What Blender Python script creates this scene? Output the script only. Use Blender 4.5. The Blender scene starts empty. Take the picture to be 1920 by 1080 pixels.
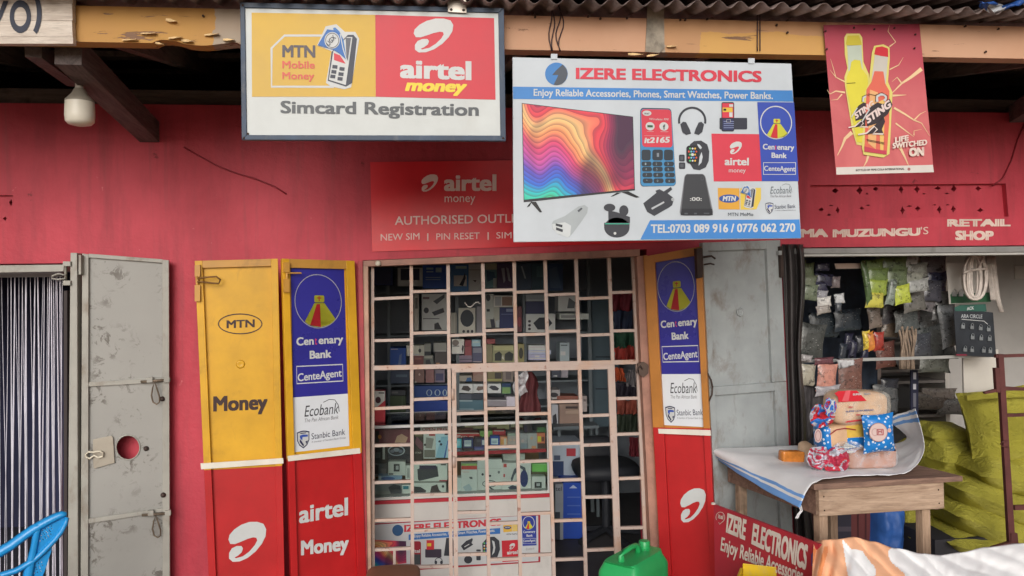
import bpy, bmesh, math, random
from mathutils import Vector, Matrix, noise
from mathutils.geometry import tessellate_polygon
rnd = random.Random(7)
sc = bpy.context.scene
COL = sc.collection
V = Vector

# ------------------------------------------------------------------ camera
FPX = 1450.0                                   # focal length in pixels of the 1920 wide frame
CAM = V((0.0, -3.7, 1.75))
YAW, PITCH, ROLL = math.radians(6.0), math.radians(0.5), math.radians(0.9)
FWD = V((math.sin(YAW)*math.cos(PITCH), math.cos(YAW)*math.cos(PITCH), math.sin(PITCH)))
_R0 = V((math.cos(YAW), -math.sin(YAW), 0))
_U0 = _R0.cross(FWD)
RGT = _R0*math.cos(ROLL) - _U0*math.sin(ROLL)
UPV = _U0*math.cos(ROLL) + _R0*math.sin(ROLL)
cd = bpy.data.cameras.new('camera')
cam = bpy.data.objects.new('camera', cd)
COL.objects.link(cam)
cam.matrix_world = Matrix(((RGT.x, UPV.x, -FWD.x, CAM.x), (RGT.y, UPV.y, -FWD.y, CAM.y), (RGT.z, UPV.z, -FWD.z, CAM.z), (0, 0, 0, 1)))
cd.sensor_width = 36.0
cd.lens = 36.0*FPX/1920.0
cd.clip_start, cd.clip_end = 0.05, 800
sc.camera = cam

# ------------------------------------------------------------------ world, sun, exposure
SUN_EL, SUN_AZ = math.radians(20), math.radians(192)      # azimuth clockwise from +y; about behind the camera
wd = bpy.data.worlds.new('World'); sc.world = wd; wd.use_nodes = True
wn = wd.node_tree
bg = wn.nodes['Background']
sky = wn.nodes.new('ShaderNodeTexSky'); sky.sky_type = 'NISHITA'; sky.sun_disc = False
sky.sun_elevation, sky.sun_rotation = SUN_EL, SUN_AZ
sky.dust_density, sky.air_density, sky.ozone_density = 4.0, 1.0, 0.6
hs = wn.nodes.new('ShaderNodeHueSaturation'); hs.inputs['Saturation'].default_value = 0.35   # thin overcast: a whiter sky
wn.links.new(sky.outputs['Color'], hs.inputs['Color'])
wn.links.new(hs.outputs['Color'], bg.inputs['Color'])
bg.inputs['Strength'].default_value = 0.135
sl = bpy.data.lights.new('sun', 'SUN'); sl.energy = 1.1; sl.angle = math.radians(35); sl.color = (0.95, 0.98, 1.0)
so = bpy.data.objects.new('sun', sl); COL.objects.link(so)
_sd = V((math.sin(SUN_AZ)*math.cos(SUN_EL), math.cos(SUN_AZ)*math.cos(SUN_EL), math.sin(SUN_EL)))
so.rotation_euler = _sd.to_track_quat('Z', 'Y').to_euler()
so.location = (0, -6, 8)
sc.view_settings.view_transform = 'Standard'
sc.view_settings.look = 'None'
sc.view_settings.gamma = 1.0
sc.view_settings.use_curve_mapping = False
sc.view_settings.exposure = -0.1
sc.cycles.max_bounces = 8
sc.cycles.transparent_max_bounces = 12
sc.cycles.caustics_reflective = False
sc.cycles.caustics_refractive = False

# ------------------------------------------------------------------ where a point of the picture lies on a real plane
def ray(px, py):
    return FWD + RGT*((px-960.0)/FPX) + UPV*((540.0-py)/FPX)
class Pl:
    def __init__(s, p, n):
        s.p, s.n = V(p), V(n).normalized()
    def at(s, px, py, off=0.0):
        d = ray(px, py)
        return CAM + d*(((s.p + s.n*off - CAM).dot(s.n))/d.dot(s.n))
def PY(y): return Pl((0, y, 0), (0, -1, 0))
def PZ(z): return Pl((0, 0, z), (0, 0, 1))
def PV(a, b):                                   # upright plane through two plan points
    n = V((b[1]-a[1], -(b[0]-a[0]), 0))
    if n.y > 0: n = -n
    return Pl((a[0], a[1], 0), n)
def at_y(px, py, y): return PY(y).at(px, py)
def at_z(px, py, z): return PZ(z).at(px, py)
def at_d(px, py, d): return CAM + ray(px, py)*d

# ------------------------------------------------------------------ materials
def lin(c):
    c = c/255.0
    return c/12.92 if c <= 0.04045 else ((c+0.055)/1.055)**2.4
def rgb(t): return (lin(t[0]), lin(t[1]), lin(t[2]), 1.0)
MATS = {}
def base_mat(name, c, rough=0.6, metal=0.0, spec=0.35):
    m = bpy.data.materials.new(name); m.use_nodes = True
    b = m.node_tree.nodes['Principled BSDF']
    b.inputs['Base Color'].default_value = rgb(c)
    b.inputs['Roughness'].default_value = rough
    b.inputs['Metallic'].default_value = metal
    b.inputs['Specular IOR Level'].default_value = spec
    return m, m.node_tree, b
def nd(t, typ, **kw):
    n = t.nodes.new(typ)
    for k, v in kw.items():
        if k in n.inputs: n.inputs[k].default_value = v
        else: setattr(n, k, v)
    return n
def mixc(t, fac, a, b, mode='MIX'):
    n = t.nodes.new('ShaderNodeMix'); n.data_type = 'RGBA'; n.blend_type = mode
    for k, x in ((0, fac), (6, a), (7, b)):
        if hasattr(x, 'is_linked') or hasattr(x, 'node'): t.links.new(x, n.inputs[k])
        else: n.inputs[k].default_value = x
    return n.outputs[2]
def ramp(t, src, stops, interp='LINEAR'):
    n = t.nodes.new('ShaderNodeValToRGB'); n.color_ramp.interpolation = interp
    e = n.color_ramp.elements
    while len(e) < len(stops): e.new(0.5)
    for q, (p, c) in zip(e, stops):
        q.position = p; q.color = c if len(c) == 4 else (*c, 1)
    t.links.new(src, n.inputs[0])
    return n.outputs[0]
def coords(t, kind='Object', scale=(1, 1, 1)):
    tc = t.nodes.new('ShaderNodeTexCoord'); mp = t.nodes.new('ShaderNodeMapping')
    mp.inputs['Scale'].default_value = scale
    t.links.new(tc.outputs[kind], mp.inputs[0])
    return mp.outputs[0]
def nz(t, vec, scale, detail=4, rough=0.55, dist=0.0):
    n = nd(t, 'ShaderNodeTexNoise', Scale=scale, Detail=detail, Roughness=rough, Distortion=dist)
    t.links.new(vec, n.inputs['Vector'])
    return n.outputs['Fac']
def bumpit(t, b, h, strength=0.3, dist=0.004):
    n = nd(t, 'ShaderNodeBump', Strength=strength, Distance=dist)
    t.links.new(h, n.inputs['Height']); t.links.new(n.outputs[0], b.inputs['Normal'])
def scaled(c, k): return tuple(min(255, x*k) for x in c)
def paint(c, rough=0.5, var=0.12, scale=3.0, bump=0.0, metal=0.0, grime=0.0, gc=(70, 60, 52), spec=0.35, bscale=60):
    """a plain surface colour with uneven tone, optional grime patches and fine relief"""
    key = ('p', c, rough, var, scale, bump, metal, grime, gc, spec, bscale)
    if key in MATS: return MATS[key]
    m, t, b = base_mat('paint_%d_%d_%d' % c, c, rough, metal, spec)
    v = coords(t)
    f = nz(t, v, scale, 6, 0.6)
    colr = mixc(t, ramp(t, f, [(0.3, (0, 0, 0)), (0.72, (1, 1, 1))]), rgb(scaled(c, 1-var)), rgb(scaled(c, 1+var*0.6)))
    if grime:
        g = nz(t, coords(t, scale=(1, 1, 0.55)), scale*2.3, 9, 0.68, 0.4)
        gm = ramp(t, g, [(0.60-grime*0.12, (0, 0, 0)), (0.74, (grime, grime, grime))])
        colr = mixc(t, gm, colr, rgb(gc))
    t.links.new(colr, b.inputs['Base Color'])
    rr = nd(t, 'ShaderNodeMapRange'); rr.inputs[3].default_value = max(0.05, rough-0.1); rr.inputs[4].default_value = min(1, rough+0.12)
    t.links.new(f, rr.inputs[0]); t.links.new(rr.outputs[0], b.inputs['Roughness'])
    if bump: bumpit(t, b, nz(t, v, bscale, 5, 0.6), bump, 0.003)
    MATS[key] = m
    return m
def ink(r, g, b, rough=0.45):                  # flat print
    return paint((round(r*.93), round(g*.93), round(b*.93)), rough, 0.07, 3.0, 0.12, bscale=9)
def wood(c, dark, scale=1.0, axis='x', rough=0.75, knots=True):
    key = ('w', c, dark, scale, axis, rough)
    if key in MATS: return MATS[key]
    m, t, b = base_mat('wood_%d_%d_%d' % c, c, rough)
    s = {'x': (1.2, 14, 14), 'y': (14, 1.2, 14), 'z': (14, 14, 1.2)}[axis]
    v = coords(t, scale=tuple(q*scale for q in s))
    g = nz(t, v, 3.0, 8, 0.65, 0.9)
    g2 = nz(t, coords(t, scale=tuple(q*scale*3 for q in s)), 4.0, 6, 0.7)
    k = nz(t, coords(t), 7*scale, 3, 0.5)
    colr = mixc(t, ramp(t, g, [(0.35, (0, 0, 0)), (0.65, (1, 1, 1))]), rgb(dark), rgb(c))
    colr = mixc(t, ramp(t, g2, [(0.5, (0, 0, 0)), (0.75, (0.55, 0.55, 0.55))]), colr, rgb(scaled(dark, 0.6)))
    colr = mixc(t, ramp(t, k, [(0.62, (0, 0, 0)), (0.72, (0.6, 0.6, 0.6))]), colr, rgb(scaled(dark, 0.5)))
    t.links.new(colr, b.inputs['Base Color'])
    bumpit(t, b, g2, 0.5, 0.002)
    MATS[key] = m
    return m
def glass_mat(tint=(235, 242, 240), refl=0.10):
    key = ('g', tint, refl)
    if key in MATS: return MATS[key]
    m = bpy.data.materials.new('clear_glass'); m.use_nodes = True; t = m.node_tree
    t.nodes.remove(t.nodes['Principled BSDF'])
    tr = nd(t, 'ShaderNodeBsdfTransparent', Color=rgb(tint)); gl = nd(t, 'ShaderNodeBsdfGlossy', Roughness=0.04)
    fr = nd(t, 'ShaderNodeFresnel', IOR=1.45); mx = t.nodes.new('ShaderNodeMixShader')
    t.links.new(fr.outputs[0], mx.inputs[0]); t.links.new(tr.outputs[0], mx.inputs[1]); t.links.new(gl.outputs[0], mx.inputs[2])
    t.links.new(mx.outputs[0], t.nodes['Material Output'].inputs['Surface'])
    MATS[key] = m
    return m
def film(c=(235, 235, 240), alpha=0.35):        # clear plastic wrapping
    key = ('f', c, alpha)
    if key in MATS: return MATS[key]
    m, t, b = base_mat('clear_plastic_film', c, 0.15, 0, 0.6)
    b.inputs['Alpha'].default_value = alpha
    f = nz(t, coords(t), 26, 4, 0.55, 0.6)
    r = nd(t, 'ShaderNodeMapRange'); r.inputs[1].default_value = 0.35; r.inputs[2].default_value = 0.7
    r.inputs[3].default_value = alpha*0.35; r.inputs[4].default_value = min(1, alpha*1.7)
    t.links.new(f, r.inputs[0]); t.links.new(r.outputs[0], b.inputs['Alpha'])
    bumpit(t, b, f, 0.6, 0.006)
    MATS[key] = m
    return m

# ------------------------------------------------------------------ mesh builder
WL = {}                                        # world position of every object's origin
class MB:
    def __init__(s):
        s.v, s.f, s.m, s.mats = [], [], [], []
    def mi(s, mat):
        if mat not in s.mats: s.mats.append(mat)
        return s.mats.index(mat)
    def add(s, vs, fs, mat):
        o = len(s.v); k = s.mi(mat)
        s.v += [V(x) for x in vs]
        for f in fs:
            s.f.append([i+o for i in f]); s.m.append(k)
        return s
    def cap(s, pts2):
        n = len(pts2)
        if n == 4 or n == 3: return [list(range(n))]
        return [list(t) for t in tessellate_polygon([[V((p[0], p[1], 0)) for p in pts2]])]
    def sheet(s, pl, pts, mat, off=0.0):
        return s.add([pl.at(x, y, off) for x, y in pts], s.cap(pts), mat)
    def prism(s, pl, pts, th, mat, off=0.0):
        n = len(pts)
        a = [pl.at(x, y, off) for x, y in pts]
        b = [p - pl.n*th for p in a]
        c = s.cap(pts)
        fs = [t[:] for t in c] + [[i+n for i in reversed(t)] for t in c] + [[i, (i+1) % n, (i+1) % n+n, i+n] for i in range(n)]
        return s.add(a+b, fs, mat)
    def extr(s, pts3, d, mat):                  # prism from 3D outline and a shift
        n = len(pts3); d = V(d)
        nn = V((0, 0, 0))
        for i in range(n): nn += V(pts3[i]).cross(V(pts3[(i+1) % n]))
        ax = max(range(3), key=lambda k: abs(nn[k]))
        p2 = [tuple(p[k] for k in range(3) if k != ax) for p in pts3]
        c = s.cap(p2)
        fs = [t[:] for t in c] + [[i+n for i in reversed(t)] for t in c] + [[i, (i+1) % n, (i+1) % n+n, i+n] for i in range(n)]
        return s.add([V(p) for p in pts3]+[V(p)+d for p in pts3], fs, mat)
    def box(s, lo, hi, mat):
        x0, y0, z0 = lo; x1, y1, z1 = hi
        return s.add([(x0, y0, z0), (x1, y0, z0), (x1, y1, z0), (x0, y1, z0), (x0, y0, z1), (x1, y0, z1), (x1, y1, z1), (x0, y1, z1)],
                     [[0, 3, 2, 1], [4, 5, 6, 7], [0, 1, 5, 4], [1, 2, 6, 5], [2, 3, 7, 6], [3, 0, 4, 7]], mat)
    def bar(s, a, b, w, h, mat, up=(0, 0, 1)):
        a, b, up = V(a), V(b), V(up)
        d = (b-a).normalized()
        if abs(d.dot(up)) > 0.95: up = V((0, 1, 0))
        sx = d.cross(up).normalized(); sy = sx.cross(d).normalized()
        vs = []
        for p in (a, b):
            for i, j in ((-1, -1), (1, -1), (1, 1), (-1, 1)): vs.append(p+sx*(i*w/2)+sy*(j*h/2))
        return s.add(vs, [[0, 1, 2, 3], [7, 6, 5, 4], [0, 4, 5, 1], [1, 5, 6, 2], [2, 6, 7, 3], [3, 7, 4, 0]], mat)
    def tube(s, pts, r, mat, seg=6, closed=False):
        pts = [V(p) for p in pts]; n = len(pts)
        rs = r if isinstance(r, (list, tuple)) else [r]*n
        vs = []; ref = V((0.3, 0.5, 0.81))
        for i, p in enumerate(pts):
            d = (pts[(i+1) % n]-pts[i-1]) if closed else (pts[min(i+1, n-1)]-pts[max(i-1, 0)])
            d.normalize()
            a = d.cross(ref).normalized(); b = d.cross(a)
            for k in range(seg):
                q = 2*math.pi*k/seg
                vs.append(p+a*(math.cos(q)*rs[i])+b*(math.sin(q)*rs[i]))
        fs = []
        for i in range(n if closed else n-1):
            j = (i+1) % n
            for k in range(seg):
                l = (k+1) % seg
                fs.append([i*seg+k, i*seg+l, j*seg+l, j*seg+k])
        if not closed: fs += [list(range(seg))[::-1], [(n-1)*seg+k for k in range(seg)]]
        return s.add(vs, fs, mat)
    def lathe(s, c, prof, mat, axis=(0, 0, 1), seg=20):
        c, ax = V(c), V(axis).normalized()
        a = ax.orthogonal().normalized(); b = ax.cross(a)
        vs = []; n = len(prof)
        for h, r in prof:
            for k in range(seg):
                q = 2*math.pi*k/seg
                vs.append(c+ax*h+a*(math.cos(q)*r)+b*(math.sin(q)*r))
        fs = [[i*seg+k, i*seg+(k+1) % seg, (i+1)*seg+(k+1) % seg, (i+1)*seg+k] for i in range(n-1) for k in range(seg)]
        fs += [list(range(seg))[::-1], [(n-1)*seg+k for k in range(seg)]]
        return s.add(vs, fs, mat)
    def grid(s, fn, nu, nv, mat, matfn=None):
        vs = [fn(i/nu, j/nv) for j in range(nv+1) for i in range(nu+1)]
        if matfn is None:
            return s.add(vs, [[j*(nu+1)+i, j*(nu+1)+i+1, (j+1)*(nu+1)+i+1, (j+1)*(nu+1)+i] for j in range(nv) for i in range(nu)], mat)
        o = len(s.v); s.v += [V(x) for x in vs]
        for j in range(nv):
            for i in range(nu):
                s.f.append([o+q for q in (j*(nu+1)+i, j*(nu+1)+i+1, (j+1)*(nu+1)+i+1, (j+1)*(nu+1)+i)])
                s.m.append(s.mi(matfn((i+0.5)/nu, (j+0.5)/nv)))
        return s
    def build(s, name, parent=None, smooth=False, bevel=0.0, solid=0.0, subsurf=0, sharp=None, normals=True):
        me = bpy.data.meshes.new(name)
        if parent is None:
            lo = [min(p[k] for p in s.v) for k in range(3)]; hi = [max(p[k] for p in s.v) for k in range(3)]
            o0 = V(((lo[0]+hi[0])/2, (lo[1]+hi[1])/2, lo[2]))
        else: o0 = WL[parent]
        me.from_pydata([tuple(p-o0) for p in s.v], [], s.f)
        for m in s.mats: me.materials.append(m)
        me.polygons.foreach_set('material_index', s.m)
        if normals:
            bm = bmesh.new(); bm.from_mesh(me); bmesh.ops.recalc_face_normals(bm, faces=bm.faces); bm.to_mesh(me); bm.free()
        if smooth:
            me.polygons.foreach_set('use_smooth', [True]*len(me.polygons))
            if sharp: me.set_sharp_from_angle(angle=math.radians(sharp))
        me.update()
        o = bpy.data.objects.new(name, me); COL.objects.link(o)
        if parent is None: o.location = o0
        else: o.parent = parent
        WL[o] = o0
        if solid:
            md = o.modifiers.new('s', 'SOLIDIFY'); md.thickness = solid; md.offset = 0
        if bevel:
            md = o.modifiers.new('b', 'BEVEL'); md.width = bevel; md.segments = 2; md.limit_method = 'ANGLE'
        if subsurf:
            md = o.modifiers.new('u', 'SUBSURF'); md.levels = md.render_levels = subsurf
        return o
def thing(name, label, cat, loc, group=None):
    o = bpy.data.objects.new(name, None); COL.objects.link(o)
    o.empty_display_size = 0.05
    o.location = loc; WL[o] = V(loc)
    return tag(o, label, cat, group)
def tag(o, label, cat, group=None):
    o['label'] = label; o['category'] = cat
    if group: o['group'] = group
    return o
def struct(o): o['kind'] = 'structure'; return o

# ------------------------------------------------------------------ flat print: lettering, logos, pictures
GLY = {}
def glyph(s, shear=0.0):
    key = (s, shear)
    if key not in GLY:
        c = bpy.data.curves.new('t', 'FONT'); c.body = s; c.resolution_u = 3
        o = bpy.data.objects.new('t', c)
        me = bpy.data.meshes.new_from_object(o)
        vs = [(v.co.x+shear*v.co.y, v.co.y/0.682) for v in me.vertices]
        fs = [list(p.vertices) for p in me.polygons]
        bpy.data.objects.remove(o); bpy.data.curves.remove(c); bpy.data.meshes.remove(me)
        x0 = min(v[0] for v in vs); x1 = max(v[0] for v in vs)
        GLY[key] = ([((x-x0)/(x1-x0), y) for x, y in vs], fs, x1-x0)
    return GLY[key]
LAY = 0.0007
class Art:
    def __init__(s, pl, fn=None, off=0.001, mb=None, tx=None):
        s.pl, s.off, s.mb = pl, off, mb or MB()
        s.tx = tx if (tx is not None or mb) else []
        s.fn = fn or (lambda x, y: (x, y))
    @staticmethod
    def zoom(pl, ox, oy, k, off=0.001, mb=None):
        return Art(pl, lambda x, y: (ox+x/k, oy+y/k), off, mb)
    def sub(s, tl, tr, br, bl, up=0):
        def g(u, v):
            a = (tl[0]+(tr[0]-tl[0])*u, tl[1]+(tr[1]-tl[1])*u); b = (bl[0]+(br[0]-bl[0])*u, bl[1]+(br[1]-bl[1])*u)
            return s.fn(a[0]+(b[0]-a[0])*v, a[1]+(b[1]-a[1])*v)
        return Art(s.pl, g, s.off+up*LAY, s.mb, s.tx)
    def box(s, x0, y0, x1, y1, up=0): return s.sub((x0, y0), (x1, y0), (x1, y1), (x0, y1), up)
    def P(s, x, y, lay): return s.pl.at(*s.fn(x, y), s.off+lay*LAY)
    def poly(s, pts, mat, lay=0):
        s.mb.add([s.P(x, y, lay) for x, y in pts], s.mb.cap(pts), mat); return s
    def rect(s, x0, y0, x1, y1, mat, lay=0): return s.poly([(x0, y0), (x1, y0), (x1, y1), (x0, y1)], mat, lay)
    def ell(s, cx, cy, rx, ry, mat, lay=0, n=28, a0=0, a1=360):
        p = [(cx+rx*math.cos(math.radians(a0+(a1-a0)*i/n)), cy+ry*math.sin(math.radians(a0+(a1-a0)*i/n))) for i in range(n if a1-a0 == 360 else n+1)]
        return s.poly(p, mat, lay)
    def ring(s, cx, cy, rx, ry, w, mat, lay=0, n=36, a0=0, a1=360, wy=None):
        wy = wy or w
        vs = []
        for i in range(n+1):
            q = math.radians(a0+(a1-a0)*i/n)
            vs += [s.P(cx+rx*math.cos(q), cy+ry*math.sin(q), lay), s.P(cx+(rx-w)*math.cos(q), cy+(ry-wy)*math.sin(q), lay)]
        s.mb.add(vs, [[2*i, 2*i+2, 2*i+3, 2*i+1] for i in range(n)], mat); return s
    def rr(s, x0, y0, x1, y1, r, mat, lay=0, ry=None):
        ry = ry or r; p = []
        for cx, cy, a in ((x1-r, y0+ry, -90), (x1-r, y1-ry, 0), (x0+r, y1-ry, 90), (x0+r, y0+ry, 180)):
            for i in range(5):
                q = math.radians(a+22.5*i); p.append((cx+r*math.cos(q), cy+ry*math.sin(q)))
        return s.poly(p, mat, lay)
    def line(s, pts, w, mat, lay=0, closed=False, taper=False):
        n = len(pts); vs = []
        for i, p in enumerate(pts):
            a = pts[i-1] if (closed or i > 0) else p
            b = pts[(i+1) % n] if (closed or i < n-1) else p
            dx, dy = b[0]-a[0], b[1]-a[1]; l = math.hypot(dx, dy) or 1
            ww = w*(1-0.85*i/(n-1)) if taper else w
            ox, oy = -dy/l*ww/2, dx/l*ww/2
            vs += [s.P(p[0]+ox, p[1]+oy, lay), s.P(p[0]-ox, p[1]-oy, lay)]
        m = n if closed else n-1
        s.mb.add(vs, [[2*i, 2*((i+1) % n), 2*((i+1) % n)+1, 2*i+1] for i in range(m)], mat); return s
    def frame(s, x0, y0, x1, y1, w, mat, lay=0):
        s.rect(x0, y0, x1, y0+w, mat, lay); s.rect(x0, y1-w, x1, y1, mat, lay)
        s.rect(x0, y0+w, x0+w, y1-w, mat, lay); return s.rect(x1-w, y0+w, x1, y1-w, mat, lay)
    def text(s, t, x0, y0, x1, y1, h, mat, lay=1, bold=0.012, shear=0.0, h1=None, up=None, ups=1.0):
        g, fs, wid = glyph(t, shear)
        mb = s.mb
        if s.tx is not None:
            mb = MB(); s.tx.append(mb)
        bold = max(0.0, bold)
        for k, (du, dv) in enumerate(((-1, -1), (1, -1), (-1, 1), (1, 1)) if bold > 0.004 else ((0, 0),)):   # strokes thickened by shifted copies
            vs = []; du *= bold/wid; dv *= bold
            for u, v in g:
                hh = h+((h1 if h1 is not None else h)-h)*u
                uu = (u+du)/(1+2*bold/wid)+bold/wid/(1+2*bold/wid); vv = (v+dv)/(1+2*bold)+bold
                if up: x, y = x0+(x1-x0)*uu+up[0]*vv*(1+(ups-1)*uu), y0+(y1-y0)*uu+up[1]*vv*(1+(ups-1)*uu)
                else: x, y = x0+(x1-x0)*uu, y0+(y1-y0)*uu-hh*vv
                vs.append(s.P(x, y, lay+k*0.06))
            mb.add(vs, fs, mat)
        return s
    def build(s, name, parent=None):
        o = s.mb.build(name, parent, normals=False) if s.mb.v else None
        for t in s.tx or (): t.build('lettering', o or parent, normals=False)
        s.mb = MB(); s.tx = []
        return o

WHITE = ink(208, 210, 210); BLACK = ink(28, 28, 32)
SWOOSH = [(298, 850), (305, 820), (335, 785), (380, 755), (430, 738), (480, 737), (520, 750), (537, 785), (532, 830), (510, 875), (470, 925), (420, 965), (370, 988), (325, 990), (302, 970), (302, 935), (320, 905), (350, 890), (380, 890), (390, 905), (382, 930), (360, 950), (338, 962), (345, 968), (390, 955), (430, 925), (465, 885), (480, 855), (475, 838), (455, 835), (420, 845), (380, 862), (340, 878), (310, 877)]
SWOOSH = [((x-298)/239.0, (y-737)/253.0) for x, y in SWOOSH]
def swoosh(a, mat, lay=1): a.poly(SWOOSH, mat, lay)
def bank_emblem(a, lay=1, line_w=0.02, by=0.5, wm=None):
    """a: unit square around the ring"""
    wm = wm or WHITE
    a.ring(0.5, 0.5, 0.5, 0.5, line_w*1.6, wm, lay)
    yl, rd = ink(206, 204, 60), ink(205, 45, 55)
    a.poly([(0.42, 0.53), (0.63, 0.53), (0.86, 0.83), (0.74, 0.93), (0.55, 0.975), (0.40, 0.965), (0.28, 0.925), (0.21, 0.87)], yl, lay)
    a.poly([(0.47, 0.55), (0.54, 0.55), (0.545, 0.972), (0.32, 0.94)], rd, lay+1)
    a.rr(0.42, 0.39, 0.63, 0.52, 0.03, yl, lay)
    a.rect(0.42, 0.525, 0.63, 0.535, BLACK, lay+1)
    a.rect(0.512, 0.405, 0.532, 0.50, rd, lay+1); a.rect(0.48, 0.43, 0.565, 0.448, rd, lay+2)
def bank_shield(a, lay=1):
    nv, bl = ink(34, 38, 78), ink(52, 84, 176)
    def sh(k): return [(0.5+(x-0.5)*k, 0.48+(y-0.48)*k) for x, y in ((0.02, 0.08), (0.3, 0.02), (0.5, 0.0), (0.7, 0.02), (0.98, 0.08), (0.96, 0.55), (0.8, 0.82), (0.5, 1.0), (0.2, 0.82), (0.04, 0.55))]
    a.poly(sh(1.0), nv, lay); a.poly(sh(0.86), WHITE, lay+1)
    a.poly([(0.25, 0.26), (0.5, 0.22), (0.85, 0.25), (0.85, 0.36), (0.45, 0.36), (0.42, 0.55), (0.25, 0.40)], bl, lay+2)
    a.poly([(0.25, 0.44), (0.55, 0.80), (0.5, 0.9), (0.22, 0.62)], nv, lay+2)
    a.poly([(0.66, 0.62), (0.85, 0.58), (0.72, 0.78)], nv, lay+2)
    a.rect(0.28, 0.12, 0.72, 0.17, nv, lay+2)
def bank_names(a, lay=1, tm=None):
    """a: unit square over the white bank panel"""
    gy = tm or ink(62, 62, 68)
    a.text('Ecobank', 0.20, 0.37, 0.83, 0.36, 0.20, gy, lay, 0.0, 0.25)
    a.line([(0.55, 0.13), (0.66, 0.085), (0.76, 0.10), (0.82, 0.2), (0.835, 0.33)], 0.012, gy, lay)
    a.text('The Pan African Bank', 0.20, 0.475, 0.82, 0.465, 0.07, ink(130, 130, 136), lay, 0.0, 0.2)
    bank_shield(a.box(0.05, 0.62, 0.29, 0.95), lay)
    a.text('Stanbic Bank', 0.32, 0.80, 0.93, 0.775, 0.11, ink(40, 44, 70), lay, 0.0)
    a.text('A member of Standard Bank Group', 0.32, 0.865, 0.94, 0.85, 0.035, ink(130, 130, 140), lay, 0.0)
def rounded_pack(mb, c, d, mat, rz=0.0, n=10, e=0.35, rx=0.0, wr=0.0, seed=0.0, mf=None, ry=0.0):
    """a soft block (super-ellipsoid) of half sizes d with a little crumple"""
    rot = Matrix.Rotation(rz, 3, 'Z') @ Matrix.Rotation(ry, 3, 'Y') @ Matrix.Rotation(rx, 3, 'X')
    def sp(x, p): return math.copysign(abs(x)**p, x)
    vs = []; nu, nv = n*2, n
    for j in range(nv+1):
        ph = -math.pi/2+math.pi*j/nv
        for i in range(nu):
            th = 2*math.pi*i/nu
            p = V((d[0]*sp(math.cos(ph), e)*sp(math.cos(th), e), d[1]*sp(math.cos(ph), e)*sp(math.sin(th), e), d[2]*sp(math.sin(ph), e)))
            if wr:
                q = noise.noise(p*22+V((seed, seed*2, 0)))+0.5*noise.noise(p*50+V((0, seed, 3)))
                p = p*(1+wr*q)
            vs.append(V(c)+rot @ p)
    fs = [[j*nu+i, j*nu+(i+1) % nu, (j+1)*nu+(i+1) % nu, (j+1)*nu+i] for j in range(nv) for i in range(nu)]
    if mf is None: mb.add(vs, fs, mat); return mb
    o = len(mb.v); mb.v += vs; ri = rot.transposed()
    for f in fs:
        q = sum((vs[i] for i in f), V())/4-V(c); q = ri @ q
        mb.f.append([i+o for i in f]); mb.m.append(mb.mi(mf(q.x/d[0], q.y/d[1], q.z/d[2])))
    return mb
def sack(mb, c, d, rot, mat, n=28, wr=0.02, seed=0.0, ear=0.06):
    """a filled woven sack: pillow with pinched edges, short ears and creases"""
    vs = []; fs = []
    for s_ in (1, -1):
        for j in range(n+1):
            for i in range(n+1):
                u, v = -1+2*i/n, -1+2*j/n
                e = (abs(u)*abs(v))**4
                ue = min(1.0, abs(u)/0.94); t = max(0.0, (1-ue**3.2))**0.55*max(0.0, (1-abs(v)**3.2))**0.55
                k = 1-0.10*(u*u*(1-v*v)*0.9+v*v*(1-u*u)*0.5)+ear*e
                q = noise.noise(V((u*2.2+seed, v*2.2, seed)))*0.16+noise.noise(V((u*4.5+seed, v*4, 7+seed)))*0.08+noise.noise(V((u*9+seed, v*5, 2+seed)))*0.07*(.3+abs(u)**3)+noise.noise(V((u*5, v*14+seed, 5)))*0.07*abs(v)**2-abs(noise.noise(V((u*2.5+seed, v*9, 3))))*0.22*u*u-abs(noise.noise(V((u*6, v*3+seed, 9))))*0.10*v*v
                p = V((d[0]*u*k, d[1]*v*k, s_*d[2]*t*(1+q)+d[2]*wr*noise.noise(V((u*20, v*20, seed)))*t))
                vs.append(V(c)+rot @ p)
        o = 0 if s_ == 1 else (n+1)**2
        fs += [[o+j*(n+1)+i, o+j*(n+1)+i+1, o+(j+1)*(n+1)+i+1, o+(j+1)*(n+1)+i] for j in range(n) for i in range(n)]
    mb.add(vs, fs, mat); return mb
def rotm(rx=0, ry=0, rz=0):
    r = math.radians
    return Matrix.Rotation(r(rz), 3, 'Z') @ Matrix.Rotation(r(ry), 3, 'Y') @ Matrix.Rotation(r(rx), 3, 'X')
def box_item(name, label, cat, y, r, dep, c, art=(), group=None, rough=0.45, tilt=0, pl=None, mat=None):
    """a packaged product whose front face fills the rectangle r, standing at depth y; art is print on its face"""
    p = pl or PY(y); m = MB()
    kk = 1.35 if y > 1 else 1.12
    c = tuple(round(q) for q in scaled(c, kk)); art = [tuple(tuple(round(min(240, q*kk)) for q in e) if (isinstance(e, tuple) and len(e) == 3 and max(e) > 1.5) else e for e in it) for it in art]
    x0, y0, x1, y1 = r
    q = [(x0, y0), (x1, y0+tilt), (x1, y1+tilt), (x0, y1)]
    m.prism(p, q, dep, mat or paint(c, rough, 0.05, 6))
    a = Art(p, None, 0.001, m).sub(*q)
    for k, it in enumerate(art):
        if it[0] == 'r': a.rect(*it[1:5], ink(*it[5]), k)
        elif it[0] == 'e': a.ell(*it[1:5], ink(*it[5]), k, 16)
        elif it[0] == 'p': a.poly(it[1], ink(*it[2]), k)
        elif it[0] == 't': a.text(it[1], it[2], it[3], it[4], it[3], it[5], ink(*it[6]), k+1, it[7] if len(it) > 7 else 0.01)
        elif it[0] == 'o': a.ring(*it[1:6], ink(*it[6]), k, 18)
    return tag(m.build(name), label, cat, group)

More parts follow.
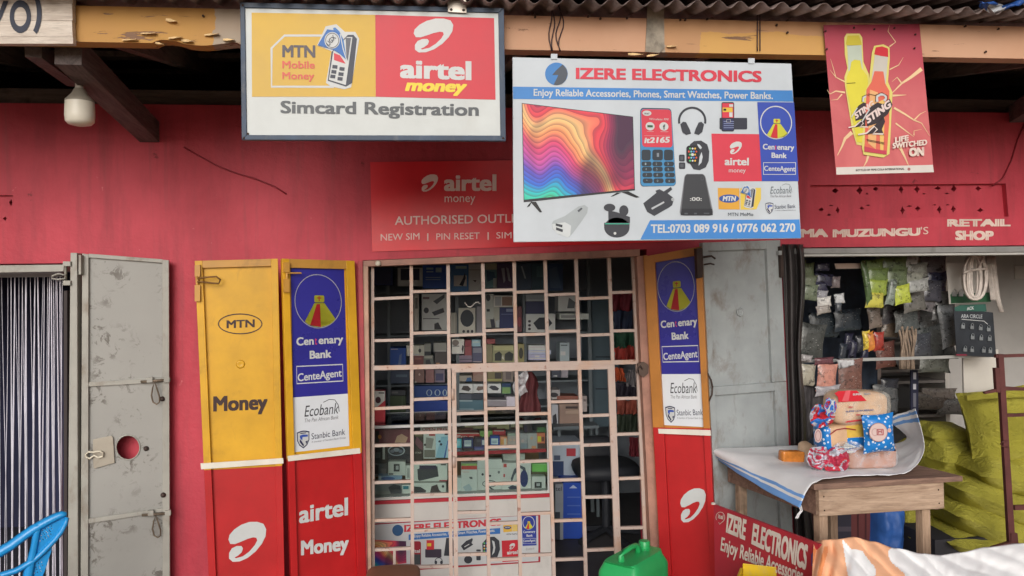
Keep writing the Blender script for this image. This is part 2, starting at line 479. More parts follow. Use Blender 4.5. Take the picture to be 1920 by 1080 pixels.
# ================================================================== ground, veranda, building
FZ = 0.22                                       # veranda and shop floor
def ground_mat():
    m, t, b = base_mat('packed_earth', (128, 104, 84), 0.9)
    v = coords(t)
    f = nz(t, v, 1.5, 8, 0.65); g = nz(t, v, 24, 6, 0.7)
    c = mixc(t, f, rgb((150, 128, 106)), rgb((184, 160, 134)))
    c = mixc(t, ramp(t, g, [(0.5, (0, 0, 0)), (0.7, (0.5, 0.5, 0.5))]), c, rgb((120, 106, 92)))
    t.links.new(c, b.inputs['Base Color']); bumpit(t, b, g, 0.6, 0.02)
    return m
m = MB(); m.box((-300, -300, -0.3), (300, 300, 0.0), ground_mat()); struct(m.build('ground'))
concrete = paint((168, 162, 154), 0.85, 0.12, 2.0, 0.4, grime=0.5)
m = MB(); m.box((-5.2, -1.35, -0.02), (5.8, 3.0, FZ), concrete); struct(m.build('veranda_floor', bevel=0.012))

def wall_mat():
    m, t, b = base_mat('red_wall_paint', (190, 46, 62), 0.55, 0, 0.3)
    v = coords(t)
    f = nz(t, v, 1.3, 6, 0.6); g = nz(t, v, 7, 8, 0.7, 0.5); s = nz(t, coords(t, scale=(5, 5, 0.7)), 2.0, 6, 0.65)
    c = mixc(t, ramp(t, f, [(0.3, (0, 0, 0)), (0.7, (1, 1, 1))]), rgb((162, 46, 60)), rgb((200, 72, 86)))
    c = mixc(t, ramp(t, s, [(0.48, (0, 0, 0)), (0.75, (0.6, 0.6, 0.6))]), c, rgb((132, 48, 58)))
    c = mixc(t, ramp(t, g, [(0.67, (0, 0, 0)), (0.71, (0.7, 0.7, 0.7))]), c, rgb((96, 34, 40)))
    g2 = nz(t, v, 17, 7, .7, .3); c = mixc(t, ramp(t, g2, [(0.69, (0, 0, 0)), (0.71, (0.55, 0.55, 0.55))]), c, rgb((206, 120, 120)))
    g3 = nz(t, coords(t, scale=(9, 9, .5)), 3.0, 5, .6); c = mixc(t, ramp(t, g3, [(0.58, (0, 0, 0)), (0.72, (0.3, 0.3, 0.3))]), c, rgb((120, 62, 66)))
    t.links.new(c, b.inputs['Base Color'])
    bumpit(t, b, nz(t, v, 30, 7, 0.65), 0.6, 0.006)
    return m
WALLM = wall_mat()
def holed(mb, outer, holes, y0, y1, mat):       # slab in the x-z plane with holes
    loops = [outer]+holes
    tri = tessellate_polygon([[V((x, z, 0)) for x, z in l] for l in loops])
    flat = [p for l in loops for p in l]; n = len(flat)
    vs = [(x, y0, z) for x, z in flat]+[(x, y1, z) for x, z in flat]
    fs = [list(q) for q in tri]+[[i+n for i in reversed(q)] for q in tri]
    o = 0
    for l in loops:
        k = len(l); fs += [[o+i, o+(i+1) % k, o+(i+1) % k+n, o+i+n] for i in range(k)]; o += k
    mb.add(vs, fs, mat)
def XZ(px, py, y=0.0):
    p = at_y(px, py, y); return (p.x, p.z)
bld = thing('shop_building', 'raspberry red plastered row of small shops under a rusty iron roof', 'building', (0.0, 0.1, FZ))
ZT = XZ(200, 195)[1]
xa = XZ(142, 760)[0]; za = XZ(70, 494)[1]
b0, b1 = XZ(684, 780)[0], XZ(1218, 780)[0]; zb0, zb1 = XZ(684, 488)[1], XZ(1218, 467)[1]
c0 = XZ(1484, 650)[0]; zc = XZ(1700, 462)[1]
outer = [(-4.6, FZ), (-3.35, FZ), (-3.35, za), (xa, za), (xa, FZ), (b0, FZ), (b0, zb0), (b1, zb1), (b1, FZ), (c0, FZ), (c0, zc), (4.4, zc), (4.4, FZ), (5.4, FZ), (5.4, ZT), (-4.6, ZT)]
vr = [XZ(1519, 347), XZ(1886, 344), XZ(1891, 406), XZ(1530, 410)]
vl = [XZ(-120, 366), XZ(24, 366), XZ(24, 428), XZ(-120, 428)]
m = MB(); holed(m, outer, [vr[::-1], vl[::-1]], 0.0, 0.2, WALLM); m.build('wall', bld)
# pierced ventilation blocks set back in the wall
def vent(quad, holes, y):
    mb = MB()
    cx = sum(p[0] for p in quad)/4; cz = sum(p[1] for p in quad)/4
    q = [(cx+(x-cx)*1.02, cz+(z-cz)*1.03) for x, z in quad]
    holed(mb, q, holes, y, y+0.07, WALLM); mb.build('vent_block', bld)
hs_ = []
for (cx, cy, w, h) in [(375, 120, 30, 30), (575, 118, 30, 38), (706, 106, 32, 22), (915, 110, 24, 34), (1045, 108, 26, 30), (1215, 100, 26, 22), (1345, 105, 30, 32), (1545, 102, 28, 22),
                       (262, 275, 26, 22), (396, 280, 18, 32), (592, 264, 20, 17), (925, 283, 22, 34), (1050, 266, 22, 28), (1228, 275, 24, 34), (1341, 270, 22, 32), (1562, 280, 26, 22),
                       (340, 243, 24, 6), (645, 240, 26, 7), (980, 246, 28, 9), (1290, 143, 26, 7), (1295, 236, 20, 7), (325, 318, 24, 11), (635, 146, 11, 12), (1190, 236, 16, 9), (1100, 146, 14, 9)]:
    X = lambda x, y: XZ(1480+x/4.3636, 330+y/4.3636, 0.03)
    j = lambda: rnd.uniform(0.75, 1.15)
    hs_.append([X(cx-w*j(), cy+2), X(cx-w*0.35, cy+h*0.45), X(cx+2, cy+h*j()), X(cx+w*0.4, cy+h*0.4), X(cx+w*j(), cy), X(cx+w*0.35, cy-h*0.5), X(cx-1, cy-h*j()), X(cx-w*0.4, cy-h*0.4)])
vent([XZ(1519, 347, .03), XZ(1886, 344, .03), XZ(1891, 406, .03), XZ(1530, 410, .03)], hs_, 0.03)
hl_ = []
for (cx, cy, w, h) in [(21, 380, 4, 7), (10, 410, 5, 4), (-25, 385, 5, 7), (-25, 412, 6, 5)]:
    hl_.append([XZ(cx-w, cy, .02), XZ(cx, cy+h, .02), XZ(cx+w*0.6, cy, .02), XZ(cx, cy-h, .02)])
vent([XZ(-120, 366, .02), XZ(24, 366, .02), XZ(24, 428, .02), XZ(-120, 428, .02)], hl_, 0.02)
# inner walls and ceilings
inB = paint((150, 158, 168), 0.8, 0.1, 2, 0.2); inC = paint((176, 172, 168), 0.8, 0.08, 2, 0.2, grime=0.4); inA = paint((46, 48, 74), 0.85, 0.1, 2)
ceil = paint((120, 122, 128), 0.9, 0.15, 2)
xab = XZ(610, 700)[0]; xbc = XZ(1440, 700)[0]
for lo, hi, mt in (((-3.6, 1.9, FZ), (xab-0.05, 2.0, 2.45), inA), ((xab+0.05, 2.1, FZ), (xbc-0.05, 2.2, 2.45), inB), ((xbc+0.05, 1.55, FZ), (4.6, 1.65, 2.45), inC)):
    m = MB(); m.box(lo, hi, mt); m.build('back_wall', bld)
for x, mt in ((xab, inB), (xbc, inC), (-3.6, inA), (4.6, inC)):
    m = MB(); m.box((x-0.05, 0.2, FZ), (x+0.05, 2.2, 2.45), mt); m.build('partition_wall', bld)
m = MB(); m.box((-3.7, 0.2, 2.455), (4.7, 2.2, 2.5), ceil); m.build('ceiling', bld)
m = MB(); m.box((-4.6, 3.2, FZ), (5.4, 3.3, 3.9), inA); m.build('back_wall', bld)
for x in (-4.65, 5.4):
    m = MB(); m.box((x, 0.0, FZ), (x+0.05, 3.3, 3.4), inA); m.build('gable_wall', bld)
m = MB(); m.box((xab+.06, .21, FZ+.0005), (xbc-.06, 2.09, FZ+.006), paint((74, 72, 74), .6, .2, 3, .2, grime=.5)); struct(m.build('shop_floor'))
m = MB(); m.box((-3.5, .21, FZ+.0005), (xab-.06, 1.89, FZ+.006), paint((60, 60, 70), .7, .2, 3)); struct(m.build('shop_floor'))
# roof
EY = -1.13
ZE = at_y(1500, 12, EY).z
RS = math.tan(math.radians(11))
rust = paint((128, 112, 108), 0.75, 0.3, 5, 0.2, metal=0.1, grime=0.7, gc=(60, 42, 38))
for k in range(14):
    x0 = -4.7+k*0.76
    m = MB()
    def fn(u, v, x0=x0, k=k):
        x = x0+u*0.80
        y = EY+v*4.6+0.006*math.sin(k*2.1)
        return V((x, y, ZE+(y-EY)*RS+0.013*math.sin(2*math.pi*x/0.076)+0.002*(k % 2)))
    m.grid(fn, 84, 6, rust)
    m.build('roof_sheet', bld, smooth=True, solid=0.0012, normals=False)
    m = MB(); m.grid(lambda u, v: fn(u, v)+V((0.02, -0.05, 0.05)), 84, 6, rust); m.build('roof_sheet', bld, smooth=True, solid=0.0012, normals=False)
timber = wood((126, 112, 104), (92, 80, 76), 1.0, 'y')
tplate = wood((104, 92, 86), (70, 62, 60), 1.0, 'x')
m = MB(); m.box((-4.6, 0.03, ZT+0.002), (5.4, 0.13, ZT+0.075), tplate); m.build('wall_plate', bld)
for k in range(13):
    x = -4.3+k*0.78
    m = MB(); za_ = ZE-0.075; 
    m.bar((x, -0.94, za_+0.19*RS), (x, 3.3, za_+(3.3-EY)*RS), 0.05, 0.09, timber); m.build('rafter', bld)
for y in (-0.55, 0.35, 1.3):
    m = MB(); z = ZE+(y-EY)*RS-0.033; m.box((-4.7, y, z-0.02), (5.6, y+0.06, z+0.008), timber); m.build('purlin', bld)
# the slanting struts that carry the eave
for a, b, w in (((283, 250, 0.02), (128, 96, -0.93), 0.085), ((138, 150, -0.25), (62, 92, -0.93), 0.05), ((1905, 215, 0.02), (2040, 130, -0.93), 0.08)):
    m = MB(); m.bar(at_y(*a), at_y(*b), w, w*1.1, wood((108, 98, 96), (76, 68, 68), 1.0, 'y')); m.build('eave_strut', bld)

# ------------------------------------------------------------------ fascia board along the eave
def fascia_mat():
    m, t, b = base_mat('flaking_ochre_and_peach_paint', (214, 158, 116), 0.7)
    ge = t.nodes.new('ShaderNodeNewGeometry'); sp = t.nodes.new('ShaderNodeSeparateXYZ'); t.links.new(ge.outputs['Position'], sp.inputs[0])
    px = lambda x: at_y(x, 60, -1.0).x
    v = ge.outputs['Position']
    def n_(scale, sc3=(1, 1, 1), d=6, r=0.6, dist=0.0):
        mp = t.nodes.new('ShaderNodeMapping'); mp.inputs['Scale'].default_value = sc3; t.links.new(v, mp.inputs[0])
        return nz(t, mp.outputs[0], scale, d, r, dist)
    wob = nd(t, 'ShaderNodeMath', operation='MULTIPLY_ADD'); t.links.new(n_(9), wob.inputs[0]); wob.inputs[1].default_value = 0.10; t.links.new(sp.outputs['X'], wob.inputs[2])
    mr = nd(t, 'ShaderNodeMapRange'); lo, hi = px(0)-0.6, px(1920)+0.8
    mr.inputs[1].default_value = lo; mr.inputs[2].default_value = hi; t.links.new(wob.outputs[0], mr.inputs[0])
    q = lambda x: (px(x)+0.05-lo)/(hi-lo)
    och, pch, gry, och2 = rgb((182, 138, 72)), rgb((194, 152, 124)), rgb((160, 149, 134)), rgb((182, 140, 102))
    c = ramp(t, mr.outputs[0], [(0.0, och), (q(393), gry), (q(452), pch), (q(1216), gry), (q(1243), och2), (q(1545), pch)], 'CONSTANT')
    # the yellower second coat on the lower right hand length
    mm = nd(t, 'ShaderNodeMath', operation='MULTIPLY_ADD'); t.links.new(n_(6), mm.inputs[0]); mm.inputs[1].default_value = 0.05; t.links.new(sp.outputs['Z'], mm.inputs[2])
    zc_ = at_y(1400, 62, -1.0).z+0.025
    low = ramp(t, mm.outputs[0], [(0, (1, 1, 1)), (1, (0, 0, 0))])
    cmp = nd(t, 'ShaderNodeMath', operation='LESS_THAN'); t.links.new(mm.outputs[0], cmp.inputs[0]); cmp.inputs[1].default_value = zc_
    inx = nd(t, 'ShaderNodeMath', operation='GREATER_THAN'); t.links.new(wob.outputs[0], inx.inputs[0]); inx.inputs[1].default_value = px(1312)+0.05
    iny = nd(t, 'ShaderNodeMath', operation='LESS_THAN'); t.links.new(wob.outputs[0], iny.inputs[0]); iny.inputs[1].default_value = px(1560)+0.05
    m1 = nd(t, 'ShaderNodeMath', operation='MULTIPLY'); t.links.new(cmp.outputs[0], m1.inputs[0]); t.links.new(inx.outputs[0], m1.inputs[1])
    m2 = nd(t, 'ShaderNodeMath', operation='MULTIPLY'); t.links.new(m1.outputs[0], m2.inputs[0]); t.links.new(iny.outputs[0], m2.inputs[1])
    c = mixc(t, m2.outputs[0], c, rgb((200, 156, 88)))
    c = mixc(t, ramp(t, n_(3.5), [(0.35, (0.0, 0, 0)), (0.75, (0.35, 0.35, 0.35))]), c, rgb((168, 118, 84)))
    # flaking along the grain, thickest on the left hand length near its foot and beside the joint
    fl = n_(14, (0.28, 1, 2.2), 9, 0.7, 0.5)
    lf = nd(t, 'ShaderNodeMapRange'); lf.inputs[1].default_value = px(600); lf.inputs[2].default_value = px(150); lf.inputs[3].default_value = 0.0; lf.inputs[4].default_value = 0.11
    t.links.new(sp.outputs['X'], lf.inputs[0])
    zf = nd(t, 'ShaderNodeMapRange'); zz = at_y(300, 60, -1.0).z; zf.inputs[1].default_value = zz+0.02; zf.inputs[2].default_value = zz-0.03; zf.inputs[3].default_value = 0.0; zf.inputs[4].default_value = 1.0
    t.links.new(sp.outputs['Z'], zf.inputs[0])
    lz = nd(t, 'ShaderNodeMath', operation='MULTIPLY'); t.links.new(lf.outputs[0], lz.inputs[0]); t.links.new(zf.outputs[0], lz.inputs[1])
    ad = nd(t, 'ShaderNodeMath', operation='ADD'); t.links.new(fl, ad.inputs[0]); t.links.new(lz.outputs[0], ad.inputs[1])
    peel = ramp(t, ad.outputs[0], [(0.635, (0, 0, 0)), (0.65, (1, 1, 1))])
    c = mixc(t, peel, c, mixc(t, n_(40, (0.3, 1, 3)), rgb((92, 66, 50)), rgb((150, 116, 92))))
    dots = n_(30, (1, 1, 1), 2)
    c = mixc(t, ramp(t, dots, [(0.745, (0, 0, 0)), (0.76, (0.8, 0.8, 0.8))]), c, rgb((70, 48, 40)))
    t.links.new(c, b.inputs['Base Color'])
    hgt = nd(t, 'ShaderNodeMath', operation='SUBTRACT'); hgt.inputs[0].default_value = 1; t.links.new(peel, hgt.inputs[1])
    bumpit(t, b, hgt.outputs[0], 0.5, 0.002)
    return m
FM = fascia_mat()
ZB = at_y(1300, 99, -1.0).z; ZBT = ZE-0.006
fas = thing('fascia_board', 'long flaking ochre and peach painted timber board along the eave', 'board', (0, -1.0, ZB))
def board(pxa, pxb, rag=None):
    m = MB(); xA, xB = at_y(pxa, 60, -1).x, at_y(pxb, 60, -1).x
    bot = [(xA, ZB)]
    if rag: bot += [(at_y(x, 60, -1).x, ZB+d) for x, d in rag]
    bot += [(xB, ZB)]
    out = bot+[(xB, ZBT), (xA, ZBT)]
    holed(m, out, [], -1.0, -0.94, FM); m.build('board', fas)
board(-500, 1217, [(285, 0.001), (292, .008), (300, .012), (315, .012), (330, .009), (345, .0), (362, -.004), (380, -.005), (398, -.002), (420, .004), (440, .008), (452, .001)])
board(1219, 2500)
m = MB(); m.prism(PY(-1.0), [(1214, 14), (1245, 16), (1246, 90), (1236, 99), (1210, 97), (1212, 60)], 0.004, paint((150, 140, 126), 0.7, 0.3, 12, 0.5, grime=0.6), off=0.006); m.build('joint_plate', fas)
flake = paint((222, 190, 140), 0.7, 0.2, 20)
for x, y, w, h, a in ((1190, 103, 26, 6, 0.1), (1222, 105, 20, 5, -0.2), (322, 40, 20, 8, 0.3), (330, 72, 26, 5, -0.1), (280, 64, 30, 4, 0.05), (352, 78, 22, 7, 0.2), (398, 66, 28, 5, -0.15), (430, 76, 22, 6, 0.1), (300, 83, 16, 5, 0.4), (245, 76, 30, 4, 0), (1258, 88, 18, 4, -.1)):
    m = MB()
    def fn(u, v, x=x, y=y, w=w, h=h, a=a):
        p = at_y(x+(u-.5)*w, y+(v-.5)*h*(1-abs(u-.4))+a*(u-.5)*h*2, -1.0)
        return p+V((0, -0.004-0.012*(v*v)*(0.4+u), 0))
    m.grid(fn, 5, 3, flake); m.build('paint_flake', fas, solid=0.001)
nail = paint((62, 46, 40), 0.6, 0.1, 5, metal=0.6)
for x, y in ((1003, 33), (998, 27), (1102, 32), (1125, 36), (1175, 35), (1275, 38), (1284, 38), (1325, 37), (1475, 39), (1455, 48), (1808, 50), (1838, 42), (1870, 55), (382, 31), (109, 4), (1846, 98), (1475, 62)):
    m = MB(); p = at_y(x, y, -1.0); m.lathe(p+V((0, 0.004, 0)), [(0, .003), (.009, .003), (.011, .0045), (.013, .004)], nail, (0, -1, 0), 8); m.build('nail', fas)
for px_, g in ((1032, 3), (1047, 5), (1420, 0)):          # wires tied round the board
    m = MB(); w_ = paint((58, 40, 44), 0.5, 0.1, 5)
    for dx in (0, 5):
        pts = [at_y(px_+dx+g*math.sin(k*0.9+dx), 8+k*11, -1.006)+V((0, 0, 0)) for k in range(9)]
        m.tube(pts, 0.0022, w_, 5)
    tag(m.build('hanging_wire', smooth=True), {1032: 'thin wire loop beside the round bolt logo, leftmost of the wires on the board', 1047: 'thicker wire tie just right of the leftmost wire above the electronics sign', 1420: 'wire tie holding the right end of the electronics sign'}[px_], 'wire', 'wires tied round the eave board')

# blue and white scrap lying on the roof edge
m = MB()
def fn(u, v):
    p = at_y(1832+u*180, 2+10*v+4*math.sin(u*9), EY-0.004+0.0*v)
    return p+V((0, -0.02*math.sin(u*14+v*3)-0.006, 0.02*noise.noise(V((u*8, v*3, 1)))-0.004))
bw1, bw2 = ink(40, 84, 160), ink(205, 208, 212)
m.grid(fn, 26, 5, bw1, lambda u, v: bw1 if math.sin(u*17+v*2) > -0.1 else bw2)
tag(m.build('plastic_sheet', smooth=True, solid=0.001, normals=False), 'torn blue and white plastic sheet on the roof edge at top right', 'sheet')
# cables on the wall
cab = paint((140, 34, 46), 0.5, 0.1, 6)
m = MB(); m.tube([at_y(x, y, -0.006) for x, y in ((345, 276), (372, 292), (405, 310), (440, 324), (480, 336), (515, 350), (537, 364))], 0.004, cab, 5)
tag(m.build('wall_cable', smooth=True), 'red painted cable sagging across the wall below the framed sign', 'cable')
m = MB(); m.tube([at_y(x, y, -0.006) for x, y in ((1925, 225), (1908, 262), (1897, 300), (1880, 335), (1860, 349))], 0.004, cab, 5)
tag(m.build('wall_cable', smooth=True), 'red painted cable running down to the pierced vent blocks at right', 'cable')
# light bulb hanging below the eave
lb = at_y(150, 237, -0.72)
bulb = thing('light_bulb', 'unlit white globe bulb in a pale socket hanging at upper left', 'bulb', lb)
k = 0.00198
g_ = paint((206, 200, 186), 0.35, 0.05, 6); n2 = paint((142, 134, 122), 0.5, 0.15, 8)
m = MB(); m.lathe(lb, [(0, .008), (1*k*2, 13*k), (4*k, 20*k), (9*k, 24.5*k), (20*k, 25.5*k), (36*k, 25*k), (45*k, 24.5*k)], g_, seg=28); m.build('globe', bulb, smooth=True, sharp=50)
m = MB(); m.lathe(lb, [(45*k, 25*k), (48*k, 24.6*k), (52*k, 21*k), (60*k, 14*k), (68*k, 10*k), (70*k, 9*k)], n2, seg=28); m.build('neck', bulb, smooth=True, sharp=50)
m = MB(); m.lathe(lb, [(70*k, 7.5*k), (84*k, 7.5*k), (84.2*k, 6.5*k), (94*k, 6.5*k)], paint((176, 170, 160), 0.4, 0.1, 6), seg=18); m.build('socket', bulb, smooth=True, sharp=40)
m = MB(); m.tube([lb+V((0, 0, 94*k)), lb+V((0.004, 0.02, 110*k)), lb+V((0.0, 0.06, 140*k)), lb+V((-0.01, 0.12, 185*k))], 0.003, paint((50, 48, 52), 0.6), 6); m.build('cord', bulb, smooth=True)
# white lettered plank board at the left end of the eave
pl = PY(-1.03)
wb = thing('lettered_board', 'white planks with dark hand painted lettering at the top left corner', 'sign', at_y(60, 82, -1.03))
wp = wood((216, 206, 194), (186, 172, 160), 1.4, 'x')
for y0, y1 in ((-40, 6), (6.6, 38), (38.6, 69), (69.6, 82)):
    m = MB(); m.prism(pl, [(-200, y0-1), (135 + (2 if y0 > 60 else 0), y0), (136 + (1 if y0 > 60 else 0), y1), (-200, y1-1)], 0.024, wp); m.build('plank', wb)
a = Art(pl); dk = paint((46, 50, 66), 0.6, 0.2, 14)
a.ring(38, 31, 20, 31, 8, dk, 1, 30, wy=13)
a.ring(48, 25, 30, 52, 9, dk, 2, 24, -55, 48)
a.poly([(-8, 40), (0, 40), (16, 2), (6, 2)], dk, 1)
a.build('lettering', wb)

# ================================================================== signs under the eave
# ---- framed mobile money sign
pl = PY(-1.07)
sg = thing('framed_sign', 'dark framed yellow, red and white sign reading Simcard Registration', 'sign', at_y(700, 262, -1.07))
fr = paint((58, 72, 92), 0.5, 0.25, 9, 0.2, grime=0.4, gc=(120, 120, 118))
O = [(450, 4), (945, 15), (948.5, 264), (453, 262)]; I = [(459, 14), (934.5, 23.5), (938.5, 254), (462.5, 253)]
m = MB(); m.prism(pl, [(457, 12), (937, 21), (941, 257), (460, 256)], 0.004, paint((190, 194, 193), 0.38, 0.09, 2.2, 0.12, grime=.12, gc=(150, 140, 126), bscale=8), off=-0.002); m.build('panel', sg)
for q in ([O[0], O[1], I[1], I[0]], [O[1], O[2], I[2], I[1]], [O[2], O[3], I[3], I[2]], [O[3], O[0], I[0], I[3]]):
    m = MB(); m.prism(pl, q, 0.022, fr, off=0.004); m.build('frame_rail', sg, bevel=0.0015)
a = Art.zoom(pl, 430, 0, 3.6, 0.0)
a.off = -0.0012
Y_, RD, LY = ink(216, 174, 60), ink(210, 54, 68), ink(240, 214, 60)
a.poly([(150, 85), (985, 100), (988, 653), (153, 653)], Y_); a.build('yellow_field', sg)
a.poly([(985.5, 100), (1787, 122), (1797, 673), (988.5, 653)], RD); a.build('red_field', sg)
gy = ink(84, 76, 84); OR = ink(222, 92, 74); NV = ink(52, 56, 72); BLU = ink(46, 106, 182)
a.line([(640, 240), (372, 240), (285, 325), (285, 585), (705, 586)], 15, WHITE, 1)
a.text('MTN', 357, 386, 580, 388, 82, gy, 2, 0.035)
a.text('Mobile', 357, 461, 577, 463, 50, OR, 2, 0.022); a.text('Money', 357, 534, 573, 536, 48, OR, 2, 0.022)
a.build('lettering', sg)
def momo(a, lay=2):            # point of sale phone with bank notes, in the zoom coordinates of the big sign
    a.poly([(690, 345), (652, 560), (690, 585), (775, 602), (822, 590), (877, 262), (850, 215), (780, 215), (722, 163), (650, 178), (593, 306)], WHITE, lay)
    a.poly([(800, 235), (838, 235), (861, 262), (829, 560), (788, 585), (664, 545), (690, 350)], NV, lay+1)
    a.poly([(702, 345), (795, 250), (831, 250), (786, 574), (672, 538)], WHITE, lay+2)
    a.poly([(785, 255), (822, 256), (800, 410), (790, 390)], ink(96, 98, 108), lay+3)
    a.poly([(706, 357), (746, 372), (786, 431), (706, 405)], RD, lay+3)
    for x, y in ((697, 437), (745, 451), (690, 471), (738, 486), (683, 502), (732, 518)):
        a.poly([(x, y), (x+34, y+4), (x+31, y+28), (x-3, y+24)], NV, lay+3)
    a.poly([(714, 184), (742, 210), (770, 268), (793, 408), (765, 340), (730, 300), (700, 190)], ink(60, 120, 190), lay+4)
    a.poly([(660, 198), (597, 304), (690, 330), (745, 362), (790, 405), (768, 330), (748, 230), (718, 205)], BLU, lay+5)
    a.line([(748, 230), (768, 330), (792, 406)], 6, WHITE, lay+6)
    a.ell(694, 272, 52, 56, WHITE, lay+6); a.ring(694, 272, 46, 50, 4, NV, lay+7)
    a.text('UGX', 672, 312, 722, 256, 30, NV, lay+8, 0.02, up=(-22, -22))
momo(a); a.build('phone_logo', sg)
swoosh(a.sub((1240, 122), (1512, 126), (1510, 356), (1250, 354)), WHITE, 1)
a.build('swoosh_logo', sg)
a.text('airtel', 1152, 526, 1634, 542, 128, WHITE, 1, 0.04)
a.text('money', 1186, 614, 1606, 624, 82, LY, 1, 0.045, 0.22); a.build('lettering', sg)
a.text('Simcard Registration', 345, 764, 1684, 782, 84, ink(84, 88, 92), 1, 0.03); a.build('lettering', sg)
st = paint((176, 168, 158), 0.4, 0.15, 8, metal=0.7)
m = MB(); m.prism(pl, [(839, -6), (873, -5), (875, 24), (840, 22)], 0.003, st, off=0.009); m.build('hinge_plate', sg)
for x, y in ((846, 18), (869, 19)):
    m = MB(); m.lathe(pl.at(x, y, 0.009), [(0, .005), (.002, .0045), (.0035, .002)], paint((70, 64, 60), .5, metal=.5), (0, -1, 0), 10); m.build('screw', sg)
for x, y in ((457, 259), (464.5, 250.5), (943.5, 259), (455, 10)):
    m = MB(); m.lathe(pl.at(x, y, 0.0005 if y == 250.5 else 0.0045), [(0, .004), (.0015, .0035), (.002, .001)], nail, (0, -1, 0), 8); m.build('rivet', sg)

# ---- electronics banner
pl = PY(-1.025)
sg = thing('electronics_sign', 'white sheet sign with television and phone pictures reading IZERE ELECTRONICS', 'sign', at_y(1230, 450, -1.025))
PW = paint((184, 191, 198), 0.38, 0.08, 2, 0.12, grime=.1, gc=(150, 142, 130), bscale=8)
m = MB(); m.prism(pl, [(961, 107), (1484, 119), (1502.5, 447), (963, 454)], 0.012, PW, off=-0.001); m.build('panel', sg, bevel=0.002)
for x, y in ((1039, 106), (1409, 114)):
    m = MB(); m.prism(pl, [(x-6, y-5), (x+6, y-5), (x+6, y+5), (x-6, y+5)], 0.003, PW, off=0.003); m.build('hanging_tab', sg)
a = Art.zoom(pl, 940, 80, 2.769, 0.0)
SB, SR, SG = ink(66, 134, 206), ink(214, 60, 80), ink(74, 82, 94)
a.poly([(60, 228), (1511, 248), (1516, 306), (61, 292)], SB); a.poly([(772, 922), (1548, 918), (1556, 1014), (722, 1022)], SB); a.build('blue_band', sg)
a.ell(286, 162, 59, 59, ink(62, 130, 200), 0, 36)
a.poly([(318, 113), (286, 142), (264, 168), (296, 168), (272, 218), (290, 221), (315, 214), (335, 195), (345, 162), (338, 135)], SG, 1); a.build('round_logo', sg)
a.text('IZERE ELECTRONICS', 387, 188, 1352, 205, 58, SR, 1, 0.04); a.build('lettering', sg)
a.text('Enjoy Reliable Accessories, Phones, Smart Watches, Power Banks.', 168, 276, 1410, 293, 36, WHITE, 1, 0.02); a.build('lettering', sg)
a.text('TEL:0703 089 916 / 0776 062 270', 776, 988, 1526, 982, 44, WHITE, 1, 0.028); a.build('lettering', sg)
def screen_mat():
    m, t, b = base_mat('printed_colour_waves', (200, 80, 80), 0.45)
    tc = t.nodes.new('ShaderNodeTexCoord'); sp = t.nodes.new('ShaderNodeSeparateXYZ'); t.links.new(tc.outputs['Generated'], sp.inputs[0])
    mp = t.nodes.new('ShaderNodeMapping'); mp.inputs['Scale'].default_value = (1.6, 0.01, 1.0); t.links.new(tc.outputs['Generated'], mp.inputs[0])
    n = nz(t, mp.outputs[0], 1.15, 1, 0.3, 0.5)
    a1 = nd(t, 'ShaderNodeMath', operation='MULTIPLY_ADD'); t.links.new(sp.outputs['X'], a1.inputs[0]); a1.inputs[1].default_value = 0.42; nn = nd(t, 'ShaderNodeMath', operation='MULTIPLY'); t.links.new(n, nn.inputs[0]); nn.inputs[1].default_value = 0.95; t.links.new(nn.outputs[0], a1.inputs[2])
    a2 = nd(t, 'ShaderNodeMath', operation='MULTIPLY_ADD'); t.links.new(sp.outputs['Z'], a2.inputs[0]); a2.inputs[1].default_value = 0.62; t.links.new(a1.outputs[0], a2.inputs[2])
    mr = nd(t, 'ShaderNodeMapRange'); mr.inputs[1].default_value = 0.40; mr.inputs[2].default_value = 1.42; t.links.new(a2.outputs[0], mr.inputs[0])
    g = mr.outputs[0]
    c = ramp(t, g, [(0, rgb((70, 205, 120))), (0.10, rgb((40, 190, 190))), (0.20, rgb((44, 110, 214))), (0.30, rgb((90, 80, 190))), (0.40, rgb((196, 80, 160))), (0.50, rgb((216, 70, 110))), (0.58, rgb((240, 150, 96))), (0.66, rgb((236, 196, 130))), (0.74, rgb((228, 70, 80))), (0.86, rgb((150, 44, 84))), (1.0, rgb((64, 44, 66)))])
    fr_ = nd(t, 'ShaderNodeMath', operation='MULTIPLY'); t.links.new(g, fr_.inputs[0]); fr_.inputs[1].default_value = 26
    fc = nd(t, 'ShaderNodeMath', operation='FRACT'); t.links.new(fr_.outputs[0], fc.inputs[0])
    c = mixc(t, ramp(t, fc.outputs[0], [(0.0, (0.55, 0.55, 0.55)), (0.5, (0.12, 0.12, 0.12)), (0.93, (0, 0, 0)), (1.0, (0.5, 0.5, 0.5))]), c, rgb((70, 24, 60)))
    n2_ = nz(t, mp.outputs[0], 1.7, 1, 0.4, 0.4)
    c = mixc(t, ramp(t, n2_, [(0.52, (0, 0, 0)), (0.72, (0.75, 0.75, 0.75))]), c, rgb((52, 36, 60)))
    t.links.new(c, b.inputs['Base Color'])
    return m
SCR = screen_mat()
a.poly([(106, 313), (684, 384), (694, 767), (116, 829)], ink(40, 40, 46), 0)
a.poly([(160, 822), (148, 848), (132, 856), (140, 842)], BLACK, 0); a.poly([(150, 826), (180, 826), (212, 880), (200, 882), (168, 846)], BLACK, 0)
a.poly([(600, 778), (566, 800), (580, 798), (625, 778)], BLACK, 0); a.poly([(622, 776), (660, 772), (718, 802), (700, 806)], BLACK, 0)
a.build('television_picture', sg)
a.poly([(110, 317), (681, 387), (690, 759), (119, 815)], SCR, 1); a.build('television_screen', sg)
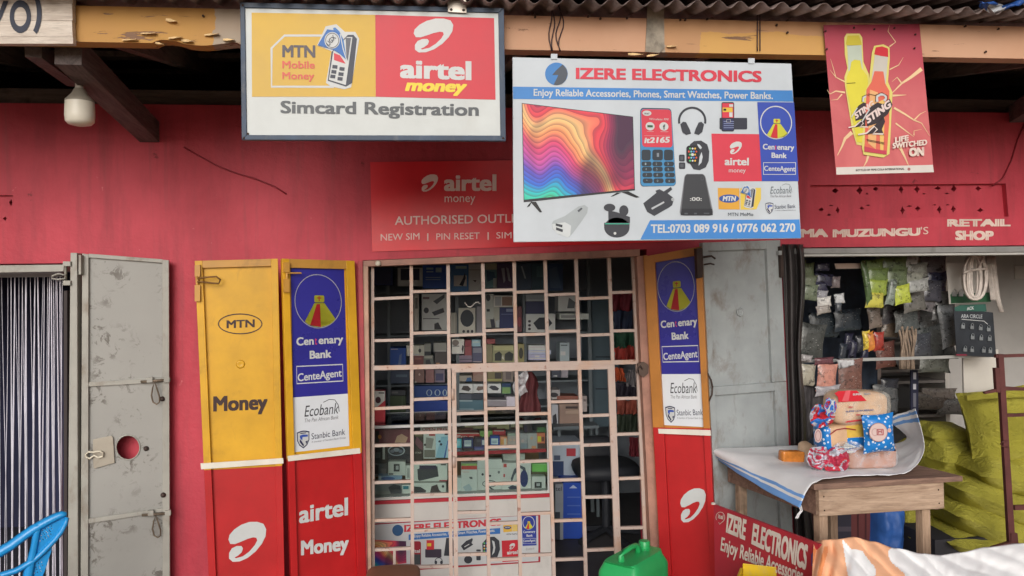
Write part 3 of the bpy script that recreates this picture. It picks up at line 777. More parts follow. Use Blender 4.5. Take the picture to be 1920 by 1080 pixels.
# keypad phone
z = Art.zoom(pl, 1190, 180, 3.8576, 0.0)
z.sub((40, 85), (265, 90), (300, 650), (40, 655)).rr(0, 0, 1, 1, .09, ink(36, 44, 56), 0, .05)
z.sub((43, 92), (263, 96), (298, 648), (43, 652)).rr(0, 0, 1, 1, .09, ink(66, 140, 190), 1, .05)
q = z.sub((47, 95), (262, 98), (275, 372), (55, 368)); q.rr(0, 0, 1, 1, .1, SR, 2, .09)
q.ell(.19, .105, .15, .07, WHITE, 3); q.text('itel', .1, .135, .27, .135, .05, ink(40, 40, 50), 4, .01, .2)
q.text('Wireless FM', .26, .285, .9, .29, .055, WHITE, 3, 0, .15)
q.ell(.28, .45, .15, .11, WHITE, 3); q.rect(.19, .42, .37, .48, ink(50, 90, 60), 4); q.ell(.74, .45, .15, .11, WHITE, 3); q.text('f', .71, .53, .79, .53, .13, ink(40, 60, 60), 4, .03)
q.rect(.17, .585, .4, .592, WHITE, 3); q.rect(.62, .585, .88, .592, WHITE, 3); q.rect(.08, .70, .93, .705, WHITE, 3)
q.text('it2165', .07, .90, .92, .875, .15, WHITE, 3, .04, .15)
KD = ink(42, 52, 62)
for k, x in enumerate((50, 128, 212)):
    z.rr(x, 388, x+(76 if k == 1 else 66), 466, 16, KD, 2)
    for j, y in enumerate((474, 512, 554, 596)):
        z.rr(x+j*3, y, x+72+j*3, y+34, 14, KD, 2)
        z.text(('1 2 3', '4 5 6', '7 8 9', '* 0 #')[j].split()[k], x+24+j*3, y+25, x+34+j*3, y+25, 16, ink(150, 170, 180), 3, 0)
z.rect(160, 412, 176, 440, ink(130, 140, 150), 3)
z.build('keypad_phone_picture', sg)
DK, D2 = ink(54, 56, 64), ink(84, 88, 96)
z.ring(416, 180, 103, 103, 16, DK, 0, 30, 168, 372)
z.poly([(330, 205), (350, 186), (372, 190), (398, 240), (408, 272), (372, 282), (345, 262)], DK, 1); z.poly([(502, 205), (482, 186), (462, 192), (440, 240), (430, 272), (462, 282), (490, 260)], DK, 1)
z.build('headphones_picture', sg)
z.poly([(400, 350), (430, 326), (480, 322), (525, 350), (540, 400), (536, 470), (515, 515), (470, 537), (425, 530), (400, 490)], DK, 0)
z.poly([(452, 346), (470, 352), (486, 372), (478, 385), (462, 372)], PW, 1); z.poly([(470, 440), (484, 405), (492, 440), (484, 480), (462, 505)], PW, 1)
z.rr(374, 358, 466, 488, 22, ink(30, 30, 36), 2)
cs = [(90, 190, 110), (70, 130, 210), (220, 220, 220), (220, 90, 70), (230, 180, 70), (120, 200, 210)]
for j in range(5):
    for i in range(4 if j % 2 else 3):
        z.ell(392+i*18+(0 if j % 2 else 9), 380+j*22, 7, 7, ink(*cs[(i*2+j*3) % 6]), 3, 10)
z.ell(418, 424, 11, 11, WHITE, 4, 12)
z.rr(320, 424, 362, 474, 9, DK, 0); z.rr(320, 480, 366, 528, 9, DK, 0); z.rr(330, 436, 352, 462, 5, D2, 1); z.rr(330, 492, 354, 516, 5, D2, 1)
z.build('smart_watch_picture', sg)
z.sub((362, 563), (508, 563), (574, 866), (322, 866)).rr(0, 0, 1, 1, .14, ink(120, 122, 128), 0, .1)
z.sub((366, 567), (504, 567), (562, 858), (334, 858)).rr(0, 0, 1, 1, .12, ink(58, 60, 66), 1, .08)
z.poly([(340, 815), (558, 815), (566, 862), (332, 862)], ink(40, 42, 48), 2)
z.text(':00:', 400, 758, 486, 758, 26, WHITE, 2, .02); z.rect(360, 845, 385, 856, D2, 3); z.rect(430, 845, 450, 856, D2, 3); z.rect(500, 845, 540, 852, D2, 3); z.frame(478, 584, 500, 608, 3, D2, 2)
z.build('power_bank_picture', sg)
z.poly([(62, 776), (158, 700), (150, 685), (180, 674), (210, 690), (262, 657), (272, 676), (238, 704), (262, 722), (286, 742), (272, 790), (250, 806), (142, 868), (90, 838)], DK, 0)
z.poly([(120, 810), (210, 762), (216, 772), (126, 822)], ink(190, 195, 200), 1); z.ell(276, 748, 12, 12, ink(170, 175, 180), 1)
z.build('plug_charger_picture', sg)
z.rr(628, 44, 720, 256, 12, ink(44, 46, 58), 1); z.rr(614, 158, 814, 242, 8, ink(50, 52, 66), 0); z.rect(634, 52, 714, 158, SR, 2); z.rect(636, 84, 708, 116, ink(226, 190, 70), 3); z.rect(684, 118, 708, 152, WHITE, 3); z.rect(684, 60, 712, 78, WHITE, 3); z.rect(642, 92, 662, 106, BLACK, 4); z.rect(636, 166, 714, 248, ink(48, 54, 92), 2)
for k in range(4): z.rect(644, 182+k*15, 718, 187+k*15, ink(130, 140, 180), 3)
z.rect(664, 170, 694, 190, ink(48, 54, 92), 4); z.frame(664, 170, 694, 190, 2, WHITE, 5)
z.build('phone_wallet_picture', sg)
z.poly([(555, 272), (902, 276), (920, 616), (572, 618)], SR, 0); swoosh(z.sub((687, 328), (775, 330), (777, 422), (690, 420)), WHITE, 1)
z.text('airtel', 651, 500, 826, 502, 55, WHITE, 1, .035); z.text('money', 681, 552, 803, 553, 32, WHITE, 1, 0); z.build('red_panel', sg)
z.poly([(887, 44), (1153, 46), (1186, 616), (920, 616)], ink(54, 78, 178), 1)
bank_emblem(z.sub((906, 68), (1138, 74), (1140, 314), (908, 312)), 2)
z.text('Cen', 927, 386, 1012, 388, 40, WHITE, 2, .03); z.text('t', 1013, 388, 1026, 388, 40, ink(200, 60, 90), 2, .02); z.text('enary', 1030, 388, 1154, 392, 40, WHITE, 2, .03)
z.text('Bank', 990, 447, 1100, 450, 38, WHITE, 2, .03); z.frame(930, 480, 1166, 569, 4, WHITE, 2); z.text('CenteAgent', 936, 541, 1162, 545, 36, WHITE, 2, .02); z.build('bank_panel', sg)
z.poly([(601, 665), (757, 667), (760, 821), (607, 819)], ink(222, 164, 62), 0); z.poly([(763, 668), (914, 664), (914, 745), (880, 820), (766, 822)], ink(226, 196, 84), 0)
z.ell(683, 742, 73, 30, ink(44, 84, 160), 1); z.text('MTN', 636, 760, 734, 760, 36, WHITE, 2, .05, .15)
momo(Art(pl, lambda x, y: z.fn(764+(x-590)*0.40, 640+(y-160)*0.395), 0.0007, z.mb, z.tx), 1)
z.text('MTN MoMo', 675, 868, 858, 868, 24, ink(60, 70, 80), 1, .01); z.build('payment_panel', sg)
bank_names(z.sub((930, 612), (1176, 614), (1182, 866), (934, 866)), 1, ink(110, 118, 124)); z.build('bank_names', sg)
z = Art.zoom(pl, 940, 80, 2.769, 0.0)
z.poly([(262, 940), (270, 925), (330, 900), (400, 850), (432, 842), (450, 856), (446, 884), (415, 930), (372, 988), (352, 1010), (300, 996), (266, 968)], ink(172, 180, 184), 0)
z.poly([(264, 942), (330, 932), (362, 950), (358, 1000), (345, 1012), (290, 990), (268, 965)], ink(206, 212, 214), 1); z.poly([(282, 938), (318, 946), (316, 960), (282, 950)], DK, 2); z.poly([(284, 958), (320, 970), (318, 984), (284, 972)], DK, 2); z.poly([(395, 872), (415, 856), (422, 862), (402, 880)], D2, 2); z.build('car_charger_picture', sg)
z.ell(600, 960, 66, 52, DK, 0); z.rect(534, 935, 666, 955, DK, 1); z.poly([(555, 870), (600, 880), (668, 905), (668, 935), (556, 935)], DK, 0); z.ell(562, 856, 30, 20, DK, 1); z.ell(636, 872, 24, 28, DK, 1); z.rect(538, 938, 664, 943, ink(60, 180, 150), 2); z.ell(590, 990, 7, 7, WHITE, 2); z.build('earbuds_picture', sg)

# ---- drinks poster nailed to the board
pl = Pl(at_y(1640, 60, -1.012), (0.02, -1, 0.03))
pt = thing('drinks_poster', 'faded pink poster of two glowing drink bottles nailed to the eave board', 'poster', pl.at(1655, 326))
def poster_mat():
    m, t, b = base_mat('faded_pink_print', (206, 110, 110), 0.5)
    tc = t.nodes.new('ShaderNodeTexCoord')
    n = nz(t, tc.outputs['Generated'], 2.4, 4, 0.5, 0.6)
    sp = t.nodes.new('ShaderNodeSeparateXYZ'); t.links.new(tc.outputs['Generated'], sp.inputs[0])
    c = ramp(t, sp.outputs['Z'], [(0, rgb((196, 104, 104))), (0.45, rgb((196, 104, 106))), (0.75, rgb((176, 74, 86))), (1, rgb((140, 50, 70)))])
    c = mixc(t, ramp(t, n, [(0.40, (0, 0, 0)), (0.7, (0.6, 0.6, 0.6))]), c, rgb((160, 56, 70)))
    t.links.new(c, b.inputs['Base Color'])
    return m
m = MB()
PC = [(1544, 47), (1724, 45), (1751, 323), (1568, 328)]
def fn(u, v):
    x = PC[0][0]*(1-u)*(1-v)+PC[1][0]*u*(1-v)+PC[2][0]*u*v+PC[3][0]*(1-u)*v
    y = PC[0][1]*(1-u)*(1-v)+PC[1][1]*u*(1-v)+PC[2][1]*u*v+PC[3][1]*(1-u)*v
    return pl.at(x, y, -0.0008)
m.grid(fn, 6, 8, poster_mat()); m.build('sheet', pt)
z = Art.zoom(pl, 1530, 30, 3.4826, 0.0)
gl, bolt = ink(226, 214, 120), ink(240, 206, 160)
z.poly([(132, 988), (763, 972), (770, 1020), (133, 1036)], ink(222, 214, 208), 1); z.text('BOTTLED BY PEPSI COLA INTERNATIONAL', 260, 1014, 578, 1004, 13, ink(70, 60, 62), 2, .03); z.ell(607, 1000, 10, 10, ink(170, 110, 110), 2)
z.build('caption', pt)
for p, w in (([(690, 345), (620, 400), (560, 440), (500, 500)], 26), ([(560, 440), (530, 400), (495, 430)], 10), ([(500, 520), (590, 515)], 14), ([(510, 600), (580, 640), (640, 680), (690, 700), (740, 780)], 14), ([(640, 680), (680, 640), (720, 620)], 9), ([(190, 500), (130, 490), (90, 510), (72, 480)], 12), ([(190, 430), (130, 400), (110, 330), (95, 280)], 8), ([(130, 400), (90, 350)], 6), ([(170, 510), (140, 545), (95, 550)], 9), ([(235, 760), (190, 800), (170, 850), (140, 910)], 26), ([(345, 900), (330, 950), (310, 985)], 18), ([(545, 850), (580, 920), (605, 978)], 20), ([(520, 700), (600, 760), (640, 790)], 10), ([(480, 200), (520, 170), (470, 100), (480, 60)], 8), ([(480, 350), (540, 320), (570, 270)], 8), ([(640, 780), (640, 750), (690, 740)], 7)):
    z.line(p, w, bolt, 1, taper=True); z.build('lightning_bolt', pt)
z.poly([(185, 140), (200, 115), (285, 115), (302, 140), (310, 300), (345, 380), (350, 460), (330, 850), (265, 840), (235, 740), (190, 460), (185, 400), (205, 340), (188, 250)], gl, 2)
z.poly([(195, 180), (206, 128), (280, 126), (296, 170), (298, 190), (205, 195)], ink(206, 190, 60), 3); z.poly([(204, 192), (296, 190), (306, 360), (212, 360)], ink(196, 206, 190), 3)
z.poly([(230, 300), (250, 285), (290, 290), (300, 345), (335, 390), (345, 470), (322, 830), (268, 822), (245, 700), (200, 470), (200, 400), (222, 350)], ink(224, 212, 70), 4)
z.build('yellow_bottle_picture', pt)
z.poly([(365, 240), (380, 195), (440, 185), (480, 205), (482, 280), (470, 430), (500, 500), (490, 700), (480, 900), (440, 925), (310, 905), (300, 860), (320, 500), (345, 430)], gl, 5)
z.poly([(380, 250), (390, 205), (432, 198), (470, 212), (472, 268), (425, 262)], ink(210, 50, 60), 6); z.poly([(384, 254), (470, 268), (455, 445), (362, 430)], ink(206, 200, 190), 6)
z.poly([(382, 360), (440, 362), (452, 440), (480, 490), (478, 700), (462, 905), (390, 895), (316, 885), (330, 480), (362, 430)], ink(226, 110, 90), 7)
z.poly([(352, 480), (405, 500), (390, 870), (340, 830)], ink(236, 178, 120), 8); z.poly([(410, 560), (452, 540), (440, 880), (420, 890)], ink(238, 196, 110), 8); z.poly([(316, 850), (390, 870), (460, 880), (462, 905), (316, 885)], ink(200, 70, 90), 9)
z.build('red_bottle_picture', pt)
for k, (ox, oy, s, ly) in enumerate(((0, 0, 1.0, 10), (-95, -15, .78, 5))):
    q = lambda pts: [(420+(x-420)*s+ox, 630+(y-630)*s+oy) for x, y in pts]
    z.line(q([(400, 560), (398, 528), (420, 512), (448, 515), (460, 535), (445, 555)]), 16*s, WHITE, ly+1); z.line(q([(388, 560), (392, 515), (430, 500), (465, 520), (466, 555)]), 4, BLACK, ly+2)
    z.poly(q([(325, 640), (360, 590), (400, 565), (440, 575), (480, 540), (500, 580), (470, 640), (400, 700), (335, 720)]), ink(60, 50, 54), ly+1)
    z.text('STING', *q([(338, 705)])[0], *q([(496, 590)])[0], 46*s, ink(236, 214, 210), ly+3, .05, .1, up=(-20*s, -44*s))
    z.poly(q([(350, 735), (400, 700), (440, 650), (452, 690), (430, 740), (446, 780), (400, 760), (330, 775)]), ink(60, 50, 54), ly+1)
    z.line(q([(275, 775), (330, 765), (380, 720), (400, 740), (370, 770), (440, 770)]), 10*s, ink(230, 214, 206), ly+3); z.line(q([(300, 690), (330, 640), (350, 610)]), 8*s, WHITE, ly+3)
    z.build('scorpion_logo', pt)
z.line([(340, 508), (396, 520)], 3, BLACK, 11); z.line([(330, 806), (448, 828)], 3, BLACK, 11); z.line([(334, 814), (446, 836)], 3, BLACK, 11); z.line([(200, 440), (258, 436)], 3, BLACK, 6)
z.build('bottle_lines', pt)
lw = ink(232, 214, 202)
z.text('LIFE', 516, 828, 605, 812, 36, lw, 12, .05); z.text('SWITCHED', 500, 866, 726, 842, 36, lw, 12, .05); z.text('ON', 608, 918, 706, 912, 56, lw, 12, .07); z.build('lettering', pt)
for x, y in ((245, 78), (378, 88), (508, 80), (645, 122), (60, 100), (68, 218), (640, 212)):
    m = MB(); p = pl.at(1530+x/3.4826, 30+y/3.4826); m.lathe(p, [(-0.01, .0022), (.003, .0022), (.004, .004), (.006, .003)], nail, (0, -1, 0), 8); m.build('nail', pt)

# ---- red vinyl banner on the wall
pl = PY(-0.012)
bn = thing('red_banner', 'red vinyl banner reading AUTHORISED OUTLET on the wall above the grille', 'banner', at_y(960, 472, -0.012))
m = MB(); VR = paint((222, 38, 50), 0.35, 0.10, 2.5, 0.15, bscale=14)
BC = [(694, 304), (1300, 296), (1296, 452), (698, 472)]
def fn(u, v):
    x = BC[0][0]*(1-u)*(1-v)+BC[1][0]*u*(1-v)+BC[2][0]*u*v+BC[3][0]*(1-u)*v
    y = BC[0][1]*(1-u)*(1-v)+BC[1][1]*u*(1-v)+BC[2][1]*u*v+BC[3][1]*(1-u)*v
    return pl.at(x, y, -0.003+0.0016*noise.noise(V((u*9, v*3, 2))))
m.grid(fn, 24, 8, VR); m.build('sheet', bn, smooth=True)
z = Art.zoom(pl, 680, 290, 5.143, 0.0)
pk = ink(255, 224, 218)
swoosh(z.sub((565, 190), (727, 190), (727, 357), (567, 357)), pk, 1); z.build('swoosh_logo', bn)
z.text('airtel', 785, 350, 1290, 350, 160, pk, 1, .035); z.text('money', 790, 458, 1086, 455, 82, pk, 1, -.012); z.build('lettering', bn)
z.text('AUTHORISED OUTLET', 310, 678, 1565, 652, 82, pk, 1, .008); z.text('NEW SIM', 174, 830, 548, 818, 64, pk, 1, .004); z.text('PIN RESET', 710, 822, 1128, 812, 62, pk, 1, .004); z.text('SIM', 1288, 808, 1436, 806, 60, pk, 1, .004)
z.rect(622, 758, 634, 832, pk, 1); z.rect(1204, 748, 1216, 822, pk, 1); z.build('lettering', bn)
# ---- name painted on the wall of the right hand shop
z = Art.zoom(PY(0), 1480, 330, 4.3636, 0.0015)
hp = paint((216, 194, 182), 0.7, 0.1, 10)
z.text('MAMA', -140, 505, 318, 500, 68, hp, 0, .06); z.text('MUZUNGU', 355, 502, 1072, 488, 64, hp, 0, .06); z.text("'S", 1076, 478, 1138, 474, 58, hp, 0, 0)
z.text('RETAIL', 1292, 414, 1810, 412, 60, hp, 0, .06); z.text('SHOP', 1358, 524, 1672, 526, 76, hp, 0, .06)
z.build('painted_lettering', bld)

# ================================================================== doors
def pt2(px, py, y):
    p = at_y(px, py, y); return (p.x, p.y)
def flat_up(n): return n
DOOR = lambda c, g=0.35: paint(tuple(round(q*.96) for q in c), 0.42, 0.10, 4, 0.12, grime=g, gc=(96, 70, 44), spec=0.4, bscale=30)
YEL, RED2, GREY, GREEN_G = DOOR((216, 162, 34)), DOOR((182, 27, 31), 0.2), DOOR((164, 162, 154), 0.6), DOOR((160, 166, 167), 0.7)
YELT = DOOR((196, 144, 64), 0.5)
WST = paint((216, 210, 198), 0.5, 0.06, 8)
def rail(th, pl, q, mat, off=0.0, dep=0.026, name='frame_rail', bev=0.0015):
    m = MB(); m.prism(pl, q, dep, mat, off=off); return m.build(name, th, bevel=bev)
def lerp(a, b, t): return (a[0]+(b[0]-a[0])*t, a[1]+(b[1]-a[1])*t)
def steel_leaf(th, pl, tl, tr, br, bl, split, wl, wr, top, mU, mL, panel_in=0.018, mT=None):
    """pressed steel leaf: rails round sunk sheets; split = fraction down where the colours meet"""
    L = lambda t: lerp(tl, bl, t); R_ = lambda t: lerp(tr, br, t)
    at = lambda u, t: lerp(L(t), R_(t), u)
    W = lambda t: math.hypot(R_(t)[0]-L(t)[0], R_(t)[1]-L(t)[1])
    tp = top
    for (t0, t1, mt) in ((0, split, mU), (split, 1, mL)):
        if mt is None: continue
        rail(th, pl, [at(0, t0), at(wl/W(t0), t0), at(wl/W(t1), t1), at(0, t1)], mt)
        rail(th, pl, [at(1-wr/W(t0), t0), at(1, t0), at(1, t1), at(1-wr/W(t1), t1)], mt)
        p0 = tp if t0 == 0 else t0
        m = MB(); m.prism(pl, [at(wl/W(p0)-.004, p0), at(1-wr/W(p0)+.004, p0), at(1-wr/W(t1)+.004, t1), at(wl/W(t1)-.004, t1)], 0.003, mt, off=-panel_in); m.build('sheet_panel', th)
    rail(th, pl, [at(wl/W(0), 0), at(1-wr/W(0), 0), at(1-wr/W(tp), tp), at(wl/W(tp), tp)], mT or mU, off=-0.0015)
    return at

# ---- yellow and red folding leaves at the left of the grille
hx, hy = pt2(682, 700, -0.03)[0], -0.03
pB = at_y(536, 700, -0.19); plB = PV((pB.x, -0.19), (hx, hy))
pA0 = at_y(372, 700, -0.235); pA1 = at_y(530, 700, -0.185); plA = PV((pA0.x, -0.235), (pA1.x, -0.185))
la = thing('folding_door', 'yellow over red steel door leaf painted MTN Money, farthest left of the folding leaves', 'door', (plA.at(460, 1080).x, -0.21, FZ), 'folding shop door leaves')
at = steel_leaf(la, plA, (365, 489), (521, 485), (537, 1250), (399, 1262), 0.508, 14, 13, 0.018, YEL, RED2, mT=YELT)
m = MB(); m.prism(plA, [(376, 869), (531, 859), (531.5, 869), (377, 880)], 0.004, WST, off=0.0035); m.build('white_strip', la)
a = Art.zoom(plA, 340, 460, 3.375, -0.017)
br_ = ink(58, 36, 34)
a.ring(372, 497, 141, 66, 7, br_, 1); a.text('MTN', 286, 525, 464, 518, 50, br_, 1, .03); a.text('Money', 202, 1052, 546, 1038, 96, br_, 1, .04); a.build('logo_ring', la)
m = MB(); m.lathe(plA.at(451, 683, -0.0175), [(0, .019), (.003, .016), (.004, .012), (.0025, .008)], YEL, tuple(plA.n), 16); m.build('dent', la, smooth=True)
a = Art.zoom(plA, 340, 760, 3.375, -0.017)
swoosh(a.sub((298, 737), (537, 737), (537, 990), (298, 990)), WHITE, 1); a.build('swoosh_logo', la)
def bolt_(th, pl, x, y, h, mt, loop=0, w=9):
    m = MB(); m.prism(pl, [(x-w/2, y), (x+w/2, y-.5), (x+w/2, y+h*.32), (x-w/2, y+h*.32)], 0.02, mt, off=0.016); m.build('bolt_keeper', th)
    m = MB(); m.prism(pl, [(x-w/2, y+h*.55), (x+w/2, y+h*.55), (x+w/2, y+h), (x-w/2, y+h)], 0.02, mt, off=0.016); m.build('bolt_keeper', th)
    m = MB(); m.tube([pl.at(x, y+h*.1, .006), pl.at(x, y+h*.95, .006)], 0.006, mt, 8); m.build('bolt', th, smooth=True)
    if loop:
        m = MB(); m.tube([pl.at(x+dx*loop, y+h*.42+dy, .02) for dx, dy in ((0, -3), (18, -6), (36, -7), (43, -1), (40, 6), (26, 5), (10, 3), (0, 3))], 0.004, paint((120, 84, 44), .5, .2, 9, metal=.3), 7); m.build('bolt_handle', th, smooth=True)
bolt_(la, plA, 370, 497, 68, YELT, 1, 10)
lb2 = thing('folding_door', 'yellow over red steel door leaf painted airtel Money with bank posters above', 'door', (plB.at(600, 1080).x, -0.11, FZ), 'folding shop door leaves')
steel_leaf(lb2, plB, (529, 485), (665, 489), (692, 1212), (551, 1246), 0.4975, 13, 16, 0.022, YEL, RED2, mT=YELT)
m = MB(); m.prism(plB, [(539, 855), (675, 840), (676, 850), (540.5, 865)], 0.004, WST, off=0.0035); m.build('white_strip', lb2)
a = Art.zoom(plB, 340, 760, 3.375, -0.017)
a.text('airtel', 745, 748, 1055, 695, 112, WHITE, 1, .03); a.text('Money', 757, 950, 1060, 915, 92, WHITE, 1, .04)
a.build('lettering', lb2)
def bank_poster(label, pl, tl, tr, br, bl, split, off):
    """blue and white printed bank notice; split = fraction of height that is blue"""
    th = thing('bank_poster', label, 'poster', pl.at((bl[0]+br[0])/2, (bl[1]+br[1])/2, off), 'bank notices on the folding doors')
    a = Art(pl, None, off); s = a.sub(tl, tr, br, bl)
    vin = paint((46, 44, 138), 0.28, 0.10, 3, 0.12, bscale=25)
    s.rect(-.0, -.012, 1, 0.02, WHITE, -1)
    m = MB(); m.add([s.P(x, y, 0) for x, y in ((0, 0), (1, 0), (1, split), (0, split))]+[s.P(x, y, -1.2) for x, y in ((0, 0), (1, 0), (1, split), (0, split))], [[0, 1, 2, 3], [7, 6, 5, 4], [0, 4, 5, 1], [1, 5, 6, 2], [2, 6, 7, 3], [3, 7, 4, 0]], vin); m.build('blue_sheet', th)
    m = MB(); m.add([s.P(x, y, -.2) for x, y in ((0, split), (1, split), (1, 1), (0, 1))]+[s.P(x, y, -1.4) for x, y in ((0, split), (1, split), (1, 1), (0, 1))], [[0, 1, 2, 3], [7, 6, 5, 4], [0, 4, 5, 1], [1, 5, 6, 2], [2, 6, 7, 3], [3, 7, 4, 0]], paint((208, 212, 218), .4, .04, 3)); m.build('white_sheet', th)
    b = s.box(0, 0, 1, split)
    bank_emblem(b.box(.06, .05, .94, .475), 1, .01)
    b.build('emblem', th)
    b.text('Cen', .08, .605, .40, .60, .062, WHITE, 1, .03); b.text('t', .42, .60, .46, .60, .062, ink(196, 60, 110), 1, .02); b.text('enary', .49, .598, .945, .592, .062, WHITE, 1, .03)
    b.text('Bank', .32, .71, .72, .706, .062, WHITE, 1, .035); b.text('CenteAgent', .09, .88, .90, .86, .06, WHITE, 1, .02)
    b.frame(.07, .76, .925, .90, .008, WHITE, 1); b.build('lettering_frame', th)
    w = s.box(0, split, 1, 1, 0); bank_names(w, 1); w.build('bank_logos', th)
    return th
bank_poster('blue and white bank notice on the leaf left of the grille', plB, (545, 500), (645, 504), (655, 836), (551.5, 848), 0.705, -0.0165)
bolt_(lb2, plB, 538, 492, 56, YELT, 0, 10)
m = MB(); m.tube([plB.at(541, 512, .014), plB.at(565, 512, .012)], .004, YELT, 6); m.build('bolt_handle', lb2)

# ---- right hand leaf: ochre over red, swung out
pC0 = at_y(1212, 700, -0.03); pC1 = at_y(1326, 700, -0.19); plC = PV((pC0.x, -0.03), (pC1.x, -0.19))
lc = thing('folding_door', 'ochre over red steel door leaf with bank poster right of the grille', 'door', (plC.at(1280, 1080).x, -0.11, FZ), 'folding shop door leaves')
OCH = DOOR((186, 122, 52), 0.5)
steel_leaf(lc, plC, (1207, 481), (1314, 462), (1352, 1235), (1246, 1206), 0.442, 20, 12, 0.02, OCH, RED2)
m = MB(); m.prism(plC, [(1234, 804), (1332, 806.5), (1333, 817), (1235, 813)], 0.004, WST, off=0.0035); m.build('white_strip', lc)
bank_poster('blue and white bank notice on the ochre leaf right of the grille', plC, (1224, 484), (1303, 474), (1325, 801), (1245, 797), 0.695, -0.0165)
a = Art.zoom(plC, 940, 760, 3.375, -0.017)
swoosh(a.sub((1130, 525), (1294, 525), (1294, 741), (1135, 741)), WHITE, 1); a.build('swoosh_logo', lc)
# ---- grey leaf of the right hand shop
pD0 = at_y(1322, 700, -0.16); pD1 = at_y(1474, 700, -0.02); plD = PV((pD0.x, -0.17), (pD1.x, -0.035))
ld = thing('grey_door_leaf', 'grey steel door leaf standing between the bank leaf and the right hand shop', 'door', (plD.at(1400, 1080).x, -0.1, FZ))
steel_leaf(ld, plD, (1317, 455), (1463, 450), (1497, 1240), (1356, 1262), 0.335, 10, 26, 0.02, GREEN_G, None)
steel_leaf(ld, plD, lerp((1317, 455), (1356, 1262), .336), lerp((1463, 450), (1497, 1240), .336), (1497, 1240), (1356, 1262), 0.999, 10, 22, 0.03, GREEN_G, None)
m = MB(); m.lathe(plD.at(1388, 585, -.014), [(0, .022), (.003, .02), (.003, .014), (.001, .013), (.003, .006)], GREEN_G, tuple(plD.n), 18); m.build('boss', ld, smooth=True)
IR = paint((74, 62, 58), .6, .25, 9, .2, metal=.5, grime=.4)
m = MB(); m.prism(plD, [(1306, 466), (1317, 464), (1318, 520), (1308, 522)], 0.02, IR, off=0.022); m.build('bolt', ld)
m = MB(); m.tube([plD.at(1319, 482, .02), plD.at(1334, 480, .03), plD.at(1341, 485, .03)], .005, IR, 6); m.tube([plD.at(1320, 496, .02), plD.at(1332, 494, .03), plD.at(1339, 496, .03)], .004, IR, 6); m.build('bolt_handle', ld, smooth=True)
m = MB(); m.tube([plD.at(x, y, .012) for x, y in ((1327, 700), (1333, 712), (1336, 725), (1335, 740), (1329, 752))], .004, IR, 6); m.build('pull_handle', ld, smooth=True)
m = MB(); m.prism(plD, [(1463, 462), (1468, 462), (1470, 520), (1465, 520)], .02, IR, off=.018); m.prism(plD, [(1460, 470), (1466, 470), (1466, 478), (1460, 478)], .02, GREEN_G, off=.02); m.build('hinge', ld)
# dark rubber sheet hanging at the edge of the right hand opening
m = MB(); dkm = paint((58, 54, 54), .45, .25, 6, .2, bscale=20)
def fn(u, v):
    x = lerp((1466, 462), (1500, 462), u)[0]+v*24+ (6*math.sin(v*5+u*2)+4*math.sin(v*13))*u*(1-v*.3)
    return at_y(x, 458+v*560, -0.03+0.03*math.sin(u*13+v*2.4)*(.4+u)-0.02*u)
m.grid(fn, 24, 30, dkm); tag(m.build('rubber_curtain', smooth=True, solid=.003, normals=False), 'dark folded plastic curtain at the left edge of the right hand shop', 'curtain')

# ---- left shop: pale post, head rail and grey leaf with a round hole
YP = -0.14; pp = PY(YP)
GP = DOOR((166, 163, 154), 0.6)
dfr = thing('door_frame', 'pale grey steel frame of the curtained doorway at far left', 'door frame', (at_y(140, 900, YP).x, YP, FZ))
rail(dfr, pp, [(132, 474), (144.5, 474), (146.5, 1250), (126, 1250), (128, 900)], GP, dep=0.16, name='post')
rail(dfr, pp, [(-200, 500), (120, 496), (119, 509), (-200, 515)], GP, off=-0.03, dep=0.1, name='head_rail')
for y in (490, 526):
    rail(dfr, pp, [(118, y), (132, y), (132, y+9), (117, y+9)], GP, off=0.012, dep=0.04, name='bolt_keeper')
m = MB(); m.tube([pp.at(123, 494, .004), pp.at(123, 534, .004)], .006, paint((130, 126, 116), .5, metal=.4), 8); m.tube([pp.at(x, y, .014) for x, y in ((123, 516), (110, 513), (98, 517), (98, 522), (108, 524), (123, 522))], .004, GP, 6); m.build('bolt', dfr, smooth=True)
rail(dfr, pp, [(147, 478), (152, 478), (152, 515), (147, 515)], GP, off=.01, dep=.03, name='hinge')
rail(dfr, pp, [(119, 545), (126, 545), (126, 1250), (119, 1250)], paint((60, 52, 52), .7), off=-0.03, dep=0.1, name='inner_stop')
q0, q1 = at_y(156, 800, -0.125), at_y(314, 800, -0.06); plE = PV((q0.x, -0.125), (q1.x, -0.06))
le = thing('grey_door_leaf', 'scuffed pale grey steel door leaf with a round hole, left of the yellow leaf', 'door', (plE.at(235, 1080).x, -0.09, FZ))
def scuffed():
    m, t, b = base_mat('scuffed_grey_paint', (176, 171, 160), .45)
    v = coords(t); f = nz(t, v, 3, 6); g = nz(t, v, 22, 9, .72, .6); h = nz(t, v, 4.2, 3, .5)
    c = mixc(t, f, rgb((140, 138, 134)), rgb((160, 158, 153)))
    mm = nd(t, 'ShaderNodeMath', operation='MULTIPLY'); t.links.new(ramp(t, g, [(.53, (0, 0, 0)), (.58, (1, 1, 1))]), mm.inputs[0]); t.links.new(ramp(t, h, [(.46, (0, 0, 0)), (.58, (.9, .9, .9))]), mm.inputs[1])
    c = mixc(t, mm.outputs[0], c, rgb((96, 90, 84)))
    t.links.new(c, b.inputs['Base Color']); bumpit(t, b, g, .15, .002); return m
SCF = scuffed()
TL, TR, BR_, BL = (154, 475), (316, 487), (320, 1255), (150, 1290)
E_ = lambda x, y: (x, y)
rail(le, plE, [(154, 475), (166, 477), (165, 1270), (150, 1290)], GP); rail(le, plE, [(304, 486.5), (316.5, 488), (319, 1255), (305, 1260)], GP)
rail(le, plE, [(166, 475.5), (304, 486), (304, 493), (166, 483)], GP, off=-.001); 
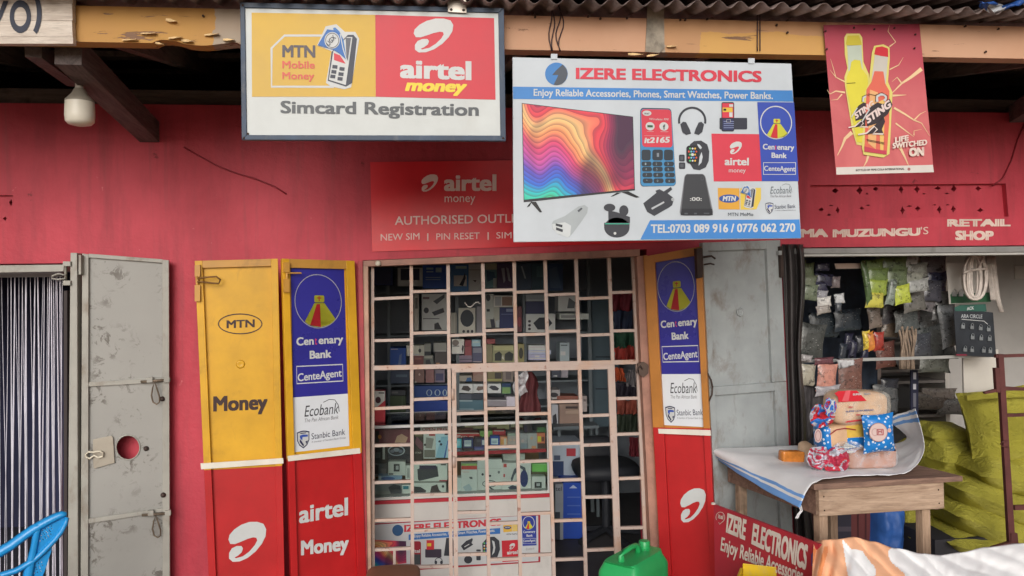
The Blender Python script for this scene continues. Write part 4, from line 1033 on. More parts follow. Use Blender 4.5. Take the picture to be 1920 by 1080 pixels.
rail(le, plE, [(165.5, 717), (304.5, 708), (304.5, 717), (165.5, 725)], GP, off=-.003); rail(le, plE, [(165, 973), (305, 953), (305, 960), (165, 982)], GP, off=-.003)
pnl = MB()
pxc, pyc, pr = 240, 839, 22.5                    # the round hole is cut right through
hole = [(pxc+pr*math.cos(i*math.pi/10), pyc+pr*1.03*math.sin(i*math.pi/10)) for i in range(20)]
def holed_px(mb, pl, outer, hole, off, dep, mat):
    loops = [outer, hole[::-1]]
    tri = tessellate_polygon([[V((x, y, 0)) for x, y in l] for l in loops]); flat = outer+hole[::-1]; n = len(flat)
    vs = [pl.at(x, y, off) for x, y in flat]; vs += [p-pl.n*dep for p in vs]
    fs = [list(q) for q in tri]+[[i+n for i in reversed(q)] for q in tri]; o = 0
    for l in loops:
        k = len(l); fs += [[o+i, o+(i+1) % k, o+(i+1) % k+n, o+i+n] for i in range(k)]; o += k
    mb.add(vs, fs, mat)
holed_px(pnl, plE, [(164, 724), (305, 716), (305, 954), (164, 974)], hole, -0.014, 0.003, SCF); pnl.build('sheet_panel', le)
m = MB(); m.prism(plE, [(165, 482), (305, 492), (305, 709), (165, 718)], .003, SCF, off=-.014); m.build('sheet_panel', le)
m = MB(); m.prism(plE, [(164, 981), (306, 959), (306, 1258), (164, 1275)], .003, SCF, off=-.014); m.build('sheet_panel', le)
m = MB(); m.tube([plE.at(x, y, -.012) for x, y in hole], .003, GP, 6, True); m.build('hole_rim', le, smooth=True)
m = MB(); m.prism(plE, [(174, 824), (208, 817), (212, 820), (215, 868), (177, 879), (174.5, 876)], .004, DOOR((170, 160, 146), .5), off=-.004); m.build('lock_plate', le, bevel=.002)
m = MB(); ap = paint((206, 198, 180), .4, .1, 9)
m.tube([plE.at(x, y, .006) for x, y in ((161, 852), (166, 847), (175, 848), (187, 846), (193, 849), (192, 856), (184, 858), (176, 854), (168, 860), (162, 857))], .0045, ap, 6, True); m.build('pull_handle', le, smooth=True)
for (x, y) in ((288, 712), (290, 962)):
    rust_ = paint((112, 98, 84), .55, .25, 12, .2, metal=.4)
    for dx in (-8, 24): rail(le, plE, [(x+dx-5, y-4), (x+dx+6, y-5), (x+dx+6, y+5), (x+dx-5, y+6)], GP, off=.014, dep=.02, name='bolt_keeper')
    m = MB(); m.tube([plE.at(x-24, y+4, .006), plE.at(x+32, y, .006)], .0065, rust_, 8); m.build('bolt', le, smooth=True)
    m = MB(); m.tube([plE.at(x+2+dx, y+dy, .014) for dx, dy in ((0, 4), (-4, 16), (-6, 30), (-3, 42), (4, 46), (9, 42), (9, 32), (4, 16))], .0035, rust_, 6, True); m.build('bolt_handle', le, smooth=True)
for x, y in ((304, 748), (306, 928), (274, 841)):
    m = MB(); m.lathe(plE.at(x, y, .0 if x > 280 else -.014), [(0, .012), (.006, .011), (.012, .006), (.013, .002)], IR, tuple(plE.n), 10); m.build('bolt_nut', le, smooth=True)

# ---- curtain of white strings across the left doorway
cu = thing('string_curtain', 'curtain of hanging white strings across the dark doorway at far left', 'curtain', (at_y(40, 900, 0.05).x, 0.05, FZ))
m = MB(); m.box((at_y(-260, 500, .05).x, .045, za-.06), (at_y(118, 500, .05).x, .06, za-.035), paint((150, 148, 150), .6)); m.build('header_tape', cu)
SW = paint((206, 204, 216), 0.6, 0.08, 8); pc = PY(0.05); mid = {}
xx = -70.0
while xx < 118:
    x = xx+rnd.uniform(-1.2, 1.2)
    wide = rnd.random() < 0.28
    w = rnd.uniform(.004, .0062) if wide else rnd.uniform(.0016, .003)
    dr = rnd.uniform(-9, 9); ph = rnd.uniform(0, 6); am = rnd.uniform(.5, 2.2)
    pts = []
    for k in range(12):
        t = k/11
        gx = 13*round((x+ph)/13.0)-ph*.6
        pts.append(pc.at(x+(gx-x)*min(.85, t*1.5)+dr*.35*t+am*math.sin(ph+t*5), 510+t*760, 0.03*math.sin(ph*2+t*2)*t))
    mb = MB(); mb.tube(pts, [w*(.55+.45*min(1, t/4)) for t in range(12)], SW, 4); mb.build('string', cu, smooth=True)
    xx += rnd.choice((2.2, 2.8, 3.5, 4.5, 6.5, 8.0))

# ================================================================== the barred grille
GY = 0.04; gp = PY(GY)
def grille_mat():
    m, t, b = base_mat('pink_beige_bar_paint', (206, 172, 164), .5)
    v = coords(t); f = nz(t, v, 6, 6); g = nz(t, v, 26, 6, .7)
    c = mixc(t, f, rgb((168, 146, 138)), rgb((190, 174, 164)))
    c = mixc(t, ramp(t, f, [(.5, (0, 0, 0)), (.68, (.8, .8, .8))]), c, rgb((180, 142, 118)))
    c = mixc(t, ramp(t, g, [(.60, (0, 0, 0)), (.67, (.85, .85, .85))]), c, rgb((132, 84, 70)))
    bumpit(t, b, g, .5, .003)
    t.links.new(c, b.inputs['Base Color']); return m
GM = grille_mat()
JM = wood((176, 116, 92), (140, 84, 72), 1, 'z'); 
gr = thing('security_grille', 'pink beige welded bar grille with a small gate in the middle shop doorway', 'grille', (at_y(950, 900, GY).x, GY, FZ))
def steel_wood(c): return paint(c, .55, .2, 7, .15, grime=.5, gc=(110, 66, 56))
rail(gr, gp, [(678, 489), (1200, 467), (1200, 480), (680, 500)], steel_wood((158, 118, 104)), off=.05, dep=.1, name='head_rail')
rail(gr, gp, [(680, 498), (690, 498), (698, 1260), (682, 1260)], steel_wood((176, 140, 120)), off=.05, dep=.1, name='jamb')
rail(gr, gp, [(671, 489), (680, 489), (692, 1260), (686, 1260), (674, 700)], steel_wood((160, 60, 66)), off=.06, dep=.08, name='jamb_edge')
rail(gr, gp, [(1194, 481), (1207, 479), (1250, 1250), (1232, 1250), (1203, 700)], steel_wood((166, 122, 106)), off=.05, dep=.1, name='jamb')
rail(gr, gp, [(1207, 479), (1214, 478), (1256, 1250), (1250, 1250)], steel_wood((196, 138, 84)), off=.062, dep=.1, name='jamb_edge')
def vbar(x0, y0, x1, y1, w=8, off=0.0): 
    m = MB(); m.prism(gp, [(x0-w/2, y0), (x0+w/2, y0), (x1+w/2, y1), (x1-w/2, y1)], .018, GM, off=off); m.build('bar', gr)
def interp(P_, y):
    for (xa_, ya), (xb_, yb) in zip(P_, P_[1:]):
        if y <= yb: break
    return xa_+(xb_-xa_)*(y-ya)/(yb-ya)
VB = [[(698.5, 503), (700, 1250)], [(771, 497), (773.5, 1080)], [(840, 495), (846, 1080)], [(905, 493), (917, 1080)], [(964, 490), (976, 1080)], [(1022, 488), (1039, 1080)], [(1080, 487), (1099, 1080)], [(1142, 484), (1163, 1080)], [(1187, 483), (1213, 1080)]]
for k, P_ in enumerate(VB):
    (x0, y0), (x1, y1) = P_; s_ = (x1-x0)/(y1-y0)
    vbar(x0, y0-6, x1+s_*(1250-y1), 1250, 6.3 if k else 5.5)
vbar(851, 692, 857, 1250, 8, .004); vbar(1144, 687, 1165, 1250, 9, .004)
m = MB(); m.prism(gp, [(700, 686), (1197, 674.5), (1197, 682.5), (700, 694.5)], .02, GM, off=.006); m.build('cross_bar', gr)
m = MB(); m.prism(gp, [(847, 690.5), (1148, 684), (1148, 692), (847, 698.5)], .02, GM, off=.009); m.build('gate_rail', gr)
HB = [[559, 638, 765, 835, 904, 975, 1030], [546, 624, 748, 811, 867, 928, 994, 1063], [550, 628, 775, 861, 961, 1040], [544, 619, 766, 838, 907, 981, 1049], [547, 627, 776, 865, 963, 1041], [552, 621, 753, 832, 900, 976, 1049], [559, 628, 779, 834, 932, 1031], [548, 620, 747, 814, 897, 990]]
for k, ys in enumerate(HB):
    for y in ys:
        xa_ = interp(VB[k], y)+3; xb_ = interp(VB[k+1], y)-3
        if k == 2 and y > 690: xa_ += 6
        if k == 6 and y > 690: xb_ -= 4
        s_ = -0.022-rnd.uniform(0, .022); d = (xb_-xa_)*s_/2; h = 2.7
        m = MB(); m.prism(gp, [(xa_, y-d-h), (xb_, y+d-h), (xb_, y+d+h), (xa_, y-d+h)], .016, GM, off=-.001-rnd.uniform(0, .003)); m.build('bar', gr)
m = MB(); m.prism(gp, [(737, 1031), (742, 1031), (742, 1250), (737, 1250)], .012, GM, off=-.004); m.build('bar', gr)
for y, x in ((739, 849), (866, 851)):
    m = MB(); m.tube([gp.at(x, y-10, .012), gp.at(x, y+10, .012)], .007, GM, 8); m.build('gate_hinge', gr, smooth=True)
m = MB(); m.lathe(gp.at(709, 494, .05), [(0, .012), (.01, .014), (.016, .008), (.017, .002)], paint((204, 196, 180), .5), (0, -1, 0), 12); tag(m.build('insulator_knob', smooth=True), 'small round white knob on the grille head rail', 'knob')
m = MB(); m.prism(gp, [(1196, 682), (1207, 678), (1216, 684), (1216, 700), (1207, 708), (1199, 703)], .02, paint((92, 76, 68), .5, .2, 9, metal=.5), off=.058); m.tube([gp.at(x, y, .07) for x, y in ((1194, 700), (1196, 690), (1201, 686), (1205, 692))], .004, IR, 6)
tag(m.build('padlock', bevel=.003), 'dark padlock hanging on the right jamb of the grille', 'padlock')

# ================================================================== inside the middle shop
SY = 0.36; sp_ = PY(SY)
sh = thing('display_counter', 'white glass fronted display counter with red trim behind the grille', 'counter', (at_y(870, 900, SY).x, SY+.2, FZ))
CW = paint((196, 192, 188), .5, .05, 3, grime=.2); CR = paint((176, 40, 54), .45, .08, 6); AL = paint((196, 198, 198), .35, .08, 6, metal=.3)
xL = at_y(640, 900, SY).x; xR = at_y(1031, 860, SY).x
def counter_z(py): return at_y(870, py, SY).z
zt, zb_ = counter_z(793), counter_z(932)
m = MB(); m.box((xL, SY, FZ), (xR, SY+.012, zb_-.02), CW); m.build('front_panel', sh)
m = MB(); m.box((xR-.012, SY+.013, FZ), (xR, SY+.44, zb_-.02), CW); m.build('side_panel', sh)
m = MB(); m.box((xR+.001, SY-.004, FZ), (xR+.016, SY+.44, zb_-.005), CR); m.build('red_corner_trim', sh)
m = MB(); m.box((xL, SY-.006, zb_-.018), (xR, SY+.44, zb_), CR); m.build('red_base_trim', sh)
m = MB(); m.box((xL, SY-.002, zb_+.002), (xR, SY+.44, zb_+.016), CW); m.build('base_shelf', sh)
m = MB(); m.box((xL, SY-.004, zt-.014), (xR, SY+.014, zt), AL); m.build('top_rail', sh)
m = MB(); m.box((xL, SY+.43, zt-.014), (xR, SY+.445, zt), AL); m.build('top_rail', sh)
m = MB(); m.box((xR-.014, SY-.003, zb_+.017), (xR, SY+.012, zt-.015), AL); m.build('corner_post', sh)
m = MB(); m.box((xL, SY+.43, zb_+.017), (xR, SY+.44, zt-.2), paint((150, 118, 84), .7)); m.build('back_board', sh)
x2 = at_y(847, 860, SY+.05).x; zs = counter_z(850)
m = MB(); m.box((x2, SY+.02, zs-.008), (xR-.016, SY+.42, zs), CW); m.build('shelf', sh)
m = MB(); m.box((x2, SY+.013, zs-.012), (xR-.016, SY+.019, zs+.006), CR); m.build('shelf_edge', sh)
G = glass_mat()
m = MB(); m.box((xL, SY+.001, zb_+.0165), (xR-.0145, SY+.006, zt-.0145), G); m.build('front_pane', sh)
m = MB(); m.box((xL, SY+.0145, zt-.006), (xR, SY+.4295, zt-.001), G); m.build('top_pane', sh)
# banner on the counter front
pb = PY(SY-.003)
cb = thing('counter_banner', 'small white banner repeating the electronics advert on the counter front', 'banner', pb.at(860, 1060))
m = MB(); m.prism(pb, [(640, 985), (1013, 965), (1013, 1054), (640, 1078)], .002, ink(170, 46, 60), off=.0); m.build('red_border', cb)
a = Art.zoom(pb, 690, 950, 5.4857, .001)
a.poly([(-100, 196), (1548, 96), (1750, 92), (1752, 560), (-100, 660)], ink(200, 202, 204)); a.build('panel', cb)
a.ell(306, 244, 57, 58, ink(40, 84, 130), 1); a.text('IZERE ELECTRONICS', 372, 262, 1372, 192, 72, ink(200, 50, 66), 1, .05); a.build('round_logo', cb)
a.poly([(418, 286), (1360, 220), (1360, 278), (418, 344)], ink(50, 108, 180), 1); a.text('Enjoy Reliable Accessories, Phones, Smart Watches, Power Banks.', 475, 318, 1306, 258, 30, WHITE, 2, .02); a.build('blue_band', cb)
a.poly([(-60, 335), (392, 355), (396, 580), (-60, 640)], SCR, 1); a.build('television_picture', cb)
a.rr(436, 356, 545, 640, 20, ink(150, 36, 50), 1); a.rr(446, 490, 540, 630, 10, ink(60, 66, 70), 2); a.text('itel', 470, 474, 536, 474, 36, WHITE, 3, .03); a.build('phone_picture', cb)
a.rect(602, 344, 680, 442, ink(200, 50, 60), 2); a.rect(608, 376, 650, 408, ink(226, 190, 60), 3); a.rr(588, 436, 756, 524, 8, ink(60, 50, 66), 1); a.build('wallet_picture', cb)
a.ring(727, 565, 42, 42, 7, DK, 1, 20, 180, 360); a.ell(698, 574, 14, 20, DK, 2); a.ell(756, 574, 14, 20, DK, 2); a.build('headphones_picture', cb)
a.poly([(805, 322), (870, 318), (915, 480), (880, 508), (780, 505)], DK, 1); a.build('power_bank_picture', cb)
a.poly([(955, 405), (1010, 352), (1060, 330), (1072, 322), (1078, 340), (1065, 372), (1082, 390), (1050, 412), (985, 450)], DK, 1); a.poly([(990, 410), (1040, 382), (1044, 388), (994, 418)], WHITE, 2); a.build('charger_picture', cb)
a.ell(1030, 545, 42, 40, DK, 1); a.rr(1114, 440, 1160, 462, 6, DK, 1); a.rr(1114, 500, 1160, 552, 10, DK, 1); a.build('earbuds_picture', cb)
a.poly([(1175, 380), (1230, 312), (1300, 308), (1350, 350), (1358, 440), (1330, 520), (1240, 525), (1180, 480)], DK, 1); a.poly([(1275, 345), (1290, 420), (1275, 500), (1300, 470), (1310, 420), (1300, 360)], ink(200, 202, 204), 2)
for j in range(4):
    for i in range(3): a.ell(1196+i*22, 375+j*28, 8, 9, ink(*cs[(i+j*2) % 6]), 2, 8)
a.build('watch_picture', cb)
a.poly([(1374, 350), (1548, 340), (1552, 560), (1382, 570)], ink(196, 40, 54), 1); swoosh(a.box(1455, 376, 1512, 440), WHITE, 2); a.text('airtel', 1430, 492, 1540, 486, 40, WHITE, 2, .03); a.build('red_panel', cb)
a.poly([(1390, 190), (1480, 186), (1482, 256), (1392, 264)], ink(222, 176, 70), 1); a.ell(1434, 216, 38, 16, ink(40, 60, 110), 2); a.text('MTN', 1412, 222, 1456, 220, 14, WHITE, 3, .04); a.poly([(1484, 184), (1542, 182), (1544, 252), (1486, 256)], ink(220, 190, 110), 1); a.text('MTN MoMo', 1426, 292, 1536, 286, 14, DK, 2, .02); a.build('payment_panel', cb)
a.poly([(1580, 96), (1728, 92), (1734, 398), (1590, 404)], ink(44, 60, 150), 1); bank_emblem(a.box(1590, 96, 1714, 236), 2, .03); a.text('Centenary', 1596, 272, 1720, 266, 24, WHITE, 2, .03); a.text('Bank', 1630, 310, 1694, 307, 24, WHITE, 2, .03); a.frame(1594, 324, 1730, 382, 3, WHITE, 2); a.text('CenteAgent', 1600, 364, 1722, 358, 24, WHITE, 2, .02); a.text('Ecobank', 1624, 448, 1712, 440, 24, ink(140, 140, 144), 2, 0, .2); a.build('bank_panel', cb)

# products in the display counter; coordinates read off two enlargements
Lz = lambda r: (690+r[0]/6.3556, 780+r[1]/6.3556, 690+r[2]/6.3556, 780+r[3]/6.3556)
Rz = lambda r: (850+r[0]/6.353, 780+r[1]/6.353, 850+r[2]/6.353, 780+r[3]/6.353)
GRP = 'boxed goods in the display counter'
wh, gr1, dk_, blk = (196, 196, 192), (150, 150, 148), (52, 52, 56), (34, 32, 34)
T0 = 'in the left half of the display counter'
for z_, r, y, dep, c, art, nm, lb, ct in (
    (Lz, (80, 160, 510, 335), .46, .06, (120, 58, 70), [('p', [(.55, .9), (.62, .45), (.75, .3), (.92, .55), (.86, .9)], (206, 160, 136)), ('r', .02, .1, .12, .9, (60, 50, 52)), ('e', .14, .5, .05, .14, (220, 130, 60))], 'boxed_goods', 'maroon pack with a peach coloured picture at the left end of the display counter', 'box'),
    (Lz, (80, 365, 232, 560), .47, .05, blk, [('r', .62, .0, .8, .78, (190, 190, 186)), ('r', .1, .35, .45, .7, (80, 80, 84))], 'boxed_goods', 'black box with upright white lettering at the left end of the display counter', 'box'),
    (Lz, (236, 365, 506, 560), .48, .05, (40, 40, 50), [('o', .38, .25, .38, .32, .06, (170, 176, 186)), ('e', .38, .2, .14, .12, (150, 156, 170)), ('e', .2, .28, .1, .1, (120, 126, 144)), ('e', .56, .28, .1, .1, (120, 126, 144))], 'boxed_goods', 'black box printed with a large round watch dial', 'box'),
    (Lz, (240, 543, 447, 708), .42, .05, wh, [('r', .32, .18, .66, .72, (46, 48, 54)), ('r', .44, .3, .6, .58, (190, 190, 190)), ('r', .04, .84, .3, .95, (90, 90, 90))], 'watch_box', 'small white smart watch box in front of the round dial box', 'box'),
    (Lz, (80, 565, 232, 722), .47, .05, (84, 84, 88), [('r', .0, .1, .3, .8, (40, 40, 44)), ('r', .45, .4, .9, .9, (120, 116, 120))], 'boxed_goods', 'dark grey pack left of the small white watch box', 'box'),
    (Lz, (125, 712, 405, 768), .41, .05, (130, 156, 186), [('e', .4, .6, .3, .4, (70, 104, 160)), ('r', .0, .0, .12, .9, (190, 196, 206))], 'boxed_goods', 'pale blue pack lying below the small white watch box', 'box'),
    (Lz, (446, 588, 512, 752), .43, .05, wh, [('r', .3, .2, .75, .9, (170, 170, 168))], 'boxed_goods', 'narrow white box standing right of the small white watch box', 'box'),
    (Lz, (80, 812, 402, 1002), .43, .06, (118, 120, 122), [('r', .0, .45, .6, .98, (140, 138, 134)), ('p', [(.5, .2), (.7, .0), (.95, .1), (.98, .6), (.75, .95), (.6, .6)], (50, 56, 64)), ('o', .8, .9, .14, .1, .03, (120, 140, 170))], 'boxed_goods', 'grey box with a dark helmet shaped picture at the lower left of the display counter', 'box'),
    (Lz, (408, 820, 545, 995), .42, .06, wh, [('r', .08, .08, .55, .3, (60, 130, 150)), ('e', .85, .35, .12, .14, (60, 60, 66))], 'boxed_goods', 'white box with a teal corner label at the bottom of the display counter', 'box'),
    (Lz, (548, 210, 660, 540), .46, .04, (54, 44, 40), [('p', [(.1, .35), (.3, .1), (.95, .35), (.95, .6), (.6, .55)], (120, 70, 84)), ('r', .1, .0, .9, .1, (110, 100, 70)), ('t', 'STAR', .1, .72, .8, .06, (190, 180, 170))], 'phone_box', 'dark brown upright box next to the two pale phone boxes', 'box'),
    (Lz, (662, 208, 806, 508), .45, .04, (188, 186, 182), [('p', [(.2, .15), (.85, .2), (.7, .6), (.15, .58)], (146, 140, 136)), ('r', .45, .02, .95, .1, (170, 60, 66)), ('e', .12, .45, .1, .05, (70, 66, 66)), ('r', .05, .65, .95, .95, (120, 114, 106))], 'phone_box', 'pale phone box with a grey phone picture, left of the blue one', 'box'),
    (Lz, (808, 203, 957, 497), .45, .04, (176, 200, 214), [('p', [(.45, .15), (.95, .15), (.95, .3), (.65, 1), (.0, .98)], (150, 190, 214)), ('p', [(.95, .3), (1, .3), (.76, 1), (.64, 1)], (50, 90, 170)), ('e', .3, .34, .1, .05, (50, 60, 80)), ('e', .42, .46, .1, .05, (50, 60, 80)), ('r', .7, .01, .98, .08, (70, 50, 60))], 'phone_box', 'pale blue phone box with a blue phone picture', 'box'),
    (Lz, (548, 573, 946, 778), .43, .07, wh, [('p', [(.1, .3), (.18, .25), (.7, .12), (.74, .72), (.16, .98), (.12, .9)], (64, 66, 74)), ('r', .16, .08, .66, .3, (60, 50, 76)), ('r', .8, .0, .96, .07, (60, 60, 60)), ('r', .76, .93, 1, 1, (170, 50, 64))], 'speaker_box', 'white box printed with a black radio speaker', 'box'),
    (Lz, (548, 796, 932, 918), .42, .07, wh, [('p', [(.0, .35), (.2, .4), (.38, .75), (.36, .95), (.0, .98)], (56, 56, 62)), ('p', [(.54, .35), (.72, .15), (.78, .7), (.85, .9), (.5, .95)], (70, 60, 62)), ('e', .9, .35, .04, .14, (60, 60, 66))], 'boxed_goods', 'white box with dark headset pictures below the radio speaker box', 'box'),
    (Lz, (548, 940, 932, 995), .41, .06, wh, [('p', [(.4, .1), (.7, .1), (.6, .7), (.38, .7)], (80, 66, 60))], 'boxed_goods', 'flat white box at the very bottom of the left display', 'box'),
    (Lz, (625, 133, 957, 182), .50, .02, (206, 196, 194), [('t', 'OPEN PRO', .06, .85, .95, .7, (176, 60, 66))], 'price_card', 'white card with red lettering at the top of the left display', 'card'),
    (Rz, (20, 200, 312, 262), .50, .08, (180, 60, 62), [('r', 0, 0, 1, .18, (206, 190, 180)), ('t', 'Pro mo', .1, .95, .95, .5, (226, 210, 206))], 'boxed_goods', 'long red and white pack on the upper shelf of the display counter', 'box'),
    (Rz, (18, 275, 97, 378), .43, .04, (92, 168, 186), [('r', .2, .2, .8, .75, (150, 200, 210))], 'boxed_goods', 'small teal pack at the left end of the upper display shelf', 'box'),
    (Rz, (18, 378, 100, 448), .43, .04, (60, 62, 80), [('r', .1, .2, .8, .5, (110, 110, 130))], 'boxed_goods', 'small dark pack under the teal pack on the display shelf', 'box'),
    (Rz, (112, 268, 238, 378), .42, .04, (36, 44, 92), [('r', .15, .2, .8, .85, (200, 206, 212)), ('r', .2, .35, .75, .42, (60, 80, 140)), ('r', .2, .55, .75, .6, (60, 80, 140))], 'boxed_goods', 'navy pack with a white label, second from the teal pack', 'box'),
    (Rz, (112, 378, 238, 442), .42, .04, (50, 42, 50), [('r', .1, .3, .9, .5, (90, 70, 70))], 'boxed_goods', 'small black pack under the navy pack with a white label', 'box'),
    (Rz, (246, 255, 350, 365), .44, .04, (58, 50, 60), [('r', .3, .2, .9, .5, (90, 80, 90))], 'boxed_goods', 'dark brown pack between the two white labelled navy packs', 'box'),
    (Rz, (246, 365, 365, 438), .44, .04, (76, 72, 128), [('r', .1, .2, .9, .5, (110, 106, 150))], 'boxed_goods', 'violet pack in the middle of the upper display shelf', 'box'),
    (Rz, (334, 262, 412, 365), .43, .04, (44, 52, 104), [('r', .1, .25, .9, .8, (196, 200, 206))], 'boxed_goods', 'narrow navy pack with a white label right of the violet pack', 'box'),
    (Rz, (440, 238, 553, 354), .41, .04, (34, 64, 144), [('r', .1, .25, .82, .85, (196, 210, 222)), ('r', .2, .5, .7, .56, (90, 120, 170)), ('r', .2, .66, .7, .72, (90, 120, 170))], 'boxed_goods', 'bright blue pack with a white label in the middle of the display shelf', 'box'),
    (Rz, (318, 180, 466, 250), .52, .06, (122, 160, 84), [('r', .0, .0, 1, .2, (160, 190, 120))], 'boxed_goods', 'green pack at the back of the upper display shelf', 'box'),
    (Rz, (470, 172, 622, 240), .52, .06, (176, 54, 66), [('r', .1, .0, .9, .14, (210, 190, 190))], 'boxed_goods', 'red pack at the back of the upper display shelf', 'box'),
    (Rz, (556, 245, 642, 356), .43, .03, (216, 140, 110), [('r', .1, .3, .5, .95, (232, 150, 84)), ('r', .55, .2, .9, .9, (222, 196, 180))], 'boxed_goods', 'orange and pink blister pack on the upper display shelf', 'pack'),
    (Rz, (556, 386, 668, 436), .43, .03, (128, 150, 196), [], 'boxed_goods', 'pale blue pack under the orange blister pack', 'pack'),
    (Rz, (646, 205, 752, 362), .44, .03, (168, 154, 152), [('e', .35, .5, .14, .1, (210, 170, 160)), ('e', .75, .5, .14, .1, (210, 170, 160)), ('r', .05, .0, .95, .2, (150, 160, 150))], 'boxed_goods', 'grey blister pack with two pink dots', 'pack'),
    (Rz, (795, 208, 887, 404), .43, .03, (152, 146, 152), [('e', .35, .45, .2, .1, (196, 170, 170)), ('r', .05, .6, .95, .98, (128, 134, 148))], 'boxed_goods', 'grey blister pack left of the tilted one on the display shelf', 'pack'),
    (Rz, (888, 206, 1002, 398), .42, .03, (158, 154, 156), [('e', .4, .3, .16, .1, (196, 160, 140)), ('r', .4, .78, .85, .96, (214, 140, 100))], 'boxed_goods', 'grey blister pack with an orange foot near the right end', 'pack'),
    (Rz, (1000, 205, 1092, 326), .41, .03, (200, 110, 84), [('r', .04, .3, .5, .85, (222, 196, 60)), ('r', .55, .35, .9, .8, (120, 70, 60))], 'boxed_goods', 'orange and yellow pack at the right end of the display shelf', 'pack'),
    (Rz, (1000, 328, 1100, 392), .42, .03, (74, 52, 48), [], 'boxed_goods', 'brown pack under the orange and yellow pack', 'pack'),
    (Rz, (1002, 135, 1100, 204), .46, .03, (76, 116, 76), [], 'boxed_goods', 'dark green pack above the orange and yellow pack', 'pack'),
    (Rz, (845, 92, 942, 200), .55, .06, (66, 60, 70), [('r', 0, .2, .35, 1, (54, 46, 84))], 'boxed_goods', 'tall dark box rising above the grey blister packs', 'box'),
    (Rz, (140, 118, 366, 150), .66, .05, (206, 190, 150), [], 'boxed_goods', 'cream carton at the back of the display, left of two', 'carton'),
    (Rz, (420, 100, 666, 158), .66, .05, (210, 192, 150), [('r', 0, .55, .4, 1, (130, 100, 80))], 'boxed_goods', 'cream carton at the back of the display with a brown corner', 'carton'),
    (Rz, (690, 95, 832, 160), .66, .05, (206, 196, 170), [('r', .0, .6, 1, 1, (120, 90, 80))], 'boxed_goods', 'small cream carton at the back right of the display', 'carton'),
    (Rz, (20, 150, 236, 198), .62, .05, (132, 92, 76), [('r', .55, 0, 1, 1, (150, 80, 84))], 'boxed_goods', 'brown carton at the back above the red and white pack', 'carton'),
    (Rz, (28, 735, 92, 965), .43, .05, (190, 196, 196), [('r', .0, .4, .3, .8, (110, 110, 110))], 'boxed_goods', 'narrow white box left of the red topped earphone box', 'box'),
    (Rz, (95, 565, 282, 965), .42, .04, (196, 198, 196), [('r', 0, 0, 1, .07, (150, 180, 110)), ('r', 0, .07, 1, .18, (196, 70, 66)), ('p', [(.5, .4), (.7, .4), (.72, .47), (.55, .46)], (90, 94, 100)), ('p', [(.1, .7), (.5, .6), (.7, .75), (.4, .95)], (176, 188, 196)), ('t', 'Lanex', .1, .27, .5, .04, (210, 150, 140))], 'earphone_box', 'white earphone box with a red band at the top', 'box'),
    (Rz, (285, 515, 577, 945), .43, .04, (192, 192, 190), [('e', .22, .42, .05, .035, (50, 54, 66)), ('e', .52, .46, .05, .03, (50, 54, 66)), ('o', .5, .68, .3, .1, .02, (46, 46, 50)), ('p', [(.46, .78), (.5, .76), (.8, .88), (.76, .92)], (60, 60, 66)), ('r', .22, .94, .58, .98, (90, 90, 90)), ('e', .88, .36, .05, .04, (120, 120, 124)), ('r', 0, .25, 1, .256, (160, 160, 160))], 'earphone_box', 'white neckband earphone box with a looped black cable', 'box'),
    (Rz, (590, 452, 852, 552), .50, .06, (196, 194, 190), [], 'boxed_goods', 'plain white box lying on the blue headphone box', 'box'),
    (Rz, (580, 558, 925, 935), .42, .06, (194, 192, 190), [('p', [(.3, .5), (.42, .2), (.62, .07), (.8, .15), (.86, .4), (.78, .38), (.7, .2), (.6, .16), (.42, .4), (.34, .62)], (76, 82, 96)), ('e', .76, .5, .14, .27, (44, 58, 112)), ('p', [(.2, .78), (.36, .7), (.56, .76), (.56, .92), (.3, .86)], (66, 70, 92)), ('r', .05, .03, .16, .14, (200, 80, 80)), ('r', .05, .35, .1, .45, (200, 80, 80))], 'headphone_box', 'large white box printed with blue headphones', 'box'),
    (Rz, (935, 568, 1118, 664), .45, .06, (116, 178, 92), [('r', .0, .0, 1, .12, (150, 200, 130))], 'boxed_goods', 'light green box behind the white watch box at the right', 'box'),
    (Rz, (935, 664, 1118, 720), .47, .05, (92, 84, 66), [], 'boxed_goods', 'olive brown box under the light green box', 'box'),
    (Rz, (935, 720, 1098, 905), .41, .05, (196, 194, 192), [('r', .2, .36, .72, .74, (50, 50, 54)), ('r', .34, .44, .6, .62, (170, 170, 172)), ('r', .74, .74, .95, .96, (100, 130, 120)), ('e', .18, .84, .05, .05, (90, 90, 90))], 'watch_box', 'small white smart watch box at the right end of the lower display', 'box'),
):
    box_item(nm, lb, ct, y, z_(r), dep, c, art, GRP)

# shelving along the back wall
UY = 1.62
su = thing('wall_shelving', 'tall pale metal shelving along the back wall of the middle shop', 'shelving', (at_y(900, 600, UY).x, UY+.2, FZ))
SM = paint((120, 130, 136), .5, .08, 5)
X = lambda px: at_y(px, 640, UY).x
for px in (700, 729, 858, 984, 1106):
    m = MB(); m.box((X(px)-.012, UY, FZ), (X(px)+.012, UY+.025, 2.40), SM); m.build('post', su)
SH = [(546, 700, 1106), (626, 700, 1106), (684, 845, 1106), (718, 700, 1106), (765, 700, 1106), (812, 700, 1106)]
for py, a_, b_ in SH:
    z = at_y(900, py, UY).z
    m = MB(); m.box((X(a_), UY+.026, z-.012), (X(b_), UY+.36, z), SM); m.build('shelf', su)
Az = lambda r: (690+r[0]/6.75, 480+r[1]/6.75, 690+r[2]/6.75, 480+r[3]/6.75)
Bz = lambda r: (860+r[0]/6.75, 480+r[1]/6.75, 860+r[2]/6.75, 480+r[3]/6.75)
Cz = lambda r: (1040+r[0]/6.75, 480+r[1]/6.75, 1040+r[2]/6.75, 480+r[3]/6.75)
